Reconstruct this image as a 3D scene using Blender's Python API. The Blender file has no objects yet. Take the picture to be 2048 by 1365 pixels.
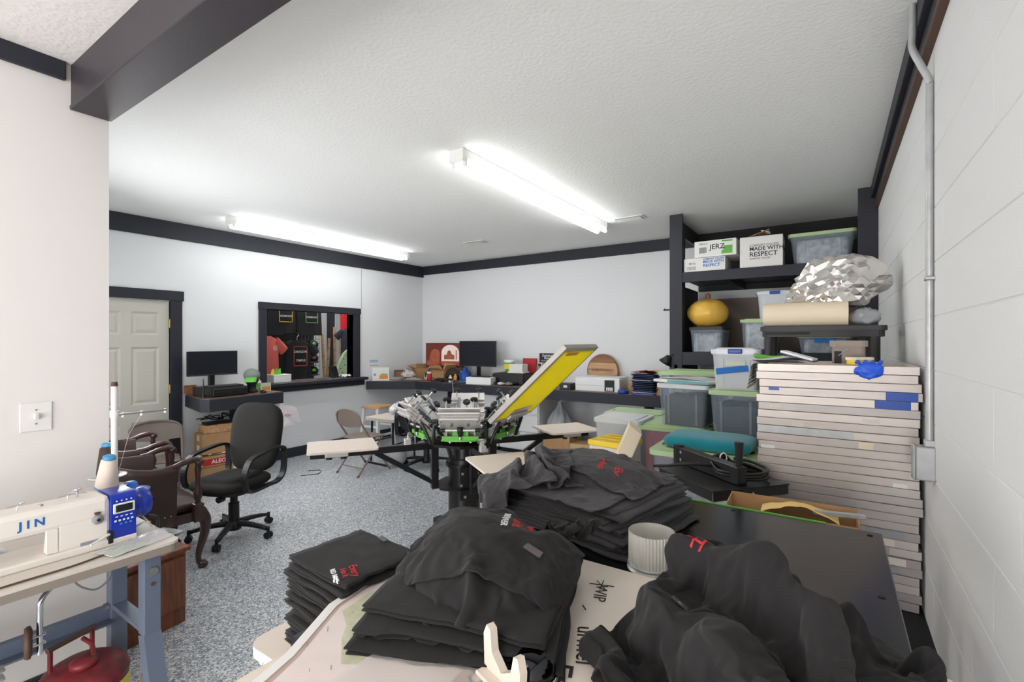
import bpy, bmesh, math, random
import numpy as np
from mathutils import Vector, Matrix, Euler, noise
PI = math.pi
R = math.radians
sc = bpy.context.scene
C = sc.collection

# ------------------------------------------------------------------ camera, world, exposure
YAW = math.atan2(641.0, 965.0)
cam_d = bpy.data.cameras.new('camera')
cam_d.sensor_width = 36.0
cam_d.lens = 965.0 / 2048.0 * 36.0
cam_d.clip_start = 0.02
cam_d.clip_end = 60
cam = bpy.data.objects.new('camera', cam_d)
cam.location = (0, 0, 1.585)
cam.rotation_euler = (PI / 2, 0, YAW)
C.objects.link(cam)
sc.camera = cam
world = bpy.data.worlds.new('world')
world.use_nodes = True
world.node_tree.nodes['Background'].inputs[0].default_value = (0.9, 0.95, 1.0, 1)
world.node_tree.nodes['Background'].inputs[1].default_value = 0.3
sc.world = world
sc.view_settings.view_transform = 'Standard'
sc.view_settings.look = 'None'
sc.view_settings.gamma = 1.0
sc.view_settings.exposure = 0.97
sc.view_settings.use_curve_mapping = False
TUBE_COOL = 7.6      # tube radiance, work room
FILL_TUBE_WARM = 2.6       # tube radiance, added unseen lights of the near room
# added fill light behind the camera, at an unseen door made up for it
rear_fill = bpy.data.lights.new('rear_fill_light', 'AREA')
rear_fill.shape = 'RECTANGLE'
rear_fill.size, rear_fill.size_y = 2.6, 2.2
rear_fill.energy = 84
rear_fill.color = (1.0, 0.985, 0.98)
rear_fill_o = bpy.data.objects.new('rear_fill_light', rear_fill)
rear_fill_o.location = (-0.98, -3.1, 1.3)
rear_fill_o.rotation_euler = (R(105), 0, R(-4))
C.objects.link(rear_fill_o)
# added fill light before a made-up window in the unseen side wall
side_fill = bpy.data.lights.new('side_fill_light', 'AREA')
side_fill.shape = 'RECTANGLE'
side_fill.size, side_fill.size_y = 2.5, 1.2
side_fill.energy = 32
side_fill.color = (0.97, 0.985, 1.0)
side_fill_o = bpy.data.objects.new('side_fill_light', side_fill)
side_fill_o.location = (-4.45, 0.83, 1.40)
side_fill_o.rotation_euler = (R(96), 0, R(-48))
C.objects.link(side_fill_o)


# ------------------------------------------------------------------ materials
def lin(c):
    return tuple((v / 12.92 if v <= 0.04045 else ((v + 0.055) / 1.055) ** 2.4) for v in c)


def rgb(r, g, b):
    return lin((r / 255.0, g / 255.0, b / 255.0))


def mat(name, col, rough=0.5, metal=0.0, bump=0.0, bscale=60.0, var=0.0, vscale=8.0, spec=0.5, coat=0.0,
        emit=None, estr=0.0, alpha=1.0, trans=0.0, sheen=0.0, ior=1.45, stretch=None, dark=None):
    """plain procedural principled material: colour with optional noise variation and noise bump"""
    m = bpy.data.materials.new(name)
    m.use_nodes = True
    nt = m.node_tree
    b = nt.nodes['Principled BSDF']
    b.inputs['Base Color'].default_value = (*col, 1)
    b.inputs['Roughness'].default_value = rough
    b.inputs['Metallic'].default_value = metal
    b.inputs['Specular IOR Level'].default_value = spec
    b.inputs['IOR'].default_value = ior
    b.inputs['Coat Weight'].default_value = coat
    b.inputs['Alpha'].default_value = alpha
    b.inputs['Transmission Weight'].default_value = trans
    if sheen:
        b.inputs['Sheen Weight'].default_value = sheen
    if emit is not None:
        b.inputs['Emission Color'].default_value = (*emit, 1)
        b.inputs['Emission Strength'].default_value = estr
    if bump or var:
        tc = nt.nodes.new('ShaderNodeTexCoord')
        src = tc.outputs['Object']
        if stretch:
            mp = nt.nodes.new('ShaderNodeMapping')
            mp.inputs['Scale'].default_value = stretch
            nt.links.new(src, mp.inputs[0])
            src = mp.outputs[0]
    if var:
        n = nt.nodes.new('ShaderNodeTexNoise')
        n.inputs['Scale'].default_value = vscale
        n.inputs['Detail'].default_value = 5
        nt.links.new(src, n.inputs['Vector'])
        rmp = nt.nodes.new('ShaderNodeValToRGB')
        d = dark if dark is not None else tuple(v * (1 - var) for v in col)
        rmp.color_ramp.elements[0].position = 0.3
        rmp.color_ramp.elements[0].color = (*d, 1)
        rmp.color_ramp.elements[1].position = 0.7
        rmp.color_ramp.elements[1].color = (*col, 1)
        nt.links.new(n.outputs['Fac'], rmp.inputs[0])
        nt.links.new(rmp.outputs[0], b.inputs['Base Color'])
    if bump:
        n = nt.nodes.new('ShaderNodeTexNoise')
        n.inputs['Scale'].default_value = bscale
        n.inputs['Detail'].default_value = 3
        nt.links.new(src, n.inputs['Vector'])
        bp = nt.nodes.new('ShaderNodeBump')
        bp.inputs['Strength'].default_value = bump
        bp.inputs['Distance'].default_value = 0.004
        nt.links.new(n.outputs['Fac'], bp.inputs['Height'])
        nt.links.new(bp.outputs[0], b.inputs['Normal'])
    return m


def mat_floor():
    m = bpy.data.materials.new('epoxy_flake')
    m.use_nodes = True
    nt = m.node_tree
    b = nt.nodes['Principled BSDF']
    tc = nt.nodes.new('ShaderNodeTexCoord')
    def flakes(scale, stops):
        v = nt.nodes.new('ShaderNodeTexVoronoi')
        v.inputs['Scale'].default_value = scale
        nt.links.new(tc.outputs['Object'], v.inputs['Vector'])
        sep = nt.nodes.new('ShaderNodeSeparateColor')
        nt.links.new(v.outputs['Color'], sep.inputs[0])
        r = nt.nodes.new('ShaderNodeValToRGB')
        r.color_ramp.interpolation = 'CONSTANT'
        while len(r.color_ramp.elements) < len(stops):
            r.color_ramp.elements.new(0.5)
        for e, (p, c) in zip(r.color_ramp.elements, stops):
            e.position = p
            e.color = (*c, 1)
        nt.links.new(sep.outputs[0], r.inputs[0])
        return r, sep
    g = rgb(184, 189, 193)
    r1, s1 = flakes(170, [(0, rgb(104, 114, 130)), (0.10, rgb(150, 156, 163)), (0.34, g), (0.58, rgb(200, 203, 205)), (0.78, rgb(238, 238, 237)), (0.955, rgb(70, 82, 116))])
    r2, s2 = flakes(95, [(0, rgb(226, 226, 224)), (0.11, rgb(112, 124, 146)), (0.19, rgb(166, 168, 170)), (0.30, g)])
    mx = nt.nodes.new('ShaderNodeMix')
    mx.data_type = 'RGBA'
    mth = nt.nodes.new('ShaderNodeMath')
    mth.operation = 'LESS_THAN'
    mth.inputs[1].default_value = 0.28
    nt.links.new(s2.outputs[0], mth.inputs[0])
    nt.links.new(mth.outputs[0], mx.inputs[0])
    nt.links.new(r1.outputs[0], mx.inputs[6])
    nt.links.new(r2.outputs[0], mx.inputs[7])
    nt.links.new(mx.outputs[2], b.inputs['Base Color'])
    b.inputs['Roughness'].default_value = 0.32
    b.inputs['Coat Weight'].default_value = 0.15
    b.inputs['Coat Roughness'].default_value = 0.25
    n = nt.nodes.new('ShaderNodeBump')
    n.inputs['Strength'].default_value = 0.12
    n.inputs['Distance'].default_value = 0.002
    nt.links.new(s1.outputs[1], n.inputs['Height'])
    nt.links.new(n.outputs[0], b.inputs['Normal'])
    return m


def mat_wood(name, c1, c2, scale=6.0, rough=0.4, axis='X', coat=0.0):
    m = bpy.data.materials.new(name)
    m.use_nodes = True
    nt = m.node_tree
    b = nt.nodes['Principled BSDF']
    tc = nt.nodes.new('ShaderNodeTexCoord')
    mp = nt.nodes.new('ShaderNodeMapping')
    s = {'X': (0.8, 9, 9), 'Y': (9, 0.8, 9), 'Z': (9, 9, 0.8)}[axis]
    mp.inputs['Scale'].default_value = s
    nt.links.new(tc.outputs['Object'], mp.inputs[0])
    n = nt.nodes.new('ShaderNodeTexNoise')
    n.inputs['Scale'].default_value = scale
    n.inputs['Detail'].default_value = 6
    n.inputs['Distortion'].default_value = 0.6
    nt.links.new(mp.outputs[0], n.inputs['Vector'])
    r = nt.nodes.new('ShaderNodeValToRGB')
    r.color_ramp.elements[0].position = 0.35
    r.color_ramp.elements[0].color = (*c2, 1)
    r.color_ramp.elements[1].position = 0.65
    r.color_ramp.elements[1].color = (*c1, 1)
    nt.links.new(n.outputs['Fac'], r.inputs[0])
    nt.links.new(r.outputs[0], b.inputs['Base Color'])
    b.inputs['Roughness'].default_value = rough
    b.inputs['Coat Weight'].default_value = coat
    return m


def mat_plastic(name, col, alpha=0.35, rough=0.25):
    """cloudy clear plastic: part transparent, part milky"""
    m = bpy.data.materials.new(name)
    m.use_nodes = True
    nt = m.node_tree
    b = nt.nodes['Principled BSDF']
    b.inputs['Base Color'].default_value = (*col, 1)
    b.inputs['Roughness'].default_value = rough
    b.inputs['Alpha'].default_value = alpha
    return m


M = {}
M['wall'] = mat('wall_paint', rgb(234, 235, 236), 0.7, bump=0.05, bscale=180)
M['wall_warm'] = mat('wall_paint_partition', rgb(227, 222, 219), 0.7, bump=0.05, bscale=180)
M['ceiling'] = mat('ceiling_texture', rgb(242, 242, 240), 0.9, bump=0.8, bscale=48)
M['ceiling_rough'] = mat('ceiling_texture_coarse', rgb(236, 232, 228), 0.9, bump=0.9, bscale=38)
M['block'] = mat('painted_block', rgb(230, 230, 229), 0.75, bump=0.35, bscale=70)
M['mortar'] = mat('painted_mortar', rgb(228, 228, 227), 0.8, bump=0.2, bscale=80)
M['black_trim'] = mat('black_stain_trim', rgb(40, 41, 50), 0.55, bump=0.15, bscale=40, stretch=(1, 1, 8))
M['beam'] = mat('beam_paint', rgb(56, 51, 56), 0.5, bump=0.12, bscale=50)
M['brown_edge'] = mat('brown_edge', rgb(86, 62, 50), 0.6)
M['floor'] = mat_floor()
M['door'] = mat('door_paint', rgb(206, 202, 190), 0.55)
M['brass'] = mat('brass', rgb(190, 160, 90), 0.3, 1.0)
M['white_metal'] = mat('white_enamel', rgb(232, 230, 226), 0.4)
M['white_plastic'] = mat('white_plastic', rgb(232, 230, 226), 0.35)
M['black_plastic'] = mat('black_plastic', rgb(26, 26, 28), 0.4)
M['dark_plastic'] = mat('dark_grey_plastic', rgb(50, 48, 49), 0.5, bump=0.05)
M['black_metal'] = mat('black_powder_coat', rgb(22, 22, 24), 0.35, bump=0.03, bscale=200)
M['chrome'] = mat('chrome', rgb(215, 215, 218), 0.15, 1.0)
M['steel'] = mat('zinc_steel', rgb(178, 178, 178), 0.35, 0.9, bump=0.05, bscale=90)
M['alum'] = mat('brushed_aluminium', rgb(212, 207, 203), 0.42, 0.55, bump=0.04, bscale=120, stretch=(1, 20, 20))
M['galv'] = mat('galvanised_steel', rgb(186, 188, 188), 0.42, 0.4, var=0.18, vscale=18)
M['tube'] = mat('lamp_tube', (1, 1, 1), 0.5, emit=(0.96, 0.985, 1.0), estr=TUBE_COOL)
M['fill_tube_warm'] = mat('fill_lamp_tube_warm', (1, 1, 1), 0.5, emit=(1.0, 0.955, 0.93), estr=FILL_TUBE_WARM)
M['fill_tube_shop'] = mat('fill_lamp_tube_shop', (1, 1, 1), 0.5, emit=(1.0, 0.98, 0.96), estr=16.0)
M['green'] = mat('lime_powder_coat', rgb(100, 176, 66), 0.4)
M['white'] = mat('white_gloss', rgb(236, 236, 236), 0.35)
M['paper'] = mat('paper', rgb(236, 234, 230), 0.7)
M['black'] = mat('black_matte', rgb(18, 18, 20), 0.6)
M['card'] = mat('cardboard', rgb(190, 148, 104), 0.8, var=0.12, vscale=14)
M['card_light'] = mat('cardboard_light', rgb(214, 178, 132), 0.8, var=0.1, vscale=14)
M['red'] = mat('red_print', rgb(190, 40, 44), 0.5)
M['blue'] = mat('blue_plastic', rgb(24, 70, 160), 0.35)
M['tape_blue'] = mat('painters_tape', rgb(22, 110, 190), 0.6)
M['yellow'] = mat('yellow_plastic', rgb(238, 205, 60), 0.4)
M['bin_green'] = mat('sage_plastic', rgb(176, 200, 150), 0.4)
M['print_dark'] = mat('print_dark', rgb(40, 40, 46), 0.6)
M['grey'] = mat('grey_plastic', rgb(140, 140, 142), 0.45)
M['grey_print'] = mat('grey_print', rgb(150, 152, 156), 0.6)
M['orange'] = mat('orange_card', rgb(228, 150, 70), 0.6)


# ------------------------------------------------------------------ mesh builder
class MB:
    def __init__(self):
        self.v, self.f, self.mi, self.sm = [], [], [], []
        self.cur, self.smooth = 0, False

    def add(self, vs, fs, smooth=None):
        o = len(self.v)
        self.v += [tuple(p) for p in vs]
        self.f += [tuple(i + o for i in f) for f in fs]
        self.mi += [self.cur] * len(fs)
        self.sm += [self.smooth if smooth is None else smooth] * len(fs)
        return self

    def box(self, c, s, rz=0.0, ch=0.0, rot=None):
        """box with centre c, size s, optional chamfer ch, rotation about z (or full matrix)"""
        hx, hy, hz = s[0] / 2, s[1] / 2, s[2] / 2
        if ch <= 0:
            vs = [(x, y, z) for x in (-hx, hx) for y in (-hy, hy) for z in (-hz, hz)]
            fs = [(0, 1, 3, 2), (4, 6, 7, 5), (0, 4, 5, 1), (2, 3, 7, 6), (0, 2, 6, 4), (1, 5, 7, 3)]
        else:
            ch = min(ch, hx * 0.9, hy * 0.9, hz * 0.9)
            bm = bmesh.new()
            bmesh.ops.create_cube(bm, size=1)
            for q in bm.verts:
                q.co = Vector((q.co.x * s[0], q.co.y * s[1], q.co.z * s[2]))
            bmesh.ops.bevel(bm, geom=list(bm.edges), offset=ch, segments=1 if ch < 0.004 else 2, affect='EDGES', profile=0.5)
            bm.verts.index_update()
            vs = [tuple(q.co) for q in bm.verts]
            fs = [tuple(q.index for q in f.verts) for f in bm.faces]
            bm.free()
        m = rot if rot is not None else Matrix.Rotation(rz, 3, 'Z')
        c = Vector(c)
        return self.add([m @ Vector(p) + c for p in vs], fs)

    def bx(self, x0, x1, y0, y1, z0, z1, ch=0.0):
        return self.box(((x0 + x1) / 2, (y0 + y1) / 2, (z0 + z1) / 2), (abs(x1 - x0), abs(y1 - y0), abs(z1 - z0)), 0, ch)

    def cyl(self, p0, p1, r0, r1=None, n=16, caps=True, smooth=True):
        r1 = r0 if r1 is None else r1
        p0, p1 = Vector(p0), Vector(p1)
        d = (p1 - p0).normalized()
        a = d.orthogonal().normalized()
        b = d.cross(a)
        vs = []
        for p, r in ((p0, r0), (p1, r1)):
            for i in range(n):
                t = 2 * PI * i / n
                vs.append(p + (a * math.cos(t) + b * math.sin(t)) * r)
        self.add(vs, [(i, (i + 1) % n, n + (i + 1) % n, n + i) for i in range(n)], smooth)
        if caps:
            self.add(vs[:n], [tuple(range(n))[::-1]], False)
            self.add(vs[n:], [tuple(range(n))], False)
        return self

    def tube(self, pts, r, n=8, caps=True, closed=False, smooth=True):
        """round tube along a polyline; r a number or list"""
        P = [Vector(p) for p in pts]
        k = len(P)
        rs = r if isinstance(r, (list, tuple)) else [r] * k
        vs, prev = [], None
        for i in range(k):
            if closed:
                d = P[(i + 1) % k] - P[i - 1]
            else:
                d = P[min(i + 1, k - 1)] - P[max(i - 1, 0)]
            d = d.normalized() if d.length > 1e-9 else Vector((0, 0, 1))
            if prev is None:
                a = d.orthogonal().normalized()
            else:
                a = prev - d * prev.dot(d)
                a = a.normalized() if a.length > 1e-6 else d.orthogonal().normalized()
            prev = a
            b = d.cross(a)
            for j in range(n):
                t = 2 * PI * j / n
                vs.append(P[i] + (a * math.cos(t) + b * math.sin(t)) * rs[i])
        fs = []
        for i in range(k if closed else k - 1):
            i2 = (i + 1) % k
            for j in range(n):
                j2 = (j + 1) % n
                fs.append((i * n + j, i * n + j2, i2 * n + j2, i2 * n + j))
        self.add(vs, fs, smooth)
        if caps and not closed:
            self.add(vs[:n], [tuple(range(n))[::-1]], False)
            self.add(vs[-n:], [tuple(range(n))], False)
        return self

    def lathe(self, prof, n=24, o=(0, 0, 0), rot=None, caps=False, smooth=True, sx=1.0, sy=1.0):
        """surface of revolution about z; prof = [(r, z), ...]"""
        o = Vector(o)
        vs = []
        for r, z in prof:
            for i in range(n):
                t = 2 * PI * i / n
                p = Vector((r * math.cos(t) * sx, r * math.sin(t) * sy, z))
                vs.append((rot @ p if rot is not None else p) + o)
        k = len(prof)
        fs = [(i * n + j, i * n + (j + 1) % n, (i + 1) * n + (j + 1) % n, (i + 1) * n + j) for i in range(k - 1) for j in range(n)]
        self.add(vs, fs, smooth)
        if caps:
            self.add(vs[:n], [tuple(range(n))[::-1]], False)
            self.add(vs[-n:], [tuple(range(n))], False)
        return self

    def prism(self, poly, z0, z1, rot=None, o=(0, 0, 0), smooth_side=False):
        """extrude a 2-D outline (ccw) from z0 to z1; rot maps local xyz"""
        n = len(poly)
        o = Vector(o)
        vs = [Vector((x, y, z)) for z in (z0, z1) for x, y in poly]
        vs = [(rot @ p if rot is not None else p) + o for p in vs]
        self.add(vs, [(i, (i + 1) % n, n + (i + 1) % n, n + i) for i in range(n)], smooth_side)
        self.add(vs[:n], [tuple(range(n))[::-1]], False)
        self.add(vs[n:], [tuple(range(n))], False)
        return self

    def grid(self, fn, nu, nv, smooth=True, closed_u=False):
        vs = [fn(i / (nu if closed_u else nu - 1), j / (nv - 1)) for i in range(nu) for j in range(nv)]
        fs = []
        for i in range(nu if closed_u else nu - 1):
            i2 = (i + 1) % nu
            for j in range(nv - 1):
                fs.append((i * nv + j, i2 * nv + j, i2 * nv + j + 1, i * nv + j + 1))
        return self.add(vs, fs, smooth)

    def ball(self, c, r, n=12, m=8, s=(1, 1, 1), rot=None):
        prof = []
        c = Vector(c)
        vs = []
        for i in range(m + 1):
            ph = PI * i / m
            for j in range(n):
                t = 2 * PI * j / n
                p = Vector((math.sin(ph) * math.cos(t) * s[0], math.sin(ph) * math.sin(t) * s[1], math.cos(ph) * s[2])) * r
                vs.append((rot @ p if rot is not None else p) + c)
        fs = [(i * n + j, (i + 1) * n + j, (i + 1) * n + (j + 1) % n, i * n + (j + 1) % n) for i in range(m) for j in range(n)]
        return self.add(vs, fs, True)

    def mesh(self, name, mats):
        me = bpy.data.meshes.new(name)
        me.from_pydata(self.v, [], self.f)
        for m in mats if isinstance(mats, (list, tuple)) else [mats]:
            me.materials.append(m)
        me.polygons.foreach_set('material_index', self.mi)
        me.polygons.foreach_set('use_smooth', self.sm)
        me.update()
        return me

    def build(self, name, mats, parent=None, weld=False):
        me = self.mesh(name, mats)
        bm = bmesh.new()
        bm.from_mesh(me)
        if weld:
            bmesh.ops.remove_doubles(bm, verts=bm.verts, dist=1e-5)
        bmesh.ops.recalc_face_normals(bm, faces=bm.faces)
        bm.to_mesh(me)
        bm.free()
        o = bpy.data.objects.new(name, me)
        C.objects.link(o)
        if parent is not None:
            o.parent = parent
        return o


def thing(name, label, cat, loc=(0, 0, 0), rz=0.0, group=None):
    o = bpy.data.objects.new(name, None)
    o.empty_display_size = 0.05
    C.objects.link(o)
    o.location = loc
    o.rotation_euler = (0, 0, rz)
    o['label'] = label
    o['category'] = cat
    if group:
        o['group'] = group
    return o


def tag(o, label, cat, group=None, loc=None, rz=None, kind=None):
    o['label'] = label
    o['category'] = cat
    if group:
        o['group'] = group
    if kind:
        o['kind'] = kind
    if loc is not None:
        o.location = loc
    if rz is not None:
        o.rotation_euler = (0, 0, rz)
    return o


def struct(mb, name, mats, label, cat, parent=None):
    o = mb.build(name, mats, parent)
    if parent is None:
        o['kind'] = 'structure'
        o['label'] = label
        o['category'] = cat
    return o


def dup(root, loc=None, rz=None, label=None, group=None):
    r = root.copy()
    C.objects.link(r)
    if loc is not None:
        r.location = loc
    if rz is not None:
        r.rotation_euler = (0, 0, rz)
    if label:
        r['label'] = label
    if group:
        r['group'] = group
    for ch in list(root.children):
        c = ch.copy()
        C.objects.link(c)
        c.parent = r
        for g in list(ch.children):
            d = g.copy()
            C.objects.link(d)
            d.parent = c
    return r


def text_mesh(name, body, size, m, parent=None, loc=(0, 0, 0), rot=(0, 0, 0), align='CENTER', extrude=0.0003, shear=0.0, spacing=1.0, bold=0.0):
    cu = bpy.data.curves.new(name, 'FONT')
    cu.body = body
    cu.size = size
    cu.align_x = align
    cu.align_y = 'CENTER'
    cu.extrude = extrude
    cu.shear = shear
    cu.space_character = spacing
    cu.offset = bold
    cu.resolution_u = 2
    t = bpy.data.objects.new(name + '_curve', cu)
    C.objects.link(t)
    bpy.context.view_layer.update()
    dg = bpy.context.evaluated_depsgraph_get()
    me = bpy.data.meshes.new_from_object(t.evaluated_get(dg))
    me.name = name
    me.materials.clear()
    me.materials.append(m)
    bpy.data.objects.remove(t)
    bpy.data.curves.remove(cu)
    o = bpy.data.objects.new(name, me)
    C.objects.link(o)
    o.location = loc
    o.rotation_euler = rot
    if parent is not None:
        o.parent = parent
    return o


def nz(x, y=0.0, z=0.0):
    return noise.noise(Vector((x, y, z)))


def rrect(w, d, r, n=5):
    """rounded rectangle outline, ccw, centred"""
    pts = []
    for cx, cy, a0 in ((w / 2 - r, d / 2 - r, 0), (-w / 2 + r, d / 2 - r, PI / 2), (-w / 2 + r, -d / 2 + r, PI), (w / 2 - r, -d / 2 + r, 1.5 * PI)):
        for i in range(n + 1):
            a = a0 + PI / 2 * i / n
            pts.append((cx + r * math.cos(a), cy + r * math.sin(a)))
    return pts


def arc(c, r, a0, a1, n, plane='xz'):
    out = []
    for i in range(n + 1):
        a = a0 + (a1 - a0) * i / n
        u, v = r * math.cos(a), r * math.sin(a)
        out.append({'xz': (c[0] + u, c[1], c[2] + v), 'xy': (c[0] + u, c[1] + v, c[2]), 'yz': (c[0], c[1] + u, c[2] + v)}[plane])
    return out


def bez(p0, p1, p2, p3, n=12):
    out = []
    p0, p1, p2, p3 = map(Vector, (p0, p1, p2, p3))
    for i in range(n + 1):
        t = i / n
        out.append(p0 * (1 - t) ** 3 + p1 * 3 * t * (1 - t) ** 2 + p2 * 3 * t * t * (1 - t) + p3 * t ** 3)
    return out


def smooth_path(pts, k=6):
    """Catmull-Rom through points"""
    P = [Vector(p) for p in pts]
    P = [P[0] * 2 - P[1]] + P + [P[-1] * 2 - P[-2]]
    out = []
    for i in range(1, len(P) - 2):
        for j in range(k):
            t = j / k
            a, b, c, d = P[i - 1], P[i], P[i + 1], P[i + 2]
            out.append(0.5 * ((2 * b) + (c - a) * t + (2 * a - 5 * b + 4 * c - d) * t * t + (3 * b - a - 3 * c + d) * t ** 3))
    out.append(P[-2])
    return out
# ================================================================== the room
XA, YB, XR, ZC, XN, YN, ZN = -6.15, 6.35, 0.33, 2.915, -2.90, 0.861, 2.845
YK = -3.2     # wall behind the camera


def wall_with_hole(axis_pos, thick, a0, a1, z0, z1, hole):
    """wall lying in x = axis_pos..axis_pos-thick, spanning y a0..a1; holes = list of (y0,y1,zlo,zhi)"""
    mb = MB()
    ys = sorted({a0, a1, *[h[0] for h in hole], *[h[1] for h in hole]})
    for y0, y1 in zip(ys[:-1], ys[1:]):
        hs = [h for h in hole if h[0] <= y0 + 1e-6 and h[1] >= y1 - 1e-6]
        z = z0
        for h in sorted(hs, key=lambda q: q[2]):
            if h[2] > z:
                mb.bx(axis_pos - thick, axis_pos, y0, y1, z, h[2])
            z = h[3]
        if z < z1:
            mb.bx(axis_pos - thick, axis_pos, y0, y1, z, z1)
    return mb


DOOR = (1.57, 2.37, 0.0, 2.03)
WIN = (3.464, 4.834, 1.0, 2.0)
struct(MB().bx(-9.2, 0.6, YK - 0.1, 6.9, -0.06, 0.0), 'floor', M['floor'], 'grey blue epoxy floor with speckled flakes', 'floor')
struct(MB().bx(XA, 0.5, 0.78, YB + 0.1, ZC, ZC + 0.08), 'ceiling', M['ceiling'], 'white textured ceiling of the work room', 'ceiling')
struct(MB().bx(XN - 0.14, 0.5, YK, 0.78, ZN, ZN + 0.08), 'ceiling_near', M['ceiling_rough'], 'coarse white textured ceiling before the dark beam', 'ceiling')
struct(wall_with_hole(XA, 0.14, 0.7, YB + 0.1, 0.0, ZC, [DOOR, WIN]), 'wall_left', M['wall'], 'white wall with the panel door and the hatch', 'wall')
struct(MB().bx(XA - 0.14, 0.5, YB, YB + 0.12, 0, ZC), 'wall_back', M['wall'], 'white back wall above the long counter', 'wall')
struct(MB().bx(XN - 0.13, XN, YK, YN, 0, ZC), 'wall_partition', M['wall_warm'], 'warm white wall end with a light switch', 'wall')
struct(MB().bx(XA - 0.1, XN - 0.13, 0.70, 0.80, 0, ZC), 'wall_side', M['wall'], 'white wall beside the panel door', 'wall')
w2 = thing('added_window', 'added wide glowing fill window in the wall beside the panel door', 'window', (-4.45, 0.80, 0))  # made-up window, added out of view to carry the side fill light
w2['kind'] = 'structure'
M['glow_fill'] = mat('fill_glow_pane', rgb(235, 240, 245), 0.4, emit=(0.95, 0.98, 1.0), estr=1.2)  # glow added as fill, shared by the made-up window and door
MB().bx(-1.25, 1.25, 0.0, 0.012, 0.80, 2.00).build('pane', M['glow_fill'], w2)
for b in ((-1.33, -1.25, 0.72, 2.08), (1.25, 1.33, 0.72, 2.08), (-0.02, 0.02, 0.80, 2.00)):
    MB().bx(b[0], b[1], 0.0, 0.03, b[2], b[3], 0.003).build('frame', M['white_metal'], w2)
for z in (0.72, 2.00):
    MB().bx(-1.33, 1.33, 0.0, 0.03, z, z + 0.08, 0.003).build('frame', M['white_metal'], w2)
struct(MB().bx(XN - 0.2, 0.5, YK - 0.12, YK, 0, ZC), 'wall_rear', M['wall_warm'], 'white wall facing the back wall', 'wall')

d2 = thing('added_door', 'added glowing fill door in the wall facing the back wall', 'door', (-1.0, YK, 0))  # made-up door, added behind the rear fill light
d2['kind'] = 'structure'
for i in range(4):
    MB().bx(-1.3, 1.3, 0.0, 0.02, 0.06 + 0.58 * i, 0.58 + 0.58 * i).build('pane', M['glow_fill'], d2)
    MB().bx(-1.34, 1.32, 0.0, 0.04, 0.58 * i, 0.06 + 0.58 * i, 0.003).build('frame_bar', M['white_metal'], d2)
MB().bx(-1.34, 1.32, 0.0, 0.04, 2.32, 2.40, 0.003).build('frame_bar', M['white_metal'], d2)

# painted block wall: mortar bed and single blocks
wr = struct(MB().bx(XR + 0.0005, XR + 0.2, YK, YB + 0.1, 0, ZC), 'wall_right', M['mortar'], 'white painted concrete block wall with a conduit', 'wall')
BW, BH = 0.42, 0.21
blk = MB().prism([(-0.006, -BH / 2 + 0.004), (-0.004, -BH / 2 + 0.0015), (0.006, -BH / 2 + 0.0015), (0.006, BH / 2 - 0.0015), (-0.004, BH / 2 - 0.0015), (-0.006, BH / 2 - 0.004)], -BW / 2 + 0.0005, BW / 2 - 0.0005, Matrix(((1, 0, 0), (0, 0, 1), (0, 1, 0)))).mesh('block', M['block'])
for r in range(14):
    y = -1.1 + (0.21 if r % 2 else 0.0)
    while y < YB - 0.15:
        b = bpy.data.objects.new('block', blk)
        C.objects.link(b)
        b.parent = wr
        b.location = (XR + 0.0035 + 0.0005 * nz(y * 3.1, r * 1.7), y, BH * (r + 0.5))
        y += BW

# trim boards
TR = [('trim_1', (XA, XA + 0.03, 0.80, YB, ZC - 0.19, ZC), 'dark stained board along the top of the door wall'),
      ('trim_2', (XA + 0.03, -1.28, YB - 0.03, YB, ZC - 0.15, ZC), 'dark stained board along the top of the back wall'),
      ('trim_3', (XN, XN + 0.025, YK, 0.70, ZN - 0.082, ZN), 'dark board along the top of the switch wall')]
for n, b, l in TR:
    struct(MB().bx(*b, ch=0.003), n, M['black_trim'], l, 'trim')
mb = MB()
mb.bx(XR - 0.055, XR + 0.01, YK, 5.19, ZC - 0.10, ZC, 0.003)
mb.bx(XR - 0.028, XR + 0.01, YK, 5.19, ZC - 0.165, ZC - 0.10, 0.003)
mb.cur = 1
mb.bx(XR - 0.032, XR + 0.01, YK, 5.19, ZC - 0.19, ZC - 0.165, 0.003)
struct(mb, 'trim_4', [M['black_trim'], M['brown_edge']], 'stepped dark moulding along the top of the block wall', 'trim')

# ceiling beam between the two ceilings
bm_ = thing('ceiling_beam', 'dark painted beam crossing the ceiling above the switch wall', 'beam')
bm_['kind'] = 'structure'
MB().bx(XN + 0.004, 0.5, 0.735, 0.85, 2.66, ZC, 0.004).build('beam_core', M['beam'], bm_)
MB().bx(XN + 0.004, 0.5, 0.715, 0.868, 2.64, 2.66, 0.004).build('bottom_plate', M['beam'], bm_)
MB().bx(XN + 0.004, 0.5, 0.72, 0.735, 2.66, ZN, 0.003).build('side_board', M['beam'], bm_)

# baseboards
for n, b, l in [('baseboard_left', (XA, XA + 0.02, DOOR[1] + 0.12, YB, 0, 0.13), 'dark baseboard under the hatch'),
                ('baseboard_back', (XA, -1.4, YB - 0.02, YB, 0, 0.13), 'dark baseboard under the long counter'),
                ('baseboard_partition', (XN, XN + 0.02, YK, YN, 0, 0.12), 'dark baseboard under the sewing table')]:
    struct(MB().bx(*b, ch=0.003), n, M['black_trim'], l, 'baseboard')

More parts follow.
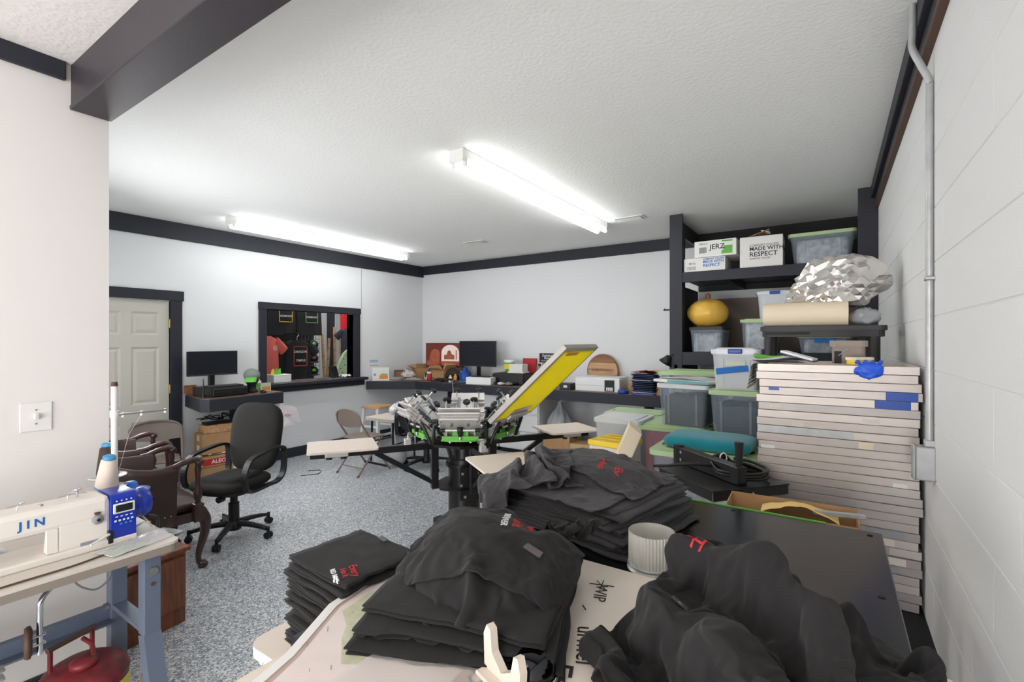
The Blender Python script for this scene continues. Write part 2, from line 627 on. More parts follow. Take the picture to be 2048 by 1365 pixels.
# six-panel door
d = thing('door_1', 'cream six-panel door with dark casing and brass hinges', 'door', (XA, DOOR[0], 0))
d['kind'] = 'structure'
W, H = DOOR[1] - DOOR[0], DOOR[3]
mb = MB()
xf = -0.012
cols = [(0.10, 0.355), (0.445, 0.70)]
rows = [(0.24, 0.72), (0.90, 1.52), (1.65, 1.90)]
ys = [0.005, cols[0][0], cols[0][1], cols[1][0], cols[1][1], W - 0.005]
zs = [0.005, 0.24, 0.72, 0.90, 1.52, 1.65, 1.90, H - 0.004]
for i in range(5):
    for j in range(7):
        if i in (1, 3) and j in (1, 3, 5):
            continue
        mb.bx(xf - 0.04, xf, ys[i], ys[i + 1], zs[j], zs[j + 1])
mb.build('slab', M['door'], d)
for y0, y1 in cols:
    for z0, z1 in rows:
        p = MB()
        e = 0.022
        o4 = [(xf, y0, z0), (xf, y1, z0), (xf, y1, z1), (xf, y0, z1)]
        i4 = [(xf - 0.014, y0 + e, z0 + e), (xf - 0.014, y1 - e, z0 + e), (xf - 0.014, y1 - e, z1 - e), (xf - 0.014, y0 + e, z1 - e)]
        e2 = 0.052
        k4 = [(xf - 0.003, y0 + e2, z0 + e2), (xf - 0.003, y1 - e2, z0 + e2), (xf - 0.003, y1 - e2, z1 - e2), (xf - 0.003, y0 + e2, z1 - e2)]
        p.add(o4 + i4 + k4, [(a, (a + 1) % 4, 4 + (a + 1) % 4, 4 + a) for a in range(4)] + [(4 + a, 4 + (a + 1) % 4, 8 + (a + 1) % 4, 8 + a) for a in range(4)] + [(8, 9, 10, 11)])
        p.build('panel', M['door'], d)
for z in (0.25, 1.05, 1.78):
    MB().bx(-0.012, 0.006, W - 0.012, W + 0.006, z - 0.045, z + 0.045, 0.002).cyl((0.004, W - 0.002, z - 0.05), (0.004, W - 0.002, z + 0.05), 0.006, n=8).build('hinge', M['brass'], d)
MB().bx(-0.14, 0.022, W, W + 0.115, 0, H + 0.005, 0.003).build('casing', M['black_trim'], d)
MB().bx(-0.14, 0.022, -0.115, 0, 0, H + 0.005, 0.003).build('casing', M['black_trim'], d)
MB().bx(-0.14, 0.028, -0.13, W + 0.13, H + 0.005, H + 0.115, 0.003).build('head_casing', M['black_trim'], d)

# hatch to the shop
h = thing('window_1', 'wide serving hatch with a dark wooden frame in the white wall', 'window', (XA, WIN[0], 0))
h['kind'] = 'structure'
W = WIN[1] - WIN[0]
MB().bx(-0.15, 0.025, -0.10, 0.0, 1.0, 2.0, 0.003).build('frame_side', M['black_trim'], h)
MB().bx(-0.15, 0.025, W, W + 0.12, 1.0, 2.0, 0.003).build('frame_side', M['black_trim'], h)
MB().bx(-0.15, 0.03, -0.105, W + 0.13, 2.0, 2.09, 0.003).build('frame_head', M['black_trim'], h)
MB().bx(-0.35, 0.12, -0.06, W + 0.20, 0.985, 1.025, 0.004).build('sill', M['black_trim'], h)
MB().bx(0.0, 0.03, -0.06, W + 0.20, 0.90, 0.985, 0.003).build('apron', M['black_trim'], h)

# shop room behind the hatch
struct(MB().bx(-9.2, -9.1, 1.8, 6.9, 0, 2.95), 'wall_shop_back', M['wall'], 'pale wall of the shop seen through the hatch', 'wall')
struct(MB().bx(-9.2, XA - 0.14, 6.7, 6.8, 0, 2.95), 'wall_shop_side', M['wall'], 'pale side wall of the shop behind the hatch', 'wall')
struct(MB().bx(-9.2, XA - 0.14, 1.7, 1.8, 0, 2.95), 'wall_shop_end', M['wall'], 'shop wall hidden beside the hatch', 'wall')
struct(MB().bx(-9.2, XA - 0.14, 1.7, 6.9, 2.95, 3.0), 'ceiling_shop', M['ceiling'], 'ceiling of the shop behind the hatch', 'ceiling')


# fluorescent strip lights
def strip_light(x, y0, y1, zc, tubem, label):
    t = thing('strip_light', label, 'ceiling light', (x, (y0 + y1) / 2, zc), 0, 'fluorescent strip lights')
    L = y1 - y0
    MB().bx(-0.055, 0.055, -L / 2, L / 2, -0.055, 0.0, 0.006).build('housing', M['white_metal'], t)
    MB().prism([(-0.055, -0.055), (0.055, -0.055), (0.022, -0.085), (-0.022, -0.085)], -L / 2 + 0.03, L / 2 - 0.03, Matrix(((1, 0, 0), (0, 0, 1), (0, 1, 0)))).build('reflector', M['white_metal'], t)
    for s in (-1, 1):
        MB().bx(-0.062, 0.062, s * L / 2 - 0.02, s * L / 2 + 0.02, -0.09, 0.0, 0.006).build('end_cap', M['white_metal'], t)
        for q in (-1, 1):
            MB().bx(q * 0.048 - 0.015, q * 0.048 + 0.015, s * (L / 2 - 0.02) - 0.012, s * (L / 2 - 0.02) + 0.012, -0.115, -0.05, 0.004).build('lamp_holder', M['white_metal'], t)
    for q in (-1, 1):
        MB().cyl((q * 0.048, -L / 2 + 0.03, -0.098), (q * 0.048, L / 2 - 0.03, -0.098), 0.019, n=14).build('tube', tubem, t)
    return t


strip_light(-2.165, 2.58, 5.10, ZC, M['tube'], 'long fluorescent strip light above the printing press')
strip_light(-5.35, 2.62, 5.16, ZC, M['tube'], 'fluorescent strip light close to the door wall')
strip_light(-1.9, -2.5, 0.0, ZN, M['fill_tube_warm'], 'added unseen fluorescent strip light in the ceiling before the beam')  # added out of view to brighten the near room
strip_light(-0.75, -2.5, 0.0, ZN, M['fill_tube_warm'], 'added unseen fluorescent strip light close to the block wall before the beam')  # second added light, out of view, lifts the block wall
strip_light(-7.55, 3.6, 6.1, 2.95, M['fill_tube_shop'], 'added unseen fluorescent strip light inside the shop')  # added out of view to brighten the shop interior


def ceiling_vent(x, y, label):
    t = thing('ceiling_vent', label, 'vent', (x, y, ZC), 0, 'ceiling vents')
    MB().bx(-0.17, 0.17, -0.085, 0.085, -0.008, 0.0, 0.003).build('frame', M['white_metal'], t)
    MB().bx(-0.14, 0.14, -0.06, 0.06, -0.010, -0.008).build('throat', M['grey'], t)
    for i in range(7):
        MB().box((0, -0.054 + i * 0.018, -0.014), (0.28, 0.014, 0.002), rot=Matrix.Rotation(R(35), 3, 'X')).build('louvre', M['white_metal'], t)


ceiling_vent(-1.83, 5.05, 'white ceiling vent beside the far end of the press light')
ceiling_vent(-3.98, 5.13, 'white ceiling vent between the two strip lights')

# switch on the partition
t = thing('light_switch', 'white light switch plate on the warm white wall', 'light switch', (XN, 0.605, 1.254))
MB().bx(0, 0.006, -0.052, 0.052, -0.063, 0.063, 0.003).build('plate', M['white_plastic'], t)
MB().box((0.012, 0, 0.002), (0.02, 0.011, 0.022), rot=Matrix.Rotation(R(25), 3, 'Y')).build('toggle', M['white_plastic'], t)
for z in (-0.03, 0.03):
    MB().cyl((0.005, 0, z), (0.0075, 0, z), 0.004, n=8).build('screw', M['steel'], t)

# conduit on the block wall
t = thing('conduit', 'thin galvanised conduit with a box running down the block wall', 'conduit', (0, 0, 0))
path = smooth_path([(0.262, 2.46, 2.912), (0.262, 2.46, 2.80), (0.262, 2.46, 2.74), (0.29, 2.46, 2.66), (0.314, 2.46, 2.59), (0.314, 2.46, 2.5), (0.314, 2.46, 1.8), (0.314, 2.46, 1.18)], 5)
MB().tube(path, 0.0125, 10).build('pipe', M['galv'], t)
MB().bx(0.268, 0.33, 2.425, 2.495, 1.045, 1.175, 0.005).build('junction_box', M['galv'], t)
MB().bx(0.262, 0.268, 2.42, 2.50, 1.04, 1.18, 0.003).cyl((0.258, 2.46, 1.06), (0.262, 2.46, 1.06), 0.005, n=8).build('cover', M['galv'], t)
MB().bx(0.298, 0.33, 2.44, 2.48, 1.175, 1.20, 0.003).build('connector', M['galv'], t)
MB().bx(0.30, 0.33, 2.435, 2.485, 1.82, 1.835, 0.003).build('strap', M['steel'], t)

# thin cable down the wall above the hatch
tag(MB().tube([(XA + 0.008, 4.99, ZC - 0.19), (XA + 0.006, 4.985, 2.5), (XA + 0.008, 4.99, 2.09)], 0.003, 5).build('cable', M['grey']), 'thin grey cable running down the wall to the hatch frame', 'cable')
# ================================================================== left side: sewing corner, chairs
M['sew_white'] = mat('sewing_machine_white', rgb(235, 228, 220), 0.35)
M['sew_blue'] = mat('sewing_machine_blue', rgb(22, 52, 168), 0.3, coat=0.3)
M['laminate'] = mat('worn_laminate', rgb(218, 210, 200), 0.5, var=0.08, vscale=10)
M['laminate_edge'] = mat('laminate_edge', rgb(146, 134, 124), 0.6)
M['steel_blue'] = mat('blue_grey_enamel', rgb(100, 110, 128), 0.45, bump=0.05)
M['leather'] = mat('brown_leather', rgb(58, 40, 38), 0.38, bump=0.25, bscale=120, var=0.2, vscale=12)
M['mahogany'] = mat_wood('dark_mahogany', rgb(66, 38, 32), rgb(38, 22, 20), 5, 0.3, 'Z', coat=0.3)
M['cherry'] = mat_wood('cherry_wood', rgb(126, 74, 44), rgb(92, 52, 32), 5, 0.4, 'Z')
M['fabric_black'] = mat('black_chair_fabric', rgb(32, 30, 28), 0.95, bump=0.35, bscale=420, var=0.18, vscale=9)
M['taupe'] = mat('taupe_steel', rgb(128, 114, 106), 0.45)
M['gas_red'] = mat('worn_red_paint', rgb(140, 40, 48), 0.45, var=0.5, vscale=16, bump=0.15, dark=rgb(84, 34, 36))
M['thread_cream'] = mat('thread_cream', rgb(232, 216, 200), 0.8, bump=0.5, bscale=160, stretch=(0.2, 0.2, 4))
M['thread_brown'] = mat('thread_brown', rgb(70, 58, 52), 0.8, bump=0.5, bscale=160, stretch=(0.2, 0.2, 4))
M['sky_blue'] = mat('sky_blue_plastic', rgb(70, 150, 196), 0.4)
M['lcd'] = mat('dark_display', rgb(34, 40, 46), 0.2)
M['clear_wrap'] = mat_plastic('clear_wrap', rgb(225, 228, 232), 0.40, 0.12)
M['oil_card'] = mat('pale_green_card', rgb(208, 214, 190), 0.5)
XZ_Y = Matrix(((1, 0, 0), (0, 0, 1), (0, 1, 0)))      # local (x, y, z) -> (x, z, y): extrude along y
YZ_X = Matrix(((0, 0, 1), (1, 0, 0), (0, 1, 0)))      # local (x, y, z) -> (z, x, y): extrude along x


def puffy(mb, poly, t, z0=0.0, rot=None, o=(0, 0, 0), edge=0.06, dome=0.15):
    """cushion with the given outline, thickness t"""
    cx = sum(p[0] for p in poly) / len(poly)
    cy = sum(p[1] for p in poly) / len(poly)
    w = max(max(abs(p[0] - cx) for p in poly), max(abs(p[1] - cy) for p in poly))
    e = edge / w
    rings = [(0.4, 0.0), (1 - e, 0.0), (1 - e * 0.3, t * 0.12), (1, t * 0.35), (1, t * 0.65), (1 - e * 0.3, t * 0.88), (1 - e, t), (0.75, t * (1 + dome * 0.55)), (0.4, t * (1 + dome * 0.9)), (0.05, t * (1 + dome))]
    vs = []
    o = Vector(o)
    for s, z in rings:
        for x, y in poly:
            p = Vector((cx + (x - cx) * s, cy + (y - cy) * s, z0 + z))
            vs.append((rot @ p if rot is not None else p) + o)
    n = len(poly)
    fs = [(i * n + j, i * n + (j + 1) % n, (i + 1) * n + (j + 1) % n, (i + 1) * n + j) for i in range(len(rings) - 1) for j in range(n)]
    mb.add(vs, fs, True)
    mb.add(vs[:n], [tuple(range(n))[::-1]], True)
    mb.add(vs[-n:], [tuple(range(n))], True)
    return mb


# ---- sewing table
t = thing('sewing_table', 'grey laminate sewing table on blue grey steel legs', 'table', (-2.53, 0.10, 0))
mb = MB()
top = [(x, y) for x, y in rrect(0.55, 1.62, 0.035)]
mb.prism(top, 0.752, 0.762)
mb.cur = 1
mb.prism(top, 0.722, 0.752)
mb.build('table_top', [M['laminate'], M['laminate_edge']], t)
for s in (1,):
    y = 0.72 * s
    MB().bx(0.185, 0.245, y - 0.03, y + 0.03, 0.40, 0.722, 0.004).build('leg', M['steel_blue'], t)
    MB().cyl((0.246, y, 0.655), (0.252, y, 0.655), 0.018, n=14).build('bolt', M['steel'], t)
    MB().cyl((0.246, y, 0.605), (0.249, y, 0.605), 0.008, n=10).build('bolt_hole', M['brown_edge'], t)
    p = [(0.215, y, 0.42), (0.24, y, 0.30), (0.36, y, 0.03)]
    MB().prism([(-0.03, -0.03), (0.03, -0.03), (0.03, 0.03), (-0.03, 0.03)], 0, 0.42, Matrix.Rotation(R(18), 3, 'Y').inverted() @ Matrix.Diagonal((1, 1, 1)), (0.345, y, 0.0)).build('splayed_leg', M['steel_blue'], t)
    MB().bx(-0.165, -0.105, y - 0.03, y + 0.03, 0.06, 0.722, 0.004).build('leg', M['steel_blue'], t)
    MB().bx(-0.135, 0.215, y - 0.028, y + 0.028, 0.405, 0.425, 0.003).build('bracket', M['steel_blue'], t)
    MB().bx(-0.19, 0.37, y - 0.04, y + 0.04, 0.03, 0.05, 0.004).build('foot', M['steel_blue'], t)
    for dx in (-0.15, -0.12):
        MB().cyl((dx, y - 0.032, 0.415), (dx, y - 0.045, 0.415), 0.010, n=8).build('bolt', M['steel'], t)
    for dx in (-0.17, 0.34):
        MB().cyl((dx, y, 0.0), (dx, y, 0.03), 0.02, n=12).build('foot_pad', M['black_plastic'], t)
y = -0.72
for x in (-0.135, 0.215):
    MB().bx(x - 0.03, x + 0.03, y - 0.03, y + 0.03, 0.0, 0.722, 0.004).build('leg', M['steel_blue'], t)
MB().bx(-0.15, -0.12, -0.70, 0.72, 0.36, 0.42, 0.003).build('stretcher', M['steel_blue'], t)
MB().bx(-0.12, -0.07, -0.70, 0.69, 0.356, 0.364, 0.002).build('stretcher_flange', M['steel_blue'], t)
# treadle rod, knee lifter, cable under the top
MB().tube([(0.10, 0.30, 0.722), (0.10, 0.30, 0.40), (0.12, 0.31, 0.0)], 0.006, 8).build('treadle_rod', M['steel'], t)
MB().bx(0.085, 0.125, 0.285, 0.325, 0.40, 0.41, 0.002).bx(0.085, 0.125, 0.285, 0.325, 0.43, 0.44, 0.002).build('rod_clamp', M['steel'], t)
kl = MB().tube(smooth_path([(0.08, 0.52, 0.70), (0.13, 0.455, 0.685), (0.16, 0.41, 0.655), (0.16, 0.405, 0.60), (0.16, 0.405, 0.46)], 5), 0.009, 10).build('knee_lifter', M['chrome'], t)
MB().bx(0.06, 0.11, 0.48, 0.53, 0.675, 0.722, 0.004).build('lifter_bracket', M['white_metal'], kl)
MB().lathe([(0.0, 0), (0.05, 0.0), (0.055, 0.008), (0.055, 0.016), (0.04, 0.022), (0.0, 0.022)], 20, (0.155, 0.365, 0.515), Matrix.Rotation(R(-90), 3, 'X') @ Matrix.Rotation(R(12), 3, 'Y'), sy=1.0).build('knee_pad', M['brown_edge'], kl)
MB().bx(0.15, 0.17, 0.37, 0.42, 0.525, 0.533, 0.002).bx(0.15, 0.17, 0.37, 0.42, 0.495, 0.503, 0.002).build('pad_clamp', M['chrome'], kl)
MB().tube(smooth_path([(0.05, 0.75, 0.72), (0.06, 0.66, 0.69), (0.06, 0.55, 0.70), (0.09, 0.52, 0.65), (0.10, 0.58, 0.60), (0.09, 0.63, 0.64), (0.06, 0.61, 0.72)], 6), 0.004, 6).build('cable', M['grey'], t)
MB().tube(smooth_path([(0.262, -0.4, 0.768), (0.255, 0.1, 0.768), (0.24, 0.30, 0.768), (0.235, 0.47, 0.768), (0.21, 0.58, 0.768)], 5), 0.0035, 6).build('edge_cord', M['brown_edge'], t)

# ---- sewing machine
t = thing('sewing_machine', 'white industrial sewing machine with a blue control end', 'sewing machine', (-2.495, 0.50, 0.762))
MB().bx(-0.09, 0.088, -0.55, 0.31, 0.0, 0.028, 0.006).build('bed', M['sew_white'], t)
MB().bx(-0.06, 0.0735, 0.06, 0.224, 0.02, 0.19, 0.012).build('pillar', M['sew_white'], t)
MB().bx(-0.06, 0.0755, -0.42, 0.223, 0.112, 0.203, 0.018).build('arm', M['sew_white'], t)
MB().prism([(x + 0.008, y + 0.12) for x, y in rrect(0.125, 0.16, 0.02)], -0.55, -0.40, XZ_Y, (0, 0, 0), True).build('head', M['sew_white'], t)
MB().prism([(0.03, 0.03), (0.075, 0.03), (0.075, 0.12), (0.055, 0.12)], 0.035, 0.065, XZ_Y).build('throat_rib', M['sew_white'], t)
e = MB().prism([(x + 0.01, y + 0.108) for x, y in rrect(0.155, 0.19, 0.02)], 0.222, 0.305, XZ_Y, (0, 0, 0), True).build('control_end', M['sew_blue'], t)
MB().bx(0.085, 0.092, 0.228, 0.300, 0.125, 0.165, 0.002).build('display_frame', M['white_plastic'], e)
MB().bx(0.091, 0.094, 0.236, 0.292, 0.131, 0.159, 0.001).build('display', M['lcd'], e)
for i in range(4):
    MB().bx(0.087, 0.0895, 0.236 + i * 0.016, 0.244 + i * 0.016, 0.110, 0.114).build('key', M['white_plastic'], e)
for i in range(5):
    MB().bx(0.087, 0.0895, 0.232 + i * 0.014, 0.239 + i * 0.014, 0.092, 0.099).build('key', M['white_plastic'], e)
for i in range(3):
    MB().bx(0.087, 0.0895, 0.25 + i * 0.016, 0.258 + i * 0.016, 0.078, 0.084).build('key', M['sky_blue'], e)
for i in range(4):
    MB().cyl((0.087, 0.24 + i * 0.016, 0.175), (0.0895, 0.24 + i * 0.016, 0.175), 0.003, n=8).build('key', M['white_plastic'], e)
MB().bx(0.07, 0.092, 0.212, 0.228, 0.012, 0.062, 0.002).build('lever_slot', M['black_plastic'], t)
MB().lathe([(0.0, 0), (0.062, 0), (0.066, 0.006), (0.062, 0.03), (0.058, 0.034), (0.062, 0.04), (0.062, 0.066), (0.05, 0.074), (0.0, 0.074)], 28, (0.0, 0.303, 0.128), Matrix.Rotation(R(-90), 3, 'X')).build('handwheel', M['sew_blue'], t)
MB().cyl((0, 0.375, 0.128), (0, 0.395, 0.128), 0.012, n=12).build('wheel_hub', M['black_plastic'], t)
MB().lathe([(0, 0), (0.018, 0), (0.018, 0.008), (0.014, 0.014), (0.0, 0.014)], 20, (0.076, 0.182, 0.118), Matrix.Rotation(R(90), 3, 'Y')).build('stitch_dial', M['grey'], t)
MB().cyl((0.089, 0.182, 0.118), (0.092, 0.182, 0.118), 0.006, n=10).build('dial_hole', M['black_plastic'], t)
MB().box((0.08, 0.181, 0.143), (0.012, 0.02, 0.008), ch=0.002).build('dial_pointer', M['brown_edge'], t)
MB().tube([(0.088, 0.215, 0.050), (0.10, 0.19, 0.045), (0.115, 0.15, 0.036)], [0.006, 0.005, 0.004], 8).build('reverse_lever', M['white_plastic'], t)
MB().bx(0.0755, 0.0765, 0.13, 0.185, 0.022, 0.04).build('rating_plate', M['grey_print'], t)
text_mesh('lettering', 'JIN', 0.04, mat('print_blue', rgb(28, 100, 176), 0.5), t, (0.0762, -0.005, 0.158), (R(90), 0, R(90)), spacing=1.5, bold=0.001)
MB().bx(0.045, 0.06, 0.05, 0.062, 0.045, 0.078, 0.002).build('warning_label', M['yellow'], t)
for y in (-0.03, 0.11):
    MB().tube(smooth_path([(0.0, y, 0.202), (0.0, y + 0.005, 0.222), (0.012, y + 0.02, 0.226), (0.012, y - 0.03, 0.218)], 4), 0.0025, 6).build('thread_guide', M['chrome'], t)
MB().cyl((0.0, 0.14, 0.20), (0.0, 0.14, 0.232), 0.004, n=8).lathe([(0, 0.232), (0.012, 0.23), (0.014, 0.236), (0, 0.24)], 12, (0, 0.14, 0)).build('tension_post', M['chrome'], t)
MB().cyl((0.02, 0.03, 0.203), (0.02, 0.03, 0.21), 0.007, n=10).build('oil_cap', M['steel'], t)
MB().tube(smooth_path([(0.03, 0.312, 0.03), (0.05, 0.35, 0.05), (0.03, 0.38, 0.02), (-0.02, 0.36, 0.06), (-0.05, 0.40, 0.01)], 5), 0.004, 6).build('motor_cable', M['white_plastic'], t)
MB().tube(smooth_path([(0.02, 0.36, 0.07), (0.03, 0.40, 0.05), (0.0, 0.415, 0.0)], 5), 0.007, 6).build('plug', M['black_plastic'], t)

# newspapers and packets under the arm / at the table end
t = thing('magazine', 'magazine wrapped in clear film lying under the machine arm', 'magazine', (-2.60, 0.27, 0.766), R(6))
MB().bx(-0.08, 0.08, -0.2, 0.2, 0, 0.006, 0.001).build('pages', M['grey_print'], t)
for i, (y, m) in enumerate(((-0.16, 'print_dark'), (-0.08, 'laminate_edge'), (0.0, 'brown_edge'), (0.07, 'yellow'), (0.12, 'print_dark'))):
    MB().box((-0.02 + 0.02 * (i % 2), y, 0.0065), (0.10, 0.05, 0.0008), R(20 * (i % 3))).build('photo_panel', M[m], t)
MB().grid(lambda u, v: (-0.09 + 0.18 * u, -0.21 + 0.42 * v, 0.012 + 0.012 * nz(u * 5, v * 7, 2)), 14, 20).build('film', M['clear_wrap'], t)
t = thing('plastic_packet', 'clear plastic packet with a pale card on the sewing table end', 'packet', (-2.345, 0.80, 0.766), R(14))
MB().bx(-0.045, 0.05, -0.13, -0.01, 0.0, 0.003).build('card', M['oil_card'], t)
MB().grid(lambda u, v: (-0.06 + 0.125 * u, -0.14 + 0.27 * v, 0.004 + 0.010 * abs(nz(u * 6, v * 9, 5)) + 0.004 * math.sin(PI * u)), 16, 30).build('film', M['clear_wrap'], t)

# thread stand with plates and cones
t = thing('thread_stand', 'white thread stand pole with an arm and spool plates', 'thread stand', (-2.68, 0.815, 0.762))
MB().cyl((0, 0, 0), (0, 0, 0.62), 0.0125, n=14).build('pole', M['white_plastic'], t)
MB().cyl((0, 0, 0.62), (0, 0, 0.64), 0.0135, 0.011, n=14).build('pole_cap', M['brown_edge'], t)
MB().cyl((0, 0, 0.48), (0, 0, 0.51), 0.017, n=14).build('arm_collar', M['white_plastic'], t)
MB().bx(0.0, 0.014, 0.01, 0.20, 0.488, 0.496, 0.002).build('guide_arm', M['steel'], t)
for y in (0.03, 0.10, 0.195):
    MB().cyl((0.007, y, 0.478), (0.007, y, 0.50), 0.006, n=8).build('thread_eye', M['white_plastic'], t)
MB().tube([(0.0, 0.005, 0.19), (0.04, 0.04, 0.40), (0.007, 0.10, 0.485)], 0.0008, 4).build('thread', M['thread_cream'], t)
for dx, dy, z in ((-0.03, -0.015, 0.215), (0.06, -0.045, 0.185)):
    MB().lathe([(0.0, -0.004), (0.05, -0.004), (0.068, 0.0), (0.07, 0.006), (0.066, 0.003), (0.0, 0.001)], 28, (dx, dy, z)).build('spool_plate', M['white_plastic'], t)
    MB().tube([(0, 0, z - 0.02), (dx, dy, z - 0.006)], 0.005, 6).build('plate_arm', M['white_plastic'], t)


def cone(loc, m, label, tilt):
    t = thing('thread_cone', label, 'thread cone', loc, 0, 'thread cones')
    rt = Matrix.Rotation(R(tilt), 3, 'Y')
    MB().lathe([(0.0, 0), (0.038, 0.0), (0.041, 0.006), (0.034, 0.07), (0.028, 0.118), (0.02, 0.124), (0, 0.124)], 24, rot=rt).build('winding', m, t)
    MB().lathe([(0.016, 0.122), (0.023, 0.126), (0.023, 0.136), (0.017, 0.14), (0.0, 0.14)], 20, rot=rt).build('cone_tip', M['sky_blue'], t)
    MB().lathe([(0.0, -0.004), (0.04, -0.004), (0.042, 0.0), (0.038, 0.003)], 24, rot=rt).build('cone_base', M['sky_blue'], t)


cone((-2.62, 0.77, 0.957), M['thread_cream'], 'cream thread cone leaning on its spool plate', 14)
cone((-2.71, 0.80, 0.987), M['thread_brown'], 'dark brown thread cone behind the cream one', 0)
t = thing('bobbin_tray', 'bright blue round tray behind the blue machine end', 'tray', (-2.62, 0.855, 0.762))
MB().lathe([(0, 0.0), (0.02, 0.0), (0.02, 0.13), (0.065, 0.14), (0.072, 0.155), (0.06, 0.15), (0.028, 0.148), (0.026, 0.185), (0.02, 0.192), (0, 0.192)], 26).build('bowl', mat('tray_blue', rgb(40, 110, 200), 0.4), t)

# ---- gas can on the floor
t = thing('gas_can', 'worn red round metal gas can under the sewing table', 'gas can', (-2.475, 0.655, 0.0), R(20))
MB().lathe([(0, 0), (0.135, 0), (0.142, 0.006), (0.142, 0.25), (0.146, 0.256), (0.142, 0.262), (0.125, 0.292), (0.09, 0.312), (0.04, 0.322), (0, 0.323)], 36).build('body', M['gas_red'], t)
MB().lathe([(0.1428, 0.085), (0.1432, 0.09), (0.1432, 0.228), (0.1428, 0.232)], 36).build('label_band', mat('gas_label', rgb(226, 206, 60), 0.5), t)
text_mesh('lettering', 'GAS', 0.06, M['black'], t, (0.1442, 0, 0.16), (R(90), 0, R(90)), bold=0.002)
MB().lathe([(0, 0.315), (0.045, 0.315), (0.045, 0.335), (0.03, 0.342), (0, 0.344)], 20, (0.03, -0.02, 0)).build('filler_cap', M['gas_red'], t)
for s in (-1, 1):
    MB().bx(-0.07, -0.055, s * 0.075 - 0.006, s * 0.075 + 0.006, 0.30, 0.40, 0.002).build('handle_bracket', M['gas_red'], t)
MB().cyl((-0.0625, -0.085, 0.395), (-0.0625, 0.085, 0.395), 0.011, n=12).build('handle', M['brown_edge'], t)
MB().tube(smooth_path([(0.05, 0.0, 0.335), (0.0, 0.03, 0.36), (-0.05, 0.03, 0.38)], 4), 0.008, 8).build('trigger', M['gas_red'], t)

# ---- low wooden cabinet at the wall end
t = thing('wooden_cabinet', 'low reddish brown wooden cabinet behind the sewing table leg', 'cabinet', (-3.20, 1.03, 0), R(8))
MB().bx(-0.18, 0.18, -0.20, 0.20, 0.0, 0.40, 0.004).build('body', M['cherry'], t)
MB().bx(-0.20, 0.20, -0.22, 0.22, 0.40, 0.425, 0.006).build('cabinet_top', M['cherry'], t)
MB().bx(0.18, 0.20, 0.02, 0.19, 0.10, 0.38, 0.004).build('door', M['cherry'], t)
MB().bx(0.18, 0.20, -0.19, 0.0, 0.10, 0.38, 0.004).build('door', M['cherry'], t)


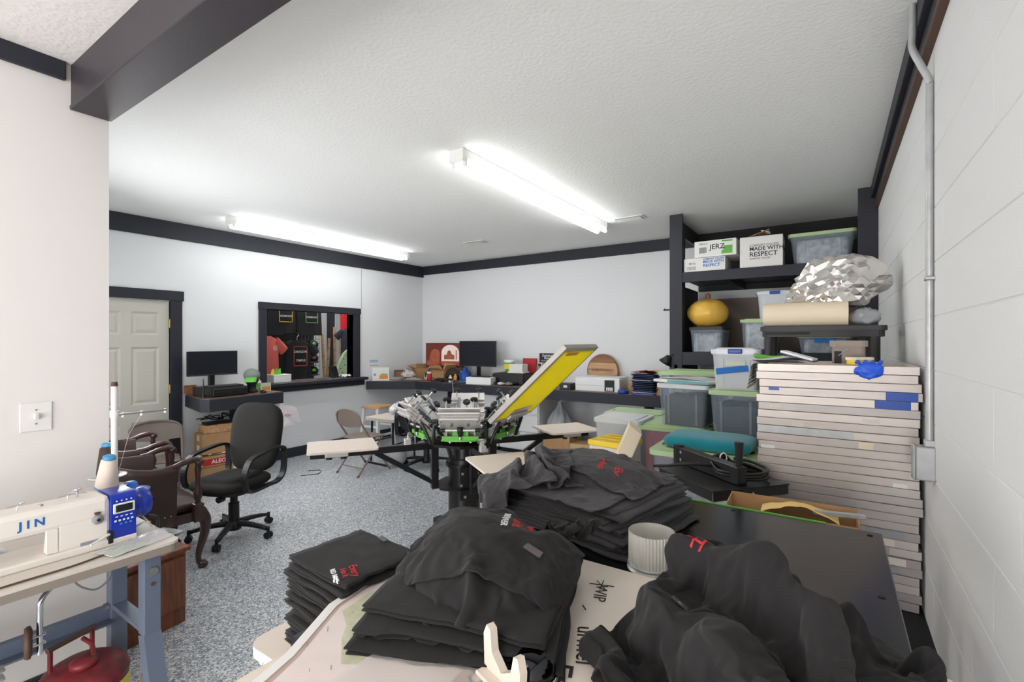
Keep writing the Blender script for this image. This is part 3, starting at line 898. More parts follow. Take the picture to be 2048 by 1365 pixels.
# ---- leather armchair with carved legs, facing +x
def armchair(label, loc, rz):
    t = thing('leather_armchair', label, 'armchair', loc, rz, 'leather armchairs by the door')
    seat = [(0.29, -0.27), (0.30, -0.15), (0.305, 0), (0.30, 0.15), (0.29, 0.27), (-0.05, 0.27), (-0.20, 0.22), (-0.28, 0.10), (-0.28, -0.10), (-0.20, -0.22), (-0.05, -0.27)]
    puffy(MB(), seat, 0.07, 0.40, edge=0.05, dome=0.5).build('seat', M['leather'], t)
    rail = [(x * 1.03, y * 1.03) for x, y in seat]
    MB().prism(rail, 0.335, 0.40).build('seat_rail', M['mahogany'], t)
    # wrap-around back: a thick curved leather wall open to the front
    def wall(off, z):
        pts = []
        for i in range(25):
            a = R(112) + (R(248) - R(112)) * i / 24
            pts.append((0.02 + (0.31 + off) * math.cos(a) * 1.0, (0.30 + off) * math.sin(a) * 1.0))
        lead = [(0.13, 0.282 + off * 0.97), (0.06, 0.288 + off * 0.97), (-0.02, 0.291 + off * 0.97)]
        return lead + pts + [(-0.02, -0.291 - off * 0.97), (0.06, -0.288 - off * 0.97), (0.13, -0.282 - off * 0.97)]
    rings = []
    for z, o1 in ((0.40, 0.0), (0.58, 0.012), (0.70, 0.02), (0.735, 0.014), (0.742, -0.01), (0.73, -0.035), (0.58, -0.045), (0.44, -0.04)):
        row = wall(o1, z)
        rings.append([(x, y, z + 0.09 * max(0.0, -x / 0.3) ** 1.5 * (1 if z > 0.5 else 0) * (z - 0.4) / 0.34) for x, y in row])
    mb = MB()
    n = len(rings[0])
    vs = [p for r in rings for p in r]
    mb.add(vs, [(i * n + j, i * n + j + 1, (i + 1) * n + j + 1, (i + 1) * n + j) for i in range(len(rings) - 1) for j in range(n - 1)], True)
    mb.add([r[0] for r in rings], [tuple(range(len(rings)))], False)
    mb.add([r[-1] for r in rings], [tuple(range(len(rings)))[::-1]], False)
    mb.build('backrest', M['leather'], t)
    nl = MB()
    w = wall(0.004, 0)
    for i in range(len(w) - 1):
        for k in range(2):
            x = w[i][0] + (w[i + 1][0] - w[i][0]) * k / 2
            y = w[i][1] + (w[i + 1][1] - w[i][1]) * k / 2
            nl.ball((x, y, 0.412), 0.0055, 6, 4)
    o = nl.build('nailheads', M['brass'], t)
    o['kind'] = 'stuff'
    for s in (-1, 1):
        arm = smooth_path([(0.06, s * 0.28, 0.73), (0.11, s * 0.285, 0.735), (0.17, s * 0.29, 0.755), (0.24, s * 0.29, 0.765), (0.265, s * 0.29, 0.745)], 5)
        MB().tube(arm, [0.016 + 0.008 * (i / len(arm)) for i in range(len(arm))], 10).ball((0.262, s * 0.29, 0.742), 0.028, 12, 8).build('arm', M['mahogany'], t)
        MB().lathe([(0.020, 0.40), (0.020, 0.46), (0.016, 0.475), (0.026, 0.50), (0.03, 0.53), (0.018, 0.56), (0.013, 0.60), (0.017, 0.66), (0.021, 0.70), (0.015, 0.725), (0.02, 0.74)], 14, (0.255, s * 0.285, 0)).build('arm_post', M['mahogany'], t)
        MB().bx(0.225, 0.285, s * 0.285 - 0.03, s * 0.285 + 0.03, 0.335, 0.46, 0.006).build('post_block', M['mahogany'], t)
        leg = smooth_path([(0.265, s * 0.27, 0.40), (0.30, s * 0.285, 0.33), (0.295, s * 0.285, 0.24), (0.265, s * 0.275, 0.12), (0.265, s * 0.272, 0.05), (0.285, s * 0.28, 0.025)], 5)
        k = len(leg)
        MB().tube(leg, [0.045 - 0.027 * min(1, i / (k * 0.65)) + (0.012 if i > k - 4 else 0) for i in range(k)], 12).ball((0.29, s * 0.282, 0.022), 0.026, 12, 8, (1.15, 1, 0.85)).build('leg', M['mahogany'], t)
        MB().tube([(-0.2, s * 0.19, 0.36), (-0.22, s * 0.20, 0.2), (-0.27, s * 0.215, 0.0)], [0.026, 0.022, 0.018], 8).build('leg', M['mahogany'], t)
    return t


armchair('brown leather armchair with carved wooden legs beside the office chair', (-3.98, 1.36, 0), R(84))
armchair('brown leather armchair half hidden between its twin and the door', (-4.78, 1.50, 0), R(80))


# ---- steel folding chair, facing +x
def folding_chair(label, loc, rz):
    t = thing('folding_chair', label, 'folding chair', loc, rz, 'taupe folding chairs')
    w = 0.215
    top = []
    for s in (1,):
        arch = [(-0.205, w, 0.62)] + [(-0.225 - 0.012 * math.sin(a), w * math.cos(a) * (1 if abs(math.cos(a)) < 0.999 else 1), 0.66 + 0.115 * math.sin(a) ** 0.7) for a in [PI * i / 14 for i in range(1, 14)]] + [(-0.205, -w, 0.62)]
    path = [(0.235, w, 0.0), (0.02, w, 0.30)] + arch + [(0.02, -w, 0.30), (0.235, -w, 0.0)]
    MB().tube(path, 0.0115, 10).build('front_frame', M['taupe'], t)
    for s in (-1, 1):
        MB().tube([(-0.235, s * 0.19, 0.0), (0.13, s * 0.19, 0.42)], 0.0105, 10).build('rear_leg', M['taupe'], t)
        MB().cyl((-0.235, s * 0.19, 0.0), (-0.222, s * 0.19, 0.015), 0.013, n=10).build('foot_cap', M['brown_edge'], t)
        MB().bx(-0.12, 0.12, s * 0.2 - 0.004, s * 0.2 + 0.004, 0.395, 0.41, 0.002).build('link', M['taupe'], t)
    MB().tube([(-0.16, -0.19, 0.085), (-0.16, 0.19, 0.085)], 0.007, 8).build('stretcher', M['taupe'], t)
    MB().bx(0.185, 0.205, -w, w, 0.035, 0.06, 0.003).build('front_bar', M['black_metal'], t)
    MB().tube([(0.10, -w, 0.19), (0.10, w, 0.19)], 0.006, 8).build('stretcher', M['taupe'], t)
    puffy(MB(), rrect(0.38, 0.385, 0.06), 0.022, 0.415, o=(0.01, 0, 0), edge=0.012, dome=-0.3).build('seat', M['taupe'], t)
    def bp(u, v):
        y = (u - 0.5) * 2 * (w - 0.008)
        zt = 0.655 + 0.115 * max(0.0, 1 - ((y) / w) ** 2) ** 0.42
        zb = 0.575 + 0.01 * math.cos(u * 2 * PI)
        z = zb + (zt - zb) * v
        return (-0.195 - (z - 0.55) * 0.16 - 0.03 * (1 - (2 * u - 1) ** 2), y, z)
    MB().grid(bp, 22, 8).build('backrest', M['taupe'], t)
    return t


folding_chair('taupe steel folding chair standing on the open floor by the hatch wall', (-4.77, 3.90, 0), R(90))
folding_chair('taupe steel folding chair against the cream panel door', (-5.50, 2.00, 0), R(-20))


# ---- swivel chair, facing +x
def five_star(t, seat_h, rad=0.31):
    MB().cyl((0, 0, 0.085), (0, 0, seat_h - 0.04), 0.028, n=14).build('gas_lift', M['black_plastic'], t)
    MB().cyl((0, 0, 0.11), (0, 0, 0.27), 0.04, n=16).lathe([(0.0, 0.05), (0.055, 0.055), (0.06, 0.10), (0.042, 0.125)], 18).build('hub', M['black_plastic'], t)
    for k in range(5):
        a = R(72 * k + 20)
        dx, dy = math.cos(a), math.sin(a)
        mb = MB()
        prof = [(0.05, 0.105, 0.024), (0.14, 0.105, 0.021), (0.24, 0.092, 0.018), (rad - 0.01, 0.078, 0.016)]
        vs = []
        for r, z, h in prof:
            for sy, sz in ((-1, -1), (1, -1), (0.75, 1), (-0.75, 1)):
                vs.append((dx * r - dy * sy * h, dy * r + dx * sy * h, z + sz * h * 0.75))
        mb.add(vs, [(i * 4 + j, i * 4 + (j + 1) % 4, (i + 1) * 4 + (j + 1) % 4, (i + 1) * 4 + j) for i in range(3) for j in range(4)] + [(12, 13, 14, 15)], True)
        leg = mb.build('base_leg', M['black_plastic'], t)
        ca = MB().cyl((dx * rad, dy * rad, 0.05), (dx * rad, dy * rad, 0.095), 0.012, n=8)
        for s in (-1, 1):
            ca.cyl((dx * rad - dy * s * 0.006, dy * rad + dx * s * 0.006, 0.027), (dx * rad - dy * s * 0.024, dy * rad + dx * s * 0.024, 0.027), 0.027, n=14)
        ca.build('caster', M['black_plastic'], leg)


def office_chair(label, loc, rz, arms=True, tall=True, m='fabric_black'):
    t = thing('office_chair', label, 'office chair', loc, rz, 'black office chairs')
    five_star(t, 0.44)
    puffy(MB(), [(x, y * (0.93 + 0.07 * (x + 0.25) / 0.5)) for x, y in rrect(0.48, 0.49, 0.12, 7)], 0.085, 0.405, o=(0.02, 0, 0), edge=0.06, dome=0.25).build('seat', M[m], t)
    MB().prism(rrect(0.40, 0.40, 0.1, 6), 0.385, 0.41, None, (0.02, 0, 0)).build('seat_pan', M['black_plastic'], t)
    MB().bx(-0.12, 0.12, -0.07, 0.07, 0.35, 0.385, 0.01).cyl((0.09, -0.02, 0.33), (0.14, -0.02, 0.33), 0.025, n=14).build('tilt_mechanism', M['black_plastic'], t)
    H = 0.58 if tall else 0.40
    out = []
    for i in range(40):
        a = 2 * PI * i / 40
        c, s = math.cos(a), math.sin(a)
        y = 0.25 * (abs(c) ** 0.55) * (1 if c > 0 else -1)
        z = (H / 2) * (abs(s) ** 0.62) * (1 if s > 0 else -1)
        y *= 1.0 - 0.10 * (0.5 - z / H)
        out.append((y, z))
    tilt = Matrix.Rotation(R(-9), 3, 'Y')
    rot = tilt @ Matrix(((0, 0, 1), (1, 0, 0), (0, 1, 0)))
    puffy(MB(), out, 0.065, -0.02, rot=rot, o=(-0.255, 0, 0.47 + H / 2), edge=0.045, dome=0.12).build('backrest', M[m], t)
    puffy(MB(), [(y * 0.96, z * 0.97) for y, z in out], 0.02, -0.036, rot=rot, o=(-0.255, 0, 0.47 + H / 2), edge=0.03, dome=-0.2).build('back_shell', M['black_plastic'], t)
    MB().bx(-0.29, -0.10, -0.035, 0.035, 0.36, 0.382, 0.004).box((-0.275, 0, 0.46), (0.02, 0.07, 0.22), rot=Matrix.Rotation(R(-9), 3, 'Y'), ch=0.004).build('back_bracket', M['black_plastic'], t)
    if arms:
        for s in (-1, 1):
            y = s * 0.275
            loop = smooth_path([(-0.10, y * 0.9, 0.405), (0.10, y * 0.93, 0.405), (0.185, y, 0.44), (0.205, y, 0.55), (0.15, y, 0.655), (0.03, y, 0.685), (-0.14, y, 0.70), (-0.235, y, 0.68), (-0.25, y, 0.60), (-0.24, y * 0.98, 0.47), (-0.19, y * 0.92, 0.41), (-0.10, y * 0.9, 0.405)], 5)
            mb = MB()
            k = len(loop)
            vs = []
            for i, p in enumerate(loop):
                d = (loop[min(i + 1, k - 1)] - loop[max(i - 1, 0)])
                nrm = Vector((-d.z, 0, d.x)).normalized()
                w2 = 0.024
                for sy, sn in ((-1, -0.6), (1, -0.6), (1, 0.6), (-1, 0.6)):
                    vs.append(p + Vector((0, sy * w2, 0)) + nrm * sn * 0.016)
            mb.add(vs, [(i * 4 + j, i * 4 + (j + 1) % 4, (i + 1) * 4 + (j + 1) % 4, (i + 1) * 4 + j) for i in range(k - 1) for j in range(4)], False)
            mb.build('armrest', M['black_plastic'], t, weld=True)
    return t


office_chair('black fabric office chair with loop arms on the open floor', (-4.06, 2.02, 0), R(-68))
office_chair('black office chair standing behind the printing press', (-4.26, 4.47, 0), R(100), arms=True, tall=False)
# ================================================================== screen printing press
M['platen'] = mat('birch_platen', rgb(226, 212, 198), 0.55, var=0.06, vscale=20, stretch=(1, 6, 1))
M['platen_edge'] = mat('platen_edge', rgb(190, 160, 146), 0.6)
M['press_black'] = mat('press_black', rgb(24, 22, 23), 0.32, bump=0.03, bscale=150)
M['mesh_yellow'] = mat('yellow_screen_mesh', rgb(240, 228, 36), 0.5)
_nt = M['mesh_yellow'].node_tree
_tr = _nt.nodes.new('ShaderNodeBsdfTranslucent')
_tr.inputs[0].default_value = (*rgb(250, 238, 40), 1)
_mx = _nt.nodes.new('ShaderNodeMixShader')
_mx.inputs[0].default_value = 0.6
_nt.links.new(_nt.nodes['Principled BSDF'].outputs[0], _mx.inputs[1])
_nt.links.new(_tr.outputs[0], _mx.inputs[2])
_nt.links.new(_mx.outputs[0], _nt.nodes['Material Output'].inputs[0])
M['spring'] = mat('spring_steel', rgb(120, 124, 128), 0.3, 0.9)
PC = (-2.50, 3.06)
press = thing('screen_printing_press', 'four station screen printing press with lime green brackets and black column', 'printing press', (*PC, 0), 0)
ARM0 = R(56)

col = MB().cyl((0, 0, 0.02), (0, 0, 0.64), 0.128, n=36).build('column', M['press_black'], press)
MB().cyl((0, 0, 0.58), (0, 0, 0.605), 0.15, n=36).cyl((0, 0, 0.0), (0, 0, 0.03), 0.16, n=36).build('column_flange', M['press_black'], press)
MB().cyl((0, 0, 0.64), (0, 0, 0.86), 0.09, n=28).build('inner_column', M['press_black'], press)
for k in range(4):
    a = R(170) + k * PI / 2
    m3 = Matrix.Rotation(a, 3, 'Z')
    ft = MB().box(m3 @ Vector((0.235, 0, 0.035)), (0.25, 0.085, 0.07), a, 0.006).build('foot', M['press_black'], press)
    MB().cyl(m3 @ Vector((0.33, 0, 0)), m3 @ Vector((0.33, 0, 0.012)), 0.03, n=14).build('foot_pad', M['black_plastic'], ft)
# octagonal top plate and bracket plate with bolts
MB().prism([(0.30 * math.cos(ARM0 + PI / 8 + i * PI / 4), 0.30 * math.sin(ARM0 + PI / 8 + i * PI / 4)) for i in range(8)], 0.765, 0.785).build('rotor_plate', M['press_black'], press)
MB().prism([(0.24 * math.cos(ARM0 + PI / 8 + i * PI / 4), 0.24 * math.sin(ARM0 + PI / 8 + i * PI / 4)) for i in range(8)], 0.42, 0.435).build('rotor_plate', M['press_black'], press)
a = R(-42)
m3 = Matrix.Rotation(a, 3, 'Z')
pl = MB().box(m3 @ Vector((0.165, 0.03, 0.47)), (0.014, 0.19, 0.26), a, 0.004).build('lock_plate', M['press_black'], press)
for dy, dz in ((-0.04, 0.55), (0.08, 0.55), (0.09, 0.40), (-0.02, 0.37), (-0.05, 0.46)):
    MB().cyl(m3 @ Vector((0.172, dy, dz)), m3 @ Vector((0.182, dy, dz)), 0.011, n=8).build('bolt', M['steel'], pl)
MB().cyl(m3 @ Vector((0.172, 0.045, 0.43)), m3 @ Vector((0.174, 0.045, 0.43)), 0.02, n=14).build('badge', M['green'], pl)
for k in range(4):
    a = ARM0 + k * PI / 2
    m3 = Matrix.Rotation(a, 3, 'Z')
    def W(x, y, z):
        return m3 @ Vector((x, y, z))
    arm = MB().box(W(0.70, 0, 0.755), (0.92, 0.05, 0.05), a, 0.003).build('station_arm', M['press_black'], press)
    MB().box(W(0.245, 0, 0.595), (0.055, 0.055, 0.36), a, 0.003).build('arm_post', M['press_black'], arm)
    d = W(0.70, 0, 0.735) - W(0.25, 0, 0.46)
    L = d.length
    rot = m3 @ Matrix.Rotation(-math.atan2(0.275, 0.45), 3, 'Y')
    MB().box((W(0.70, 0, 0.735) + W(0.25, 0, 0.46)) / 2, (L, 0.035, 0.035), rot=rot, ch=0.003).build('arm_brace', M['press_black'], arm)
    for z in (0.50, 0.74):
        MB().cyl(W(0.272, 0.012, z), W(0.282, 0.012, z), 0.010, n=8).build('bolt', M['steel'], arm)
    # registration stop on the arm
    st = MB().box(W(0.46, 0.0, 0.80), (0.05, 0.045, 0.05), a, 0.004).box(W(0.45, 0.0, 0.83), (0.022, 0.03, 0.05), a, 0.003).build('registration_stop', M['alum'], arm)
    MB().cyl(W(0.44, -0.03, 0.853), W(0.44, 0.03, 0.853), 0.017, n=14).build('stop_roller', M['steel'], st)
    MB().cyl(W(0.40, 0, 0.78), W(0.40, 0, 0.835), 0.005, n=8).cyl(W(0.40, 0, 0.835), W(0.40, 0, 0.841), 0.016, n=12).build('stop_screw', M['steel'], st)
    # platen and its bracket
    p = MB()
    q = rrect(0.48, 0.42, 0.025)
    p.prism([(0, 0)] and q, 0.8, 0.814, m3, W(0.94, 0, 0))
    plt = p.build('platen', [M['platen']], press)
    MB().box(W(0.98, 0, 0.768), (0.16, 0.13, 0.055), a, 0.004).build('platen_bracket', M['alum'], plt)
    for dx in (-0.05, 0.05):
        MB().cyl(W(0.98 + dx, 0, 0.715), W(0.98 + dx, 0, 0.73), 0.022, n=12).cyl(W(0.98 + dx, 0, 0.73), W(0.98 + dx, 0, 0.745), 0.006, n=8).build('clamp_knob', M['black_plastic'], plt)

# print carousel
MB().cyl((0, 0, 0.80), (0, 0, 0.83), 0.17, n=32).cyl((0, 0, 0.83), (0, 0, 0.857), 0.30, n=36).cyl((0, 0, 0.86), (0, 0, 0.93), 0.07, n=20).build('carousel_hub', M['press_black'], press)
PIT = R(-43)


def press_head(ang, idx):
    m3 = Matrix.Rotation(ang, 3, 'Z')
    ml = m3 @ Matrix.Rotation(PIT, 3, 'Y')
    piv = Vector((0.31, 0, 0.885))

    def W(x, y, z):
        return m3 @ Vector((x, y, z))

    def T(s, y, n):
        return m3 @ piv + ml @ Vector((s * 1.5, y, n * 1.15))
    h = MB()
    n = 8
    out = [(0.40 * math.cos(R(-21 + 42 * i / n)), 0.40 * math.sin(R(-21 + 42 * i / n))) for i in range(n + 1)]
    inn = [(0.27 * math.cos(R(21 - 42 * i / n)), 0.27 * math.sin(R(21 - 42 * i / n))) for i in range(n + 1)]
    h.prism(out + inn, 0.845, 0.857, m3)
    h.prism([(0.378, -0.135), (0.395, -0.135), (0.395, 0.135), (0.378, 0.135)], 0.857, 0.885, m3)
    hd = h.build('head_bracket', M['green'], press)
    for s in (-1, 1):
        MB().prism([(0.26, 0.857), (0.36, 0.857), (0.37, 0.90), (0.32, 0.93), (0.28, 0.90)], s * 0.105 - 0.006, s * 0.105 + 0.006, m3 @ XZ_Y).build('pivot_cheek', M['alum'], hd)
        MB().cyl(W(0.385, s * 0.075, 0.835), W(0.385, s * 0.075, 0.845), 0.011, n=8).build('bolt', M['steel'], hd)
        # lift spring
        MB().tube([T(0.0, s * 0.075, 0.05), T(0.14, s * 0.075, 0.05)], 0.012, 10).build('spring', M['spring'], hd)
        MB().tube([W(0.12, s * 0.075, 0.875), T(0.0, s * 0.075, 0.05)], 0.005, 6).build('spring_rod', M['steel'], hd)
        # side micro adjusters
        MB().cyl(T(0.05, s * 0.11, 0.02), T(0.05, s * 0.175, 0.02), 0.010, n=10).build('adjuster_rod', M['chrome'], hd)
        MB().cyl(T(0.05, s * 0.165, 0.02), T(0.05, s * 0.195, 0.02), 0.019, n=12).build('adjuster_knob', M['black_plastic'], hd)
        MB().cyl(T(0.16, s * 0.10, 0.03), T(0.16, s * 0.10, 0.12), 0.0065, n=8).build('clamp_screw', M['chrome'], hd)
        MB().lathe([(0, 0), (0.026, 0.0), (0.029, 0.006), (0.024, 0.014), (0, 0.015)], 10, T(0.16, s * 0.10, 0.12), ml).build('clamp_knob', M['black_plastic'], hd)
        MB().tube([T(0.10, s * 0.165, -0.01), T(0.10, s * 0.185, -0.015), T(0.0, s * 0.20, -0.075)], 0.0125, 10).build('lever', M['black_plastic'], hd)
    cast = [(x * 1.5, y) for x, y in [(-0.02, -0.11), (0.03, -0.115), (0.10, -0.10), (0.155, -0.055), (0.165, 0.0), (0.155, 0.055), (0.10, 0.10), (0.03, 0.115), (-0.02, 0.11)]]
    MB().prism(cast, 0.008, 0.03, ml, m3 @ piv).build('head_casting', M['white_metal'], hd)
    MB().prism([(0.09 + 0.03 * math.cos(i * PI / 8), 0.05 + 0.014 * math.sin(i * PI / 8)) for i in range(16)], 0.0295, 0.0315, ml, m3 @ piv).build('casting_slot', M['black'], hd)
    MB().prism([(-0.01, -0.12), (0.09, -0.15), (0.17, -0.15), (0.17, 0.15), (0.09, 0.15), (-0.01, 0.12)], -0.012, -0.004, ml, m3 @ piv).build('back_plate', M['alum'], hd)
    cl = MB()
    cl.box(T(0.165, 0, -0.012), (0.10, 0.30, 0.012), rot=ml, ch=0.002)
    cl.box(T(0.165, 0, 0.028), (0.085, 0.30, 0.012), rot=ml, ch=0.002)
    cl.box(T(0.118, 0, 0.008), (0.012, 0.30, 0.05), rot=ml, ch=0.002)
    cl.box(T(0.150, 0, -0.026), (0.045, 0.28, 0.016), rot=ml, ch=0.002)
    cl.build('screen_clamp', M['alum'], hd)
    for y in (-0.13, 0.13):
        MB().cyl(T(0.15, y, -0.034), T(0.15, y, -0.037), 0.008, n=8).build('clamp_bolt', M['steel'], hd)
    MB().cyl(T(0.06, 0.0, 0.03), T(0.06, 0.0, 0.12), 0.008, n=8).build('tilt_screw', M['chrome'], hd)
    MB().lathe([(0, 0), (0.030, 0.0), (0.034, 0.008), (0.028, 0.018), (0, 0.02)], 12, T(0.06, 0, 0.12), ml).build('tilt_knob', M['black_plastic'], hd)
    MB().cyl(T(0.07, -0.12, -0.03), T(0.07, 0.12, -0.03), 0.009, n=10).build('cross_rod', M['alum'], hd)
    for s in (-1, 1):
        MB().cyl(T(0.07, s * 0.11, -0.03), T(0.07, s * 0.145, -0.03), 0.015, n=12).build('rod_cap', M['black_plastic'], hd)
        MB().cyl(T(0.105, s * 0.06, -0.014), T(0.105, s * 0.06, -0.028), 0.012, n=10).build('plate_bolt', M['steel'], hd)
    MB().lathe([(0, 0), (0.022, 0.0), (0.026, 0.02), (0.014, 0.07), (0, 0.07)], 14, W(0.405, 0, 0.955), Matrix.Rotation(PI, 3, 'X')).build('off_contact_knob', M['black_plastic'], hd)
    MB().cyl(W(0.405, 0, 0.86), W(0.405, 0, 0.89), 0.010, n=10).build('off_contact_screw', M['chrome'], hd)
    MB().box(W(0.372, 0, 0.905), (0.01, 0.12, 0.05), ang, 0.003).build('rear_tab', M['green'], hd)
    MB().tube([W(0.26, 0.155, 0.87), W(0.30, 0.19, 0.90), W(0.33, 0.20, 0.98)], 0.014, 10).build('indexer_tube', M['black_plastic'], hd)
    MB().lathe([(0, 0), (0.034, 0), (0.038, 0.008), (0.03, 0.02), (0, 0.022)], 12, W(0.33, 0.20, 0.98)).build('indexer_knob', M['black_plastic'], hd)
    def T1(s, y, n):
        return m3 @ piv + ml @ Vector((s, y, n))
    return T1, ml


frames = {}
for i in range(6):
    frames[i] = press_head(R(-55 + 60 * i), i)

# silk screen clamped in one head
T, ml = frames[1]
M['screen_rail'] = mat('dull_alum_rail', rgb(182, 176, 168), 0.45, 0.4)
scr = thing('silk_screen', 'aluminium framed silk screen with yellow mesh raised on the press', 'silk screen', (*PC, 0))
SW, SL, s0 = 0.325, 0.80, 0.17


def sbar(y0, y1, sa, sb, name):
    MB().box(T(s0 + (sa + sb) / 2, (y0 + y1) / 2, 0.004), (sb - sa, y1 - y0, 0.036), rot=ml, ch=0.002).build(name, M['screen_rail'], scr)


sbar(-SW, -SW + 0.038, 0.0, SL, 'frame_rail')
sbar(SW - 0.038, SW, 0.0, SL, 'frame_rail')
sbar(-SW + 0.038, SW - 0.038, 0.0, 0.038, 'frame_rail')
sbar(-SW + 0.038, SW - 0.038, SL - 0.038, SL, 'frame_rail')
MB().box(T(s0 + SL / 2, 0, -0.015), (SL - 0.06, 2 * SW - 0.06, 0.0004), rot=ml).build('mesh', M['mesh_yellow'], scr)
MB().box(T(s0 + SL - 0.06, -0.12, -0.0162), (0.03, 0.22, 0.0008), rot=ml).build('mesh_tape', M['orange'], scr)
# ================================================================== counters, desks, clutter, shop
M['counter_top'] = mat_wood('walnut_laminate', rgb(120, 94, 78), rgb(92, 72, 62), 4, 0.45, 'X')
M['screen_off'] = mat('screen_off', rgb(34, 37, 44), 0.25)
M['wall_screen'] = mat('screen_wallpaper_dark', rgb(96, 40, 30), 0.4, emit=rgb(96, 40, 30), estr=0.2)
M['wp_mid'] = mat('screen_wallpaper_mid', rgb(160, 84, 62), 0.4, emit=rgb(160, 84, 62), estr=0.15, var=0.4, vscale=14)
M['wp_sky'] = mat('screen_wallpaper_sky', rgb(226, 208, 200), 0.4, emit=rgb(216, 200, 192), estr=0.15)
M['wood_sign'] = mat_wood('pale_pine', rgb(222, 180, 132), rgb(186, 140, 98), 4, 0.5, 'X')
M['wood_dark_sign'] = mat_wood('brown_pine', rgb(160, 108, 68), rgb(128, 84, 54), 4, 0.5, 'X')
M['bag'] = mat_plastic('grey_carrier_film', rgb(196, 200, 204), 0.72, 0.3)
M['bag_white'] = mat_plastic('white_carrier_film', rgb(240, 232, 234), 0.93, 0.3)
M['poster_black'] = mat('poster_black', rgb(36, 36, 40), 0.5)
M['shirt_black'] = mat('jersey_black', rgb(36, 37, 41), 0.9, bump=0.2, bscale=300)
M['shirt_coral'] = mat('jersey_coral', rgb(226, 110, 98), 0.9)
M['shirt_red'] = mat('jersey_red', rgb(205, 30, 44), 0.9)
M['shirt_navy'] = mat('jersey_navy', rgb(44, 50, 60), 0.9)
M['bamboo'] = mat('bamboo', rgb(206, 170, 116), 0.55, var=0.35, vscale=9)
M['sage'] = mat('sage_board', rgb(164, 190, 150), 0.6)
M['print_white'] = mat('print_white', rgb(228, 228, 228), 0.7)
M['print_green'] = mat('print_green', rgb(110, 200, 70), 0.7)
M['print_orange'] = mat('print_orange', rgb(200, 96, 60), 0.7)
M['cap_grey'] = mat('cap_grey', rgb(128, 138, 132), 0.9)
M['light_blue'] = mat('light_blue_print', rgb(170, 200, 222), 0.6)
M['net'] = mat('steel_mesh', rgb(120, 124, 130), 0.4, 0.6)
ZT = 0.95

# ---- long counter along the back wall
t = thing('counter', 'long wall counter with a dark fascia and walnut top', 'counter')
plan = [(-6.115, 5.07), (-5.93, 5.20), (-5.79, 5.30), (-5.50, 5.52), (-1.445, 5.52), (-1.445, 6.31), (-6.115, 6.31)]
MB().prism(plan, ZT - 0.02, ZT).build('counter_top', M['counter_top'], t)
MB().prism([(x, y + 0.015) for x, y in plan], ZT - 0.10, ZT - 0.02).build('counter_core', M['black_trim'], t)
for (x0, y0), (x1, y1) in zip(plan[:4], plan[1:5]):
    L = math.hypot(x1 - x0, y1 - y0)
    a = math.atan2(y1 - y0, x1 - x0)
    MB().box(((x0 + x1) / 2 + 0.0, (y0 + y1) / 2 - 0.004, ZT - 0.064), (L + 0.012, 0.022, 0.124), a, 0.003).build('fascia', M['black_trim'], t)
for x in (-5.3, -2.0):
    MB().bx(x, x + 0.04, 6.05, 6.33, 0.55, ZT - 0.10, 0.003).build('support', M['black_trim'], t)

# ---- cash desk by the door
t = thing('cash_desk', 'wall desk with a dark fascia beside the door casing', 'desk')
plan = [(-6.12, 2.52), (-5.50, 2.40), (-5.42, 2.45), (-5.50, 3.30), (-6.12, 3.30)]
MB().prism(plan, 0.958, 0.978).build('desk_top', M['counter_top'], t)
for (x0, y0), (x1, y1) in zip(plan[:4], plan[1:5]):
    L = math.hypot(x1 - x0, y1 - y0)
    MB().box(((x0 + x1) / 2, (y0 + y1) / 2, 0.905), (L + 0.012, 0.022, 0.13), math.atan2(y1 - y0, x1 - x0), 0.003).build('fascia', M['black_trim'], t)
MB().bx(-6.12, -5.82, 2.99, 3.22, 0.0, 0.85, 0.004).build('pedestal', M['black_trim'], t)
for y in (3.03, 3.15):
    MB().box((-5.70, y, 0.64), (0.05, 0.09, 0.60), rot=Matrix.Rotation(R(30), 3, 'Y'), ch=0.003).build('brace', M['black_trim'], t)
MB().bx(-6.13, -6.11, 2.50, 2.62, 0.978, 1.08, 0.002).build('back_block', M['wood_dark_sign'], t)

t = thing('cash_till', 'black cash drawer with a key lock on the wall desk', 'cash drawer', (-5.72, 2.70, 0.978), R(3))
MB().bx(-0.19, 0.19, -0.20, 0.20, 0.0, 0.10, 0.005).build('body', M['black_plastic'], t)
MB().bx(0.19, 0.202, -0.185, 0.185, 0.012, 0.088, 0.003).build('drawer_front', M['black_plastic'], t)
MB().cyl((0.202, 0.0, 0.045), (0.212, 0.0, 0.045), 0.013, n=14).build('lock', M['chrome'], t)
for s in (-1, 1):
    MB().bx(0.202, 0.2045, s * 0.09 - 0.06, s * 0.09 + 0.06, 0.053, 0.056).build('drawer_line', M['chrome'], t)
t = thing('keyboard', 'black keyboard lying on the cash drawer', 'keyboard', (-5.66, 2.70, 1.078), R(3))
MB().bx(-0.075, 0.075, -0.19, 0.19, 0.0, 0.014, 0.003).build('case', M['black_plastic'], t)
for r in range(5):
    MB().bx(-0.06 + r * 0.026, -0.039 + r * 0.026, -0.18, 0.18, 0.014, 0.019, 0.002).build('key_row', M['dark_plastic'], t)


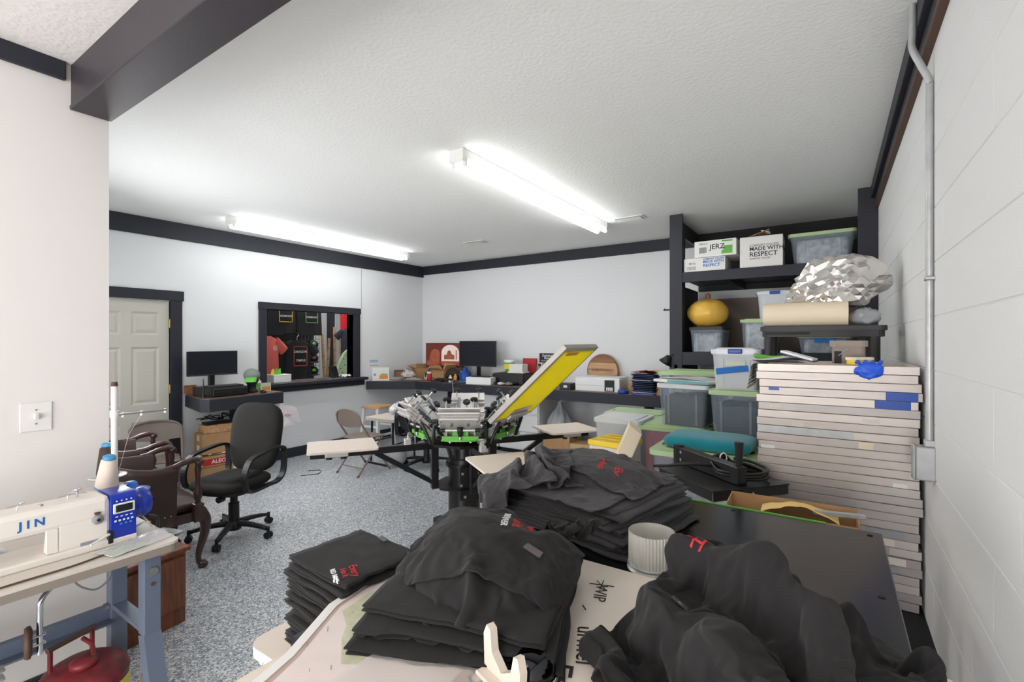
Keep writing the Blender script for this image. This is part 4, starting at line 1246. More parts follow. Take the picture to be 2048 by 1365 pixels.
def monitor(label, loc, rz, w, h, z0, face, stand=True):
    """screen facing +x"""
    t = thing('monitor', label, 'monitor', loc, rz, 'flat monitors')
    MB().bx(-0.03, 0.0, -w / 2, w / 2, z0, z0 + h, 0.004).build('housing', M['black_plastic'], t)
    MB().bx(0.0, 0.0015, -w / 2 + 0.008, w / 2 - 0.008, z0 + 0.018, z0 + h - 0.008).build('panel', face, t)
    MB().bx(0.0, 0.003, -w / 2, w / 2, z0, z0 + 0.016, 0.001).build('chin', M['dark_plastic'], t)
    if stand:
        MB().bx(-0.07, -0.03, -0.03, 0.03, 0.01, z0 + 0.2, 0.003).build('stand', M['black_plastic'], t)
        MB().bx(-0.14, 0.08, -0.12, 0.12, 0.0, 0.012, 0.004).build('stand_base', M['black_plastic'], t)
    return t


monitor('black monitor standing behind the cash drawer on the wall desk', (-5.955, 2.735, 0.978), R(2), 0.55, 0.28, 0.21, M['screen_off'])
m1 = monitor('monitor showing a red arched courtyard picture', (-5.40, 6.08, ZT), R(-80), 0.72, 0.40, 0.20, M['wall_screen'])
m2 = monitor('blank dark monitor beside the courtyard screen', (-4.66, 6.02, ZT), R(-88), 0.70, 0.40, 0.235, M['screen_off'])
# the picture on the lit screen: an arch with a dome beyond it (flat print on the panel)
art = MB()
fx = 0.0022


def on_screen(poly, mi, dx):
    art.cur = mi
    art.add([(fx + dx, y, z) for y, z in poly], [tuple(range(len(poly)))])


on_screen([(-0.34, 0.23), (0.34, 0.23), (0.34, 0.34), (-0.34, 0.30)], 1, 0.0)
on_screen([(-0.05, 0.30)] + [(0.12 + 0.17 * math.cos(a), 0.44 + 0.13 * math.sin(a)) for a in [PI - PI * i / 14 for i in range(15)]] + [(0.29, 0.30)], 2, 0.0003)
on_screen([(-0.30, 0.29)] + [(-0.17 + 0.09 * math.cos(a), 0.43 + 0.07 * math.sin(a)) for a in [PI - PI * i / 10 for i in range(11)]] + [(-0.08, 0.29)], 1, 0.0003)
on_screen([(0.0, 0.33), (0.0, 0.40), (0.05, 0.41)] + [(0.10 + 0.04 * math.cos(a), 0.43 + 0.05 * math.sin(a)) for a in [PI - PI * i / 8 for i in range(9)]] + [(0.16, 0.41), (0.20, 0.40), (0.20, 0.33)], 1, 0.0006)
on_screen([(0.225, 0.33), (0.225, 0.48), (0.235, 0.49), (0.245, 0.48), (0.245, 0.33)], 1, 0.0006)
on_screen([(-0.13, 0.23), (-0.09, 0.26), (-0.075, 0.5), (-0.05, 0.5), (-0.06, 0.26), (-0.03, 0.23)], 0, 0.0008)
art.build('wallpaper', [M['wall_screen'], M['wp_mid'], M['wp_sky']], m1)

# cap on a head form, mouse, cards, antenna on the desk
t = thing('cap_stand', 'grey and green cap on a black head form at the desk end', 'cap', (-5.72, 3.05, 0.978))
MB().lathe([(0.0, 0), (0.07, 0.0), (0.06, 0.02), (0.045, 0.05), (0.05, 0.09), (0.075, 0.14), (0.08, 0.19), (0.06, 0.23), (0, 0.25)], 20).build('head_form', M['black_plastic'], t)
MB().ball((0, 0, 0.205), 0.092, 20, 12, (1.05, 0.95, 0.85)).build('crown', M['cap_grey'], t)
MB().grid(lambda u, v: (0.03 + (0.05 + 0.10 * v) * math.cos((u - 0.5) * 1.9), -0.03 - (0.06 + 0.10 * v) * 0 + 0.085 * math.sin((u - 0.5) * 1.9) - 0.05 * v, 0.185 - 0.05 * v * v), 12, 6).build('visor', M['green'], t)
t = thing('mouse', 'small black mouse at the desk edge', 'mouse', (-5.56, 3.10, 0.978))
MB().ball((0, 0, 0.012), 0.04, 14, 8, (1.2, 0.8, 0.55)).build('shell', M['black_plastic'], t)
MB().bx(0.01, 0.035, -0.002, 0.002, 0.03, 0.034).build('wheel', M['grey'], t)
t = thing('greeting_card', 'orange and green printed card standing on the desk', 'card', (-5.72, 3.22, 0.978), R(8))
MB().bx(-0.004, 0.0, -0.07, 0.07, 0, 0.10, 0.001).build('card', M['oil_card'], t)
MB().bx(0.0, 0.001, -0.05, 0.06, 0.01, 0.055).build('print', M['orange'], t)
tag(MB().cyl((0, 0, 0), (0, 0, 0.03), 0.02, n=12).cyl((0, 0, 0.03), (0, 0, 0.20), 0.009, 0.004, n=8).build('antenna', M['black_plastic']), 'short black antenna standing at the desk corner', 'antenna', loc=(-5.60, 2.47, 0.978))
t = thing('hand_sanitizer', 'green labelled pump bottle beside the cap', 'bottle', (-5.88, 3.22, 0.978))
MB().lathe([(0, 0), (0.03, 0.0), (0.03, 0.11), (0.012, 0.125), (0.012, 0.14), (0, 0.14)], 16).build('bottle', M['white_plastic'], t)
MB().lathe([(0.0305, 0.03), (0.0305, 0.09)], 16).build('label', M['print_green'], t)
MB().cyl((0, 0, 0.14), (0, 0, 0.17), 0.008, n=8).bx(-0.005, 0.035, -0.006, 0.006, 0.165, 0.175).build('pump', M['black_plastic'], t)

# carrier bag hanging under the desk
t = thing('thank_you_bag', 'white carrier bag with red lettering hanging under the desk', 'bag', (-5.60, 3.30, -0.02))
MB().grid(lambda u, v: (0.06 * math.cos(2 * PI * u) * (0.3 + v) + 0.012 * nz(u * 9, v * 6), (0.06 + 0.13 * v) * math.sin(2 * PI * u) + 0.02 * v + 0.012 * nz(u * 8, v * 6, 3), 0.86 - 0.30 * v + 0.02 * nz(u * 6, 0, v * 3)), 40, 12, closed_u=True).build('body', M['bag_white'], t)
MB().grid(lambda u, v: (0.02 + 0.02 * nz(u * 4, v * 5, 8), 0.03 + 0.20 * u + 0.06 * v, 0.84 - 0.20 * v - 0.06 * u), 8, 8).build('side_flap', M['bag_white'], t)
text_mesh('lettering', 'THANK YOU', 0.042, M['red'], t, (0.088, 0.0, 0.70), (R(90), 0, R(90)), bold=0.001)


# ---- cartons under the desk
def carton(name, label, loc, rz, sx, sy, sz, m=None, open_top=False, group=None):
    t = thing(name, label, 'box', loc, rz, group)
    m = m or M['card']
    if not open_top:
        MB().bx(-sx / 2, sx / 2, -sy / 2, sy / 2, 0, sz, 0.003).build('body', m, t)
        MB().bx(-sx / 2, sx / 2, -0.025, 0.025, sz, sz + 0.0008).build('tape', M['card_light'], t)
    else:
        th = 0.004
        mb = MB()
        mb.bx(-sx / 2, sx / 2, -sy / 2, sy / 2, 0, th)
        mb.bx(-sx / 2, -sx / 2 + th, -sy / 2, sy / 2, 0, sz)
        mb.bx(sx / 2 - th, sx / 2, -sy / 2, sy / 2, 0, sz)
        mb.bx(-sx / 2, sx / 2, -sy / 2, -sy / 2 + th, 0, sz)
        mb.bx(-sx / 2, sx / 2, sy / 2 - th, sy / 2, 0, sz)
        mb.build('body', m, t)
        for k, (cx, cy, w, a) in enumerate(((-sx / 2, 0, sy, PI), (sx / 2, 0, sy, 0), (0, -sy / 2, sx, -PI / 2), (0, sy / 2, sx, PI / 2))):
            f = min(sx, sy) * 0.42
            up = R((40, 62, 25, 70)[k])
            rot = Matrix.Rotation(a, 3, 'Z') @ Matrix.Rotation(-up, 3, 'Y')
            MB().box(Vector((cx, cy, sz)) + rot @ Vector((f / 2, 0, 0)), (f, w * 0.96, th), rot=rot).build('flap', m, t)
    return t


b = carton('cardboard_carton', 'large cardboard carton with dark print at the bottom of the desk pile', (-5.83, 2.70, 0), R(-6), 0.36, 0.46, 0.21, group='cartons under the wall desk')
text_mesh('lettering', 'AMERICAN', 0.05, M['print_dark'], b, (0.181, 0.0, 0.105), (R(90), 0, R(90)), bold=0.001)
MB().bx(0.18, 0.181, 0.12, 0.235, 0.04, 0.17).build('shipping_label', M['paper'], b)
MB().bx(0.18, 0.1815, 0.18, 0.24, 0.02, 0.07).build('tape_patch', M['blue'], b)
b = carton('food_tray', 'red printed cardboard tray full of scraps on the bottom carton', (-5.83, 2.70, 0.212), R(-4), 0.38, 0.46, 0.10, M['card'], False, 'cartons under the wall desk')
MB().bx(0.19, 0.191, -0.2, 0.12, 0.015, 0.085).build('print_panel', M['red'], b)
text_mesh('lettering', 'ALEO', 0.06, M['paper'], b, (0.192, -0.04, 0.05), (R(90), 0, R(90)), bold=0.001)
for i in range(5):
    MB().box((0.05 + 0.02 * i, -0.2 + 0.09 * i, 0.112 + 0.006 * (i % 2)), (0.10, 0.05, 0.012), 0.5 * i, 0.003).build('scrap', [M['paper'], M['oil_card'], M['grey_print'], M['paper'], M['yellow']][i], b)
b = carton('cardboard_carton', 'plain cardboard carton with two white tape strips in the desk pile', (-5.84, 2.72, 0.335), R(-5), 0.26, 0.38, 0.22, group='cartons under the wall desk')
for z in (0.06, 0.17):
    MB().bx(-0.03, 0.03, -0.191, -0.190, z - 0.03, z + 0.03).build('label', M['paper'], b)
b = carton('wooden_case', 'flat pale wooden case topping the carton pile', (-5.86, 2.74, 0.556), R(-5), 0.20, 0.34, 0.085, M['wood_sign'], group='cartons under the wall desk')
t = thing('power_strip', 'tangle of black adapters and cables on the wooden case', 'cables', (-5.86, 2.72, 0.643))
MB().bx(-0.06, 0.06, -0.13, 0.14, 0.0, 0.03, 0.006).build('strip', M['black_plastic'], t)
random.seed(4)
for k in range(4):
    pts = [(random.uniform(-0.06, 0.07), -0.16 + 0.33 * i / 5 + random.uniform(-0.04, 0.04), 0.03 + random.uniform(0.01, 0.09)) for i in range(6)]
    MB().tube(smooth_path(pts, 5), 0.006, 6).build('cable', M['black_plastic'], t)
tag(MB().tube(smooth_path([(-6.05, 3.22, 0.75), (-6.0, 3.3, 0.60), (-5.98, 3.24, 0.55), (-6.04, 3.2, 0.66)], 5), 0.004, 5).build('loose_cable', M['black_plastic']), 'thin black cable loop beside the desk pedestal', 'cable')
tag(MB().tube(smooth_path([(-5.2, 3.35, 0.004), (-5.1, 3.5, 0.004), (-5.22, 3.62, 0.004), (-5.32, 3.52, 0.004)], 5), 0.004, 5).build('floor_cable', M['black_plastic']), 'thin black cable lying on the floor behind the office chair', 'cable')

# ---- plastic table, stool, bottles behind the folding chair
t = thing('plastic_table', 'small cream plastic folding table behind the folding chair', 'table', (-4.90, 4.50, 0), R(4))
MB().prism(rrect(0.56, 0.52, 0.07), 0.545, 0.58).build('table_top', M['laminate'], t)
for x in (-0.2, 0.2):
    for y in (-0.2, 0.2):
        MB().cyl((x, y, 0), (x * 0.9, y, 0.545), 0.014, n=10).build('leg', M['black_metal'], t)
    MB().tube([(x, -0.2, 0.25), (x * 0.95, 0.2, 0.25)], 0.009, 8).build('stretcher', M['black_metal'], t)
t = thing('bar_stool', 'white stool with a pale wooden seat against the hatch wall', 'stool', (-5.62, 4.86, 0), R(5))
MB().prism(rrect(0.34, 0.34, 0.03), 0.60, 0.63).build('seat', M['wood_sign'], t)
for x in (-1, 1):
    for y in (-1, 1):
        MB().prism([(-0.02, -0.02), (0.02, -0.02), (0.02, 0.02), (-0.02, 0.02)], 0, 0.60, Matrix(((1, 0, -0.06 * x), (0, 1, -0.06 * y), (0, 0, 1))), (x * 0.17, y * 0.17, 0)).build('leg', M['white'], t)
    MB().bx(x * 0.15 - 0.01, x * 0.15 + 0.01, -0.15, 0.15, 0.20, 0.23).build('stretcher', M['white'], t)
    MB().bx(-0.15, 0.15, x * 0.15 - 0.01, x * 0.15 + 0.01, 0.32, 0.35).build('stretcher', M['white'], t)
for i, (x, y, h, m, l) in enumerate([(-4.93, 4.60, 0.15, 'white_plastic', 'white spray bottle with a blue band on the plastic table'), (-4.84, 4.52, 0.12, 'grey', 'small grey bottle in the middle of the plastic table'), (-4.76, 4.62, 0.14, 'white_plastic', 'white squeeze bottle nearest the office chair')]):
    t = thing('bottle', l, 'bottle', (x, y, 0.58), 0, 'bottles on the plastic table')
    MB().lathe([(0, 0), (0.03, 0), (0.032, 0.01), (0.032, h * 0.65), (0.014, h * 0.8), (0.014, h), (0, h)], 16).build('body', M[m], t)
    MB().lathe([(0.0325, h * 0.15), (0.0325, h * 0.5)], 16).build('label', M['tape_blue'], t)
    MB().cyl((0, 0, h), (0, 0, h + 0.025), 0.012, 0.006, n=10).build('cap', M['white'], t)
t = thing('tissue_bundle', 'crumpled white rag heaped on the plastic table', 'rag', (-5.0, 4.64, 0.58))
MB().grid(lambda u, v: (0.08 * math.sin(PI * v) * math.cos(2 * PI * u) * (1 + 0.3 * nz(u * 9, v * 5)), 0.10 * math.sin(PI * v) * math.sin(2 * PI * u) * (1 + 0.3 * nz(u * 7, v * 6, 2)), 0.14 * (1 - v) * (1 + 0.25 * nz(u * 8, v * 8, 4))), 24, 10, closed_u=True).build('cloth', M['paper'], t)
t = thing('helmet_bag', 'clear bag of dark parts on the floor under the plastic table', 'bag', (-4.62, 4.30, 0.0))
MB().ball((0, 0, 0.13), 0.14, 20, 12, (1, 0.9, 0.92)).build('film', M['bag'], t)
MB().ball((0.02, -0.02, 0.10), 0.09, 16, 10).build('contents', M['black_plastic'], t)

# ---- white drawer units under the counter
for i, (x, l) in enumerate([(-3.67, 'white drawer cabinet under the counter beside the carrier bag'), (-4.36, 'white drawer cabinet under the counter behind the press')]):
    t = thing('drawer_cabinet', l, 'cabinet', (x, 5.98, 0), 0, 'white cabinets under the counter')
    MB().bx(-0.33, 0.33, -0.28, 0.30, 0.06, 0.82, 0.004).build('body', M['white'], t)
    MB().bx(-0.32, 0.32, -0.26, 0.29, 0.0, 0.06).build('plinth', M['black'], t)
    for k, (z0, z1) in enumerate(((0.08, 0.31), (0.325, 0.555), (0.57, 0.80))):
        dr = MB().bx(-0.315, 0.315, -0.30, -0.28, z0, z1, 0.004).build('drawer', M['white'], t)
        MB().bx(-0.06, 0.06, -0.315, -0.30, z1 - 0.05, z1 - 0.035, 0.003).build('handle', M['steel'], dr)

# carrier bag on a box, cartons beneath the counter
t = thing('carrier_bag', 'knotted grey carrier bag under the counter', 'bag', (-3.10, 5.86, 0.36))


def bagf(u, v):
    prof = [(0.02, 0.40), (0.03, 0.36), (0.05, 0.31), (0.11, 0.24), (0.16, 0.15), (0.175, 0.07), (0.15, 0.01), (0.0, 0.0)]
    k = v * (len(prof) - 1)
    i = min(int(k), len(prof) - 2)
    f = k - i
    r = prof[i][0] * (1 - f) + prof[i + 1][0] * f
    z = prof[i][1] * (1 - f) + prof[i + 1][1] * f
    r *= 1 + 0.16 * nz(u * 14, v * 2.5, 1) + 0.08 * math.sin(u * 2 * PI * 7 + 3 * v)
    return (r * math.cos(2 * PI * u), r * 0.9 * math.sin(2 * PI * u), z)


MB().grid(bagf, 56, 20, closed_u=True).build('film', M['bag'], t)
MB().tube(smooth_path([(0, 0, 0.39), (0.04, 0, 0.43), (0.09, -0.02, 0.41)], 4), [0.016, 0.02, 0.02, 0.02, 0.02, 0.018, 0.014, 0.012, 0.006], 8).build('knot', M['bag'], t)
carton('parcel_box', 'brown parcel box carrying the knotted carrier bag', (-3.08, 5.90, 0), 0, 0.40, 0.40, 0.36, M['card'])
b = carton('parcel_box', 'light brown parcel box on the floor under the counter', (-2.76, 5.86, 0), R(10), 0.28, 0.28, 0.24, M['card_light'])
t = thing('wicker_basket', 'amber wicker basket on the floor beside the parcel box', 'basket', (-2.45, 5.98, 0))
MB().lathe([(0, 0), (0.12, 0.0), (0.13, 0.05), (0.15, 0.15), (0.16, 0.25), (0.15, 0.25), (0.14, 0.16), (0.12, 0.03), (0, 0.02)], 24).build('basket', mat('wicker', rgb(170, 116, 56), 0.7, bump=0.8, bscale=50), t)
MB().tube([(0.155 * math.cos(a), 0.155 * math.sin(a), 0.252) for a in [2 * PI * i / 24 for i in range(24)]], 0.01, 6, closed=True).build('rim', M['wood_dark_sign'], t)

# ---- things on the counter, from the corner to the shelf
t = thing('notice_sheet', 'white notice sheet with pale blue print on the corner wall', 'notice', (XA + 0.001, 5.235, 1.225))
MB().bx(0, 0.001, -0.10, 0.10, -0.07, 0.07).build('sheet', M['paper'], t)
MB().bx(0.001, 0.0016, -0.085, 0.085, 0.015, 0.055).build('print_block', M['light_blue'], t)
text_mesh('lettering', 'FILM ROOM', 0.03, M['print_dark'], t, (0.002, 0.0, -0.035), (R(90), 0, R(90)))
t = thing('carton_box', 'white printed carton standing at the counter end', 'box', (-6.02, 5.27, ZT), R(47))
MB().bx(-0.13, 0.13, -0.05, 0.05, 0, 0.21, 0.003).build('body', M['paper'], t)
MB().bx(-0.02, 0.11, -0.0515, -0.05, 0.03, 0.09).build('print_block', M['orange'], t)
MB().bx(0.0, 0.10, -0.0515, -0.05, 0.095, 0.115).build('print_block', M['print_green'], t)
MB().cyl((-0.09, -0.0515, 0.10), (-0.09, -0.05, 0.10), 0.02, n=16).build('emblem', M['grey_print'], t)
t = thing('picture_frame', 'small brown framed picture behind the white carton', 'picture frame', (-6.03, 5.68, ZT), R(45))
MB().box((0, 0, 0.075), (0.17, 0.012, 0.15), rot=Matrix.Rotation(R(-10), 3, 'X'), ch=0.003).build('frame', M['brown_edge'], t)
MB().box((0, -0.008, 0.075), (0.13, 0.002, 0.11), rot=Matrix.Rotation(R(-10), 3, 'X')).build('picture', M['wood_dark_sign'], t)
carton('open_carton', 'open cardboard box in the counter corner', (-5.92, 6.05, ZT), R(-30), 0.22, 0.22, 0.17, M['card'], True)
t = thing('tablet_board', 'white board with a blue rim leaning in the corner', 'board', (-5.72, 6.25, ZT), R(-8))
MB().box((0, 0, 0.17), (0.26, 0.012, 0.33), rot=Matrix.Rotation(R(-8), 3, 'X'), ch=0.004).build('panel', M['paper'], t)
MB().tube([Matrix.Rotation(R(-8), 3, 'X') @ Vector((x, -0.008, z)) for x, z in [(-0.125, 0.1), (-0.125, 0.32), (-0.11, 0.335), (0.11, 0.335), (0.125, 0.32), (0.125, 0.1)]], 0.007, 6).build('rim', mat('indigo_rim', rgb(64, 74, 160), 0.5), t)
t = thing('flat_packet', 'silver film packet lying on the counter corner', 'packet', (-5.66, 5.62, ZT), R(25))
MB().grid(lambda u, v: (-0.16 + 0.32 * u, -0.10 + 0.20 * v, 0.012 + 0.03 * math.sin(PI * u) * math.sin(PI * v) + 0.015 * nz(u * 9, v * 9)), 22, 16).build('film', M['clear_wrap'], t)
MB().bx(-0.15, 0.15, -0.09, 0.09, 0.0, 0.008).build('contents', M['brown_edge'], t)
t = thing('paper_heap', 'heap of loose papers beside the white carton', 'papers', (-5.86, 5.44, ZT), R(40))
for i in range(6):
    MB().box((0.03 * (i % 3), 0.03 * (i % 2), 0.004 + 0.009 * i), (0.20, 0.14, 0.003), 0.5 * i).build('sheet', [M['paper'], M['laminate'], M['paper'], M['oil_card'], M['paper'], M['grey_print']][i], t)
t = thing('tote_bag', 'crumpled cream tote bag behind the loose papers', 'bag', (-5.86, 5.72, ZT))
MB().grid(lambda u, v: (0.13 * math.sin(PI * v) * math.cos(2 * PI * u) * (1 + 0.25 * nz(u * 7, v * 5)), 0.11 * math.sin(PI * v) * math.sin(2 * PI * u) * (1 + 0.25 * nz(u * 7, v * 5, 4)), 0.15 * (1 - v) * (1 + 0.35 * nz(u * 8, v * 8, 2))), 26, 12, closed_u=True).build('cloth', M['laminate'], t)
MB().tube(smooth_path([(-0.05, -0.05, 0.10), (-0.02, -0.07, 0.18), (0.04, -0.06, 0.10)], 5), 0.008, 6).build('handle', M['laminate'], t)
t = thing('spray_gun', 'dark spray gun leaning among the bottles by the red jar', 'spray gun', (-5.62, 5.98, ZT), R(30))
MB().lathe([(0, 0), (0.04, 0), (0.045, 0.02), (0.04, 0.10), (0.015, 0.12), (0.015, 0.15), (0, 0.15)], 16).build('cup', M['grey'], t)
MB().bx(-0.02, 0.10, -0.015, 0.015, 0.15, 0.19, 0.006).box((-0.02, 0, 0.13), (0.03, 0.025, 0.10), rot=Matrix.Rotation(R(20), 3, 'Y'), ch=0.004).build('gun_body', M['black_plastic'], t)
t = thing('desk_keyboard', 'dark keyboard on the counter before the blank monitor', 'keyboard', (-4.30, 5.66, ZT + 0.105), R(10))
MB().bx(-0.15, 0.15, -0.05, 0.05, 0.0, 0.012, 0.003).build('case', M['dark_plastic'], t)
for r in range(4):
    MB().bx(-0.14, 0.14, -0.042 + r * 0.022, -0.026 + r * 0.022, 0.012, 0.016, 0.001).build('key_row', M['black_plastic'], t)
t = thing('screw_jar', 'red jar with a white lid on the counter', 'jar', (-5.44, 5.78, ZT))
MB().lathe([(0, 0), (0.045, 0), (0.047, 0.01), (0.047, 0.10), (0.04, 0.11), (0, 0.11)], 20).build('body', M['red'], t)
MB().cyl((0, 0, 0.11), (0, 0, 0.135), 0.046, n=20).build('lid', M['white'], t)
t = thing('tape_dispenser', 'white and dark tape dispenser beside the red jar', 'tape dispenser', (-5.56, 5.85, ZT), R(-30))
MB().prism([(-0.09, 0), (0.09, 0), (0.08, 0.05), (0.0, 0.12), (-0.08, 0.09)], -0.03, 0.03, XZ_Y).build('body', M['white_plastic'], t)
MB().cyl((0, -0.035, 0.08), (0, 0.035, 0.08), 0.04, n=18).build('roll', M['dark_plastic'], t)
carton('open_carton', 'open cardboard box standing left of the lit monitor foot', (-5.22, 5.86, ZT), R(-6), 0.28, 0.24, 0.17, M['card'], True)
t = thing('dark_pouch', 'dark brown pouch slumped under the lit monitor', 'bag', (-4.98, 5.84, ZT), R(10))
MB().grid(lambda u, v: (0.17 * math.sin(PI * v) * math.cos(2 * PI * u), 0.11 * math.sin(PI * v) * math.sin(2 * PI * u), 0.20 * (1 - v) ** 1.0 * (1 + 0.2 * nz(u * 5, v * 4, 6))), 26, 12, closed_u=True).build('pouch', mat('dark_canvas', rgb(58, 46, 38), 0.9, bump=0.3), t)
t = thing('cable_heap', 'heap of black cables and tools on the counter edge', 'cables', (-5.02, 5.62, ZT))
random.seed(11)
for k in range(6):
    pts = [(-0.22 + 0.09 * i + random.uniform(-0.05, 0.05), random.uniform(-0.06, 0.08), random.uniform(0.008, 0.06)) for i in range(6)]
    MB().tube(smooth_path(pts, 4), 0.008, 6).build('cable', [M['black_plastic'], M['dark_plastic']][k % 2], t)
MB().bx(-0.2, 0.0, -0.05, 0.05, 0.0, 0.025, 0.004).build('adapter', M['dark_plastic'], t)
tag(MB().tube(smooth_path([(-4.72, 5.56, 0.99), (-4.70, 5.49, 1.0), (-4.69, 5.48, 0.85), (-4.66, 5.48, 0.72), (-4.62, 5.50, 0.62)], 6), 0.006, 6).build('power_lead', M['steel']), 'pale cord hanging over the counter fascia behind the press', 'cord')
t = thing('solvent_jug', 'blue translucent jug under the blank monitor', 'jug', (-4.70, 5.78, ZT))
MB().lathe([(0, 0), (0.085, 0), (0.09, 0.015), (0.09, 0.13), (0.06, 0.17), (0.03, 0.185), (0.03, 0.20), (0, 0.20)], 24).build('body', M['blue'], t)
MB().cyl((0, 0, 0.20), (0, 0, 0.225), 0.033, n=16).build('cap', M['blue'], t)
for i, (x, y, h, m, l) in enumerate([(-4.83, 5.70, 0.13, 'orange', 'orange bottle beside the blue jug'), (-4.88, 5.64, 0.11, 'white_plastic', 'small white bottle left of the orange one'), (-4.80, 5.80, 0.18, 'sky_blue', 'slim pale blue bottle behind the orange one')]):
    t = thing('bottle', l, 'bottle', (x, y, ZT), 0, 'bottles by the blue jug')
    MB().lathe([(0, 0), (0.026, 0), (0.028, 0.01), (0.028, h * 0.7), (0.012, h * 0.85), (0.012, h), (0, h)], 14).build('body', M[m], t)
    MB().cyl((0, 0, h), (0, 0, h + 0.018), 0.012, n=10).build('cap', M['black_plastic'], t)
t = thing('white_box', 'flat white box on the counter behind the press', 'box', (-4.32, 5.70, ZT), R(12))
MB().bx(-0.20, 0.20, -0.13, 0.13, 0.0, 0.10, 0.003).build('body', M['white'], t)
MB().bx(-0.20, 0.20, -0.13, 0.13, 0.10, 0.104, 0.001).build('lid', M['paper'], t)
t = thing('phone', 'dark handset lying before the flat white box', 'phone', (-4.62, 5.60, ZT), R(20))
MB().bx(-0.10, 0.10, -0.05, 0.05, 0, 0.03, 0.008).build('body', M['dark_plastic'], t)
MB().bx(-0.04, 0.08, -0.035, 0.035, 0.03, 0.032).build('screen', M['sky_blue'], t)
t = thing('black_printer', 'black desktop printer on the counter behind the press', 'printer', (-3.95, 6.00, ZT), R(4))
MB().bx(-0.26, 0.26, -0.20, 0.20, 0.0, 0.155, 0.012).build('body', M['black_plastic'], t)
MB().bx(-0.24, 0.24, -0.19, 0.19, 0.155, 0.165, 0.004).build('lid', M['dark_plastic'], t)
MB().bx(-0.18, 0.18, -0.28, -0.20, 0.02, 0.035, 0.003).build('tray', M['black_plastic'], t)
t = thing('label_bucket', 'white bucket with a lime green label on the black printer', 'bucket', (-4.08, 6.08, ZT + 0.165))
MB().lathe([(0, 0), (0.065, 0), (0.082, 0.155), (0, 0.155)], 22).build('body', M['print_green'], t)
MB().lathe([(0.088, 0.145), (0.09, 0.15), (0.09, 0.175), (0.08, 0.185), (0, 0.185)], 22).build('lid', M['white'], t)
MB().bx(-0.045, 0.045, -0.082, -0.076, 0.05, 0.12).build('label', M['yellow'], t)
t = thing('paper_ream', 'stack of white card in a tray on the black printer', 'paper', (-3.86, 5.98, ZT + 0.165), R(6))
MB().bx(-0.13, 0.13, -0.10, 0.10, 0.0, 0.02, 0.003).build('tray', M['white_plastic'], t)
MB().bx(-0.11, 0.11, -0.09, 0.09, 0.02, 0.13, 0.002).build('sheets', M['paper'], t)
t = thing('red_folder', 'red folder leaning against the back wall', 'folder', (-3.86, 6.285, ZT), R(0))
MB().box((0, 0, 0.19), (0.24, 0.02, 0.36), rot=Matrix.Rotation(R(-7), 3, 'X'), ch=0.003).build('cover', M['red'], t)
MB().box((0, -0.0, 0.18), (0.22, 0.012, 0.355), rot=Matrix.Rotation(R(-7), 3, 'X')).build('pages', M['paper'], t)
t = thing('yellow_box', 'yellow patterned box beside the black printer', 'box', (-3.50, 5.92, ZT), R(-8))
MB().bx(-0.11, 0.11, -0.08, 0.08, 0.0, 0.08, 0.003).build('body', M['yellow'], t)
for i in range(4):
    MB().bx(-0.09 + 0.05 * i, -0.06 + 0.05 * i, -0.0812, -0.08, 0.02 + 0.015 * (i % 2), 0.05 + 0.015 * (i % 2)).build('print_patch', [M['print_green'], M['orange']][i % 2], t)
t = thing('glove_pair', 'crumpled pale work gloves on the counter', 'gloves', (-3.88, 5.66, ZT), R(10))
for s in (-1, 1):
    MB().grid(lambda u, v, s=s: (s * 0.06 + 0.06 * math.sin(PI * v) * math.cos(2 * PI * u) * (1 + 0.3 * nz(u * 8, v * 5, s)), 0.045 * math.sin(PI * v) * math.sin(2 * PI * u), 0.05 * (1 - v) * (1 + 0.4 * nz(u * 8, v * 8, 3 + s))), 18, 8, closed_u=True).build('glove', [M['laminate'], M['grey']][s > 0], t)
t = thing('wall_outlet', 'white outlet with a black plug above the counter', 'outlet', (-3.70, YB - 0.001, 1.20))
MB().bx(-0.035, 0.035, -0.006, 0, -0.057, 0.057, 0.002).build('plate', M['white_plastic'], t)
MB().bx(-0.018, 0.018, -0.035, -0.006, 0.01, 0.04, 0.003).build('plug', M['black_plastic'], t)
MB().tube(smooth_path([(0, -0.03, 0.02), (0.0, -0.04, -0.05), (-0.01, -0.02, -0.2)], 4), 0.004, 5).build('cord', M['black_plastic'], t)
t = thing('wall_poster', 'black poster with white headings and photo panels on the back wall', 'poster', (-3.565, YB - 0.001, 1.26))
MB().bx(-0.15, 0.15, -0.002, 0, -0.15, 0.14).build('sheet', M['poster_black'], t)
text_mesh('lettering', 'Summer', 0.06, M['print_white'], t, (0.0, -0.0028, 0.105), (R(90), 0, 0), bold=0.001)
text_mesh('lettering', 'Market', 0.045, M['print_white'], t, (0.0, -0.0028, 0.065), (R(90), 0, 0), bold=0.001)
text_mesh('lettering', 'FOOD AND DRINK', 0.028, M['print_white'], t, (0.0, -0.0028, 0.025), (R(90), 0, 0))
for x, z, m in ((-0.11, -0.02, 'grey'), (-0.11, -0.07, 'grey_print'), (0.0, -0.04, 'orange'), (0.0, -0.09, 'orange'), (0.10, -0.04, 'brown_edge'), (0.05, -0.125, 'red')):
    MB().bx(x - 0.045, x + 0.045, -0.0028, -0.002, z - 0.02, z + 0.02).build('photo_panel', M[m], t)
t = thing('inkjet_printer', 'wide white inkjet printer with a dark control panel', 'printer', (-2.47, 5.80, ZT), R(4))
MB().bx(-0.29, 0.29, -0.18, 0.20, 0.0, 0.165, 0.01).build('body', M['white'], t)
MB().bx(-0.285, 0.285, -0.17, 0.19, 0.165, 0.178, 0.005).build('scanner_lid', M['white'], t)
MB().bx(0.10, 0.225, -0.186, -0.18, 0.01, 0.15, 0.003).build('control_panel', M['black_plastic'], t)
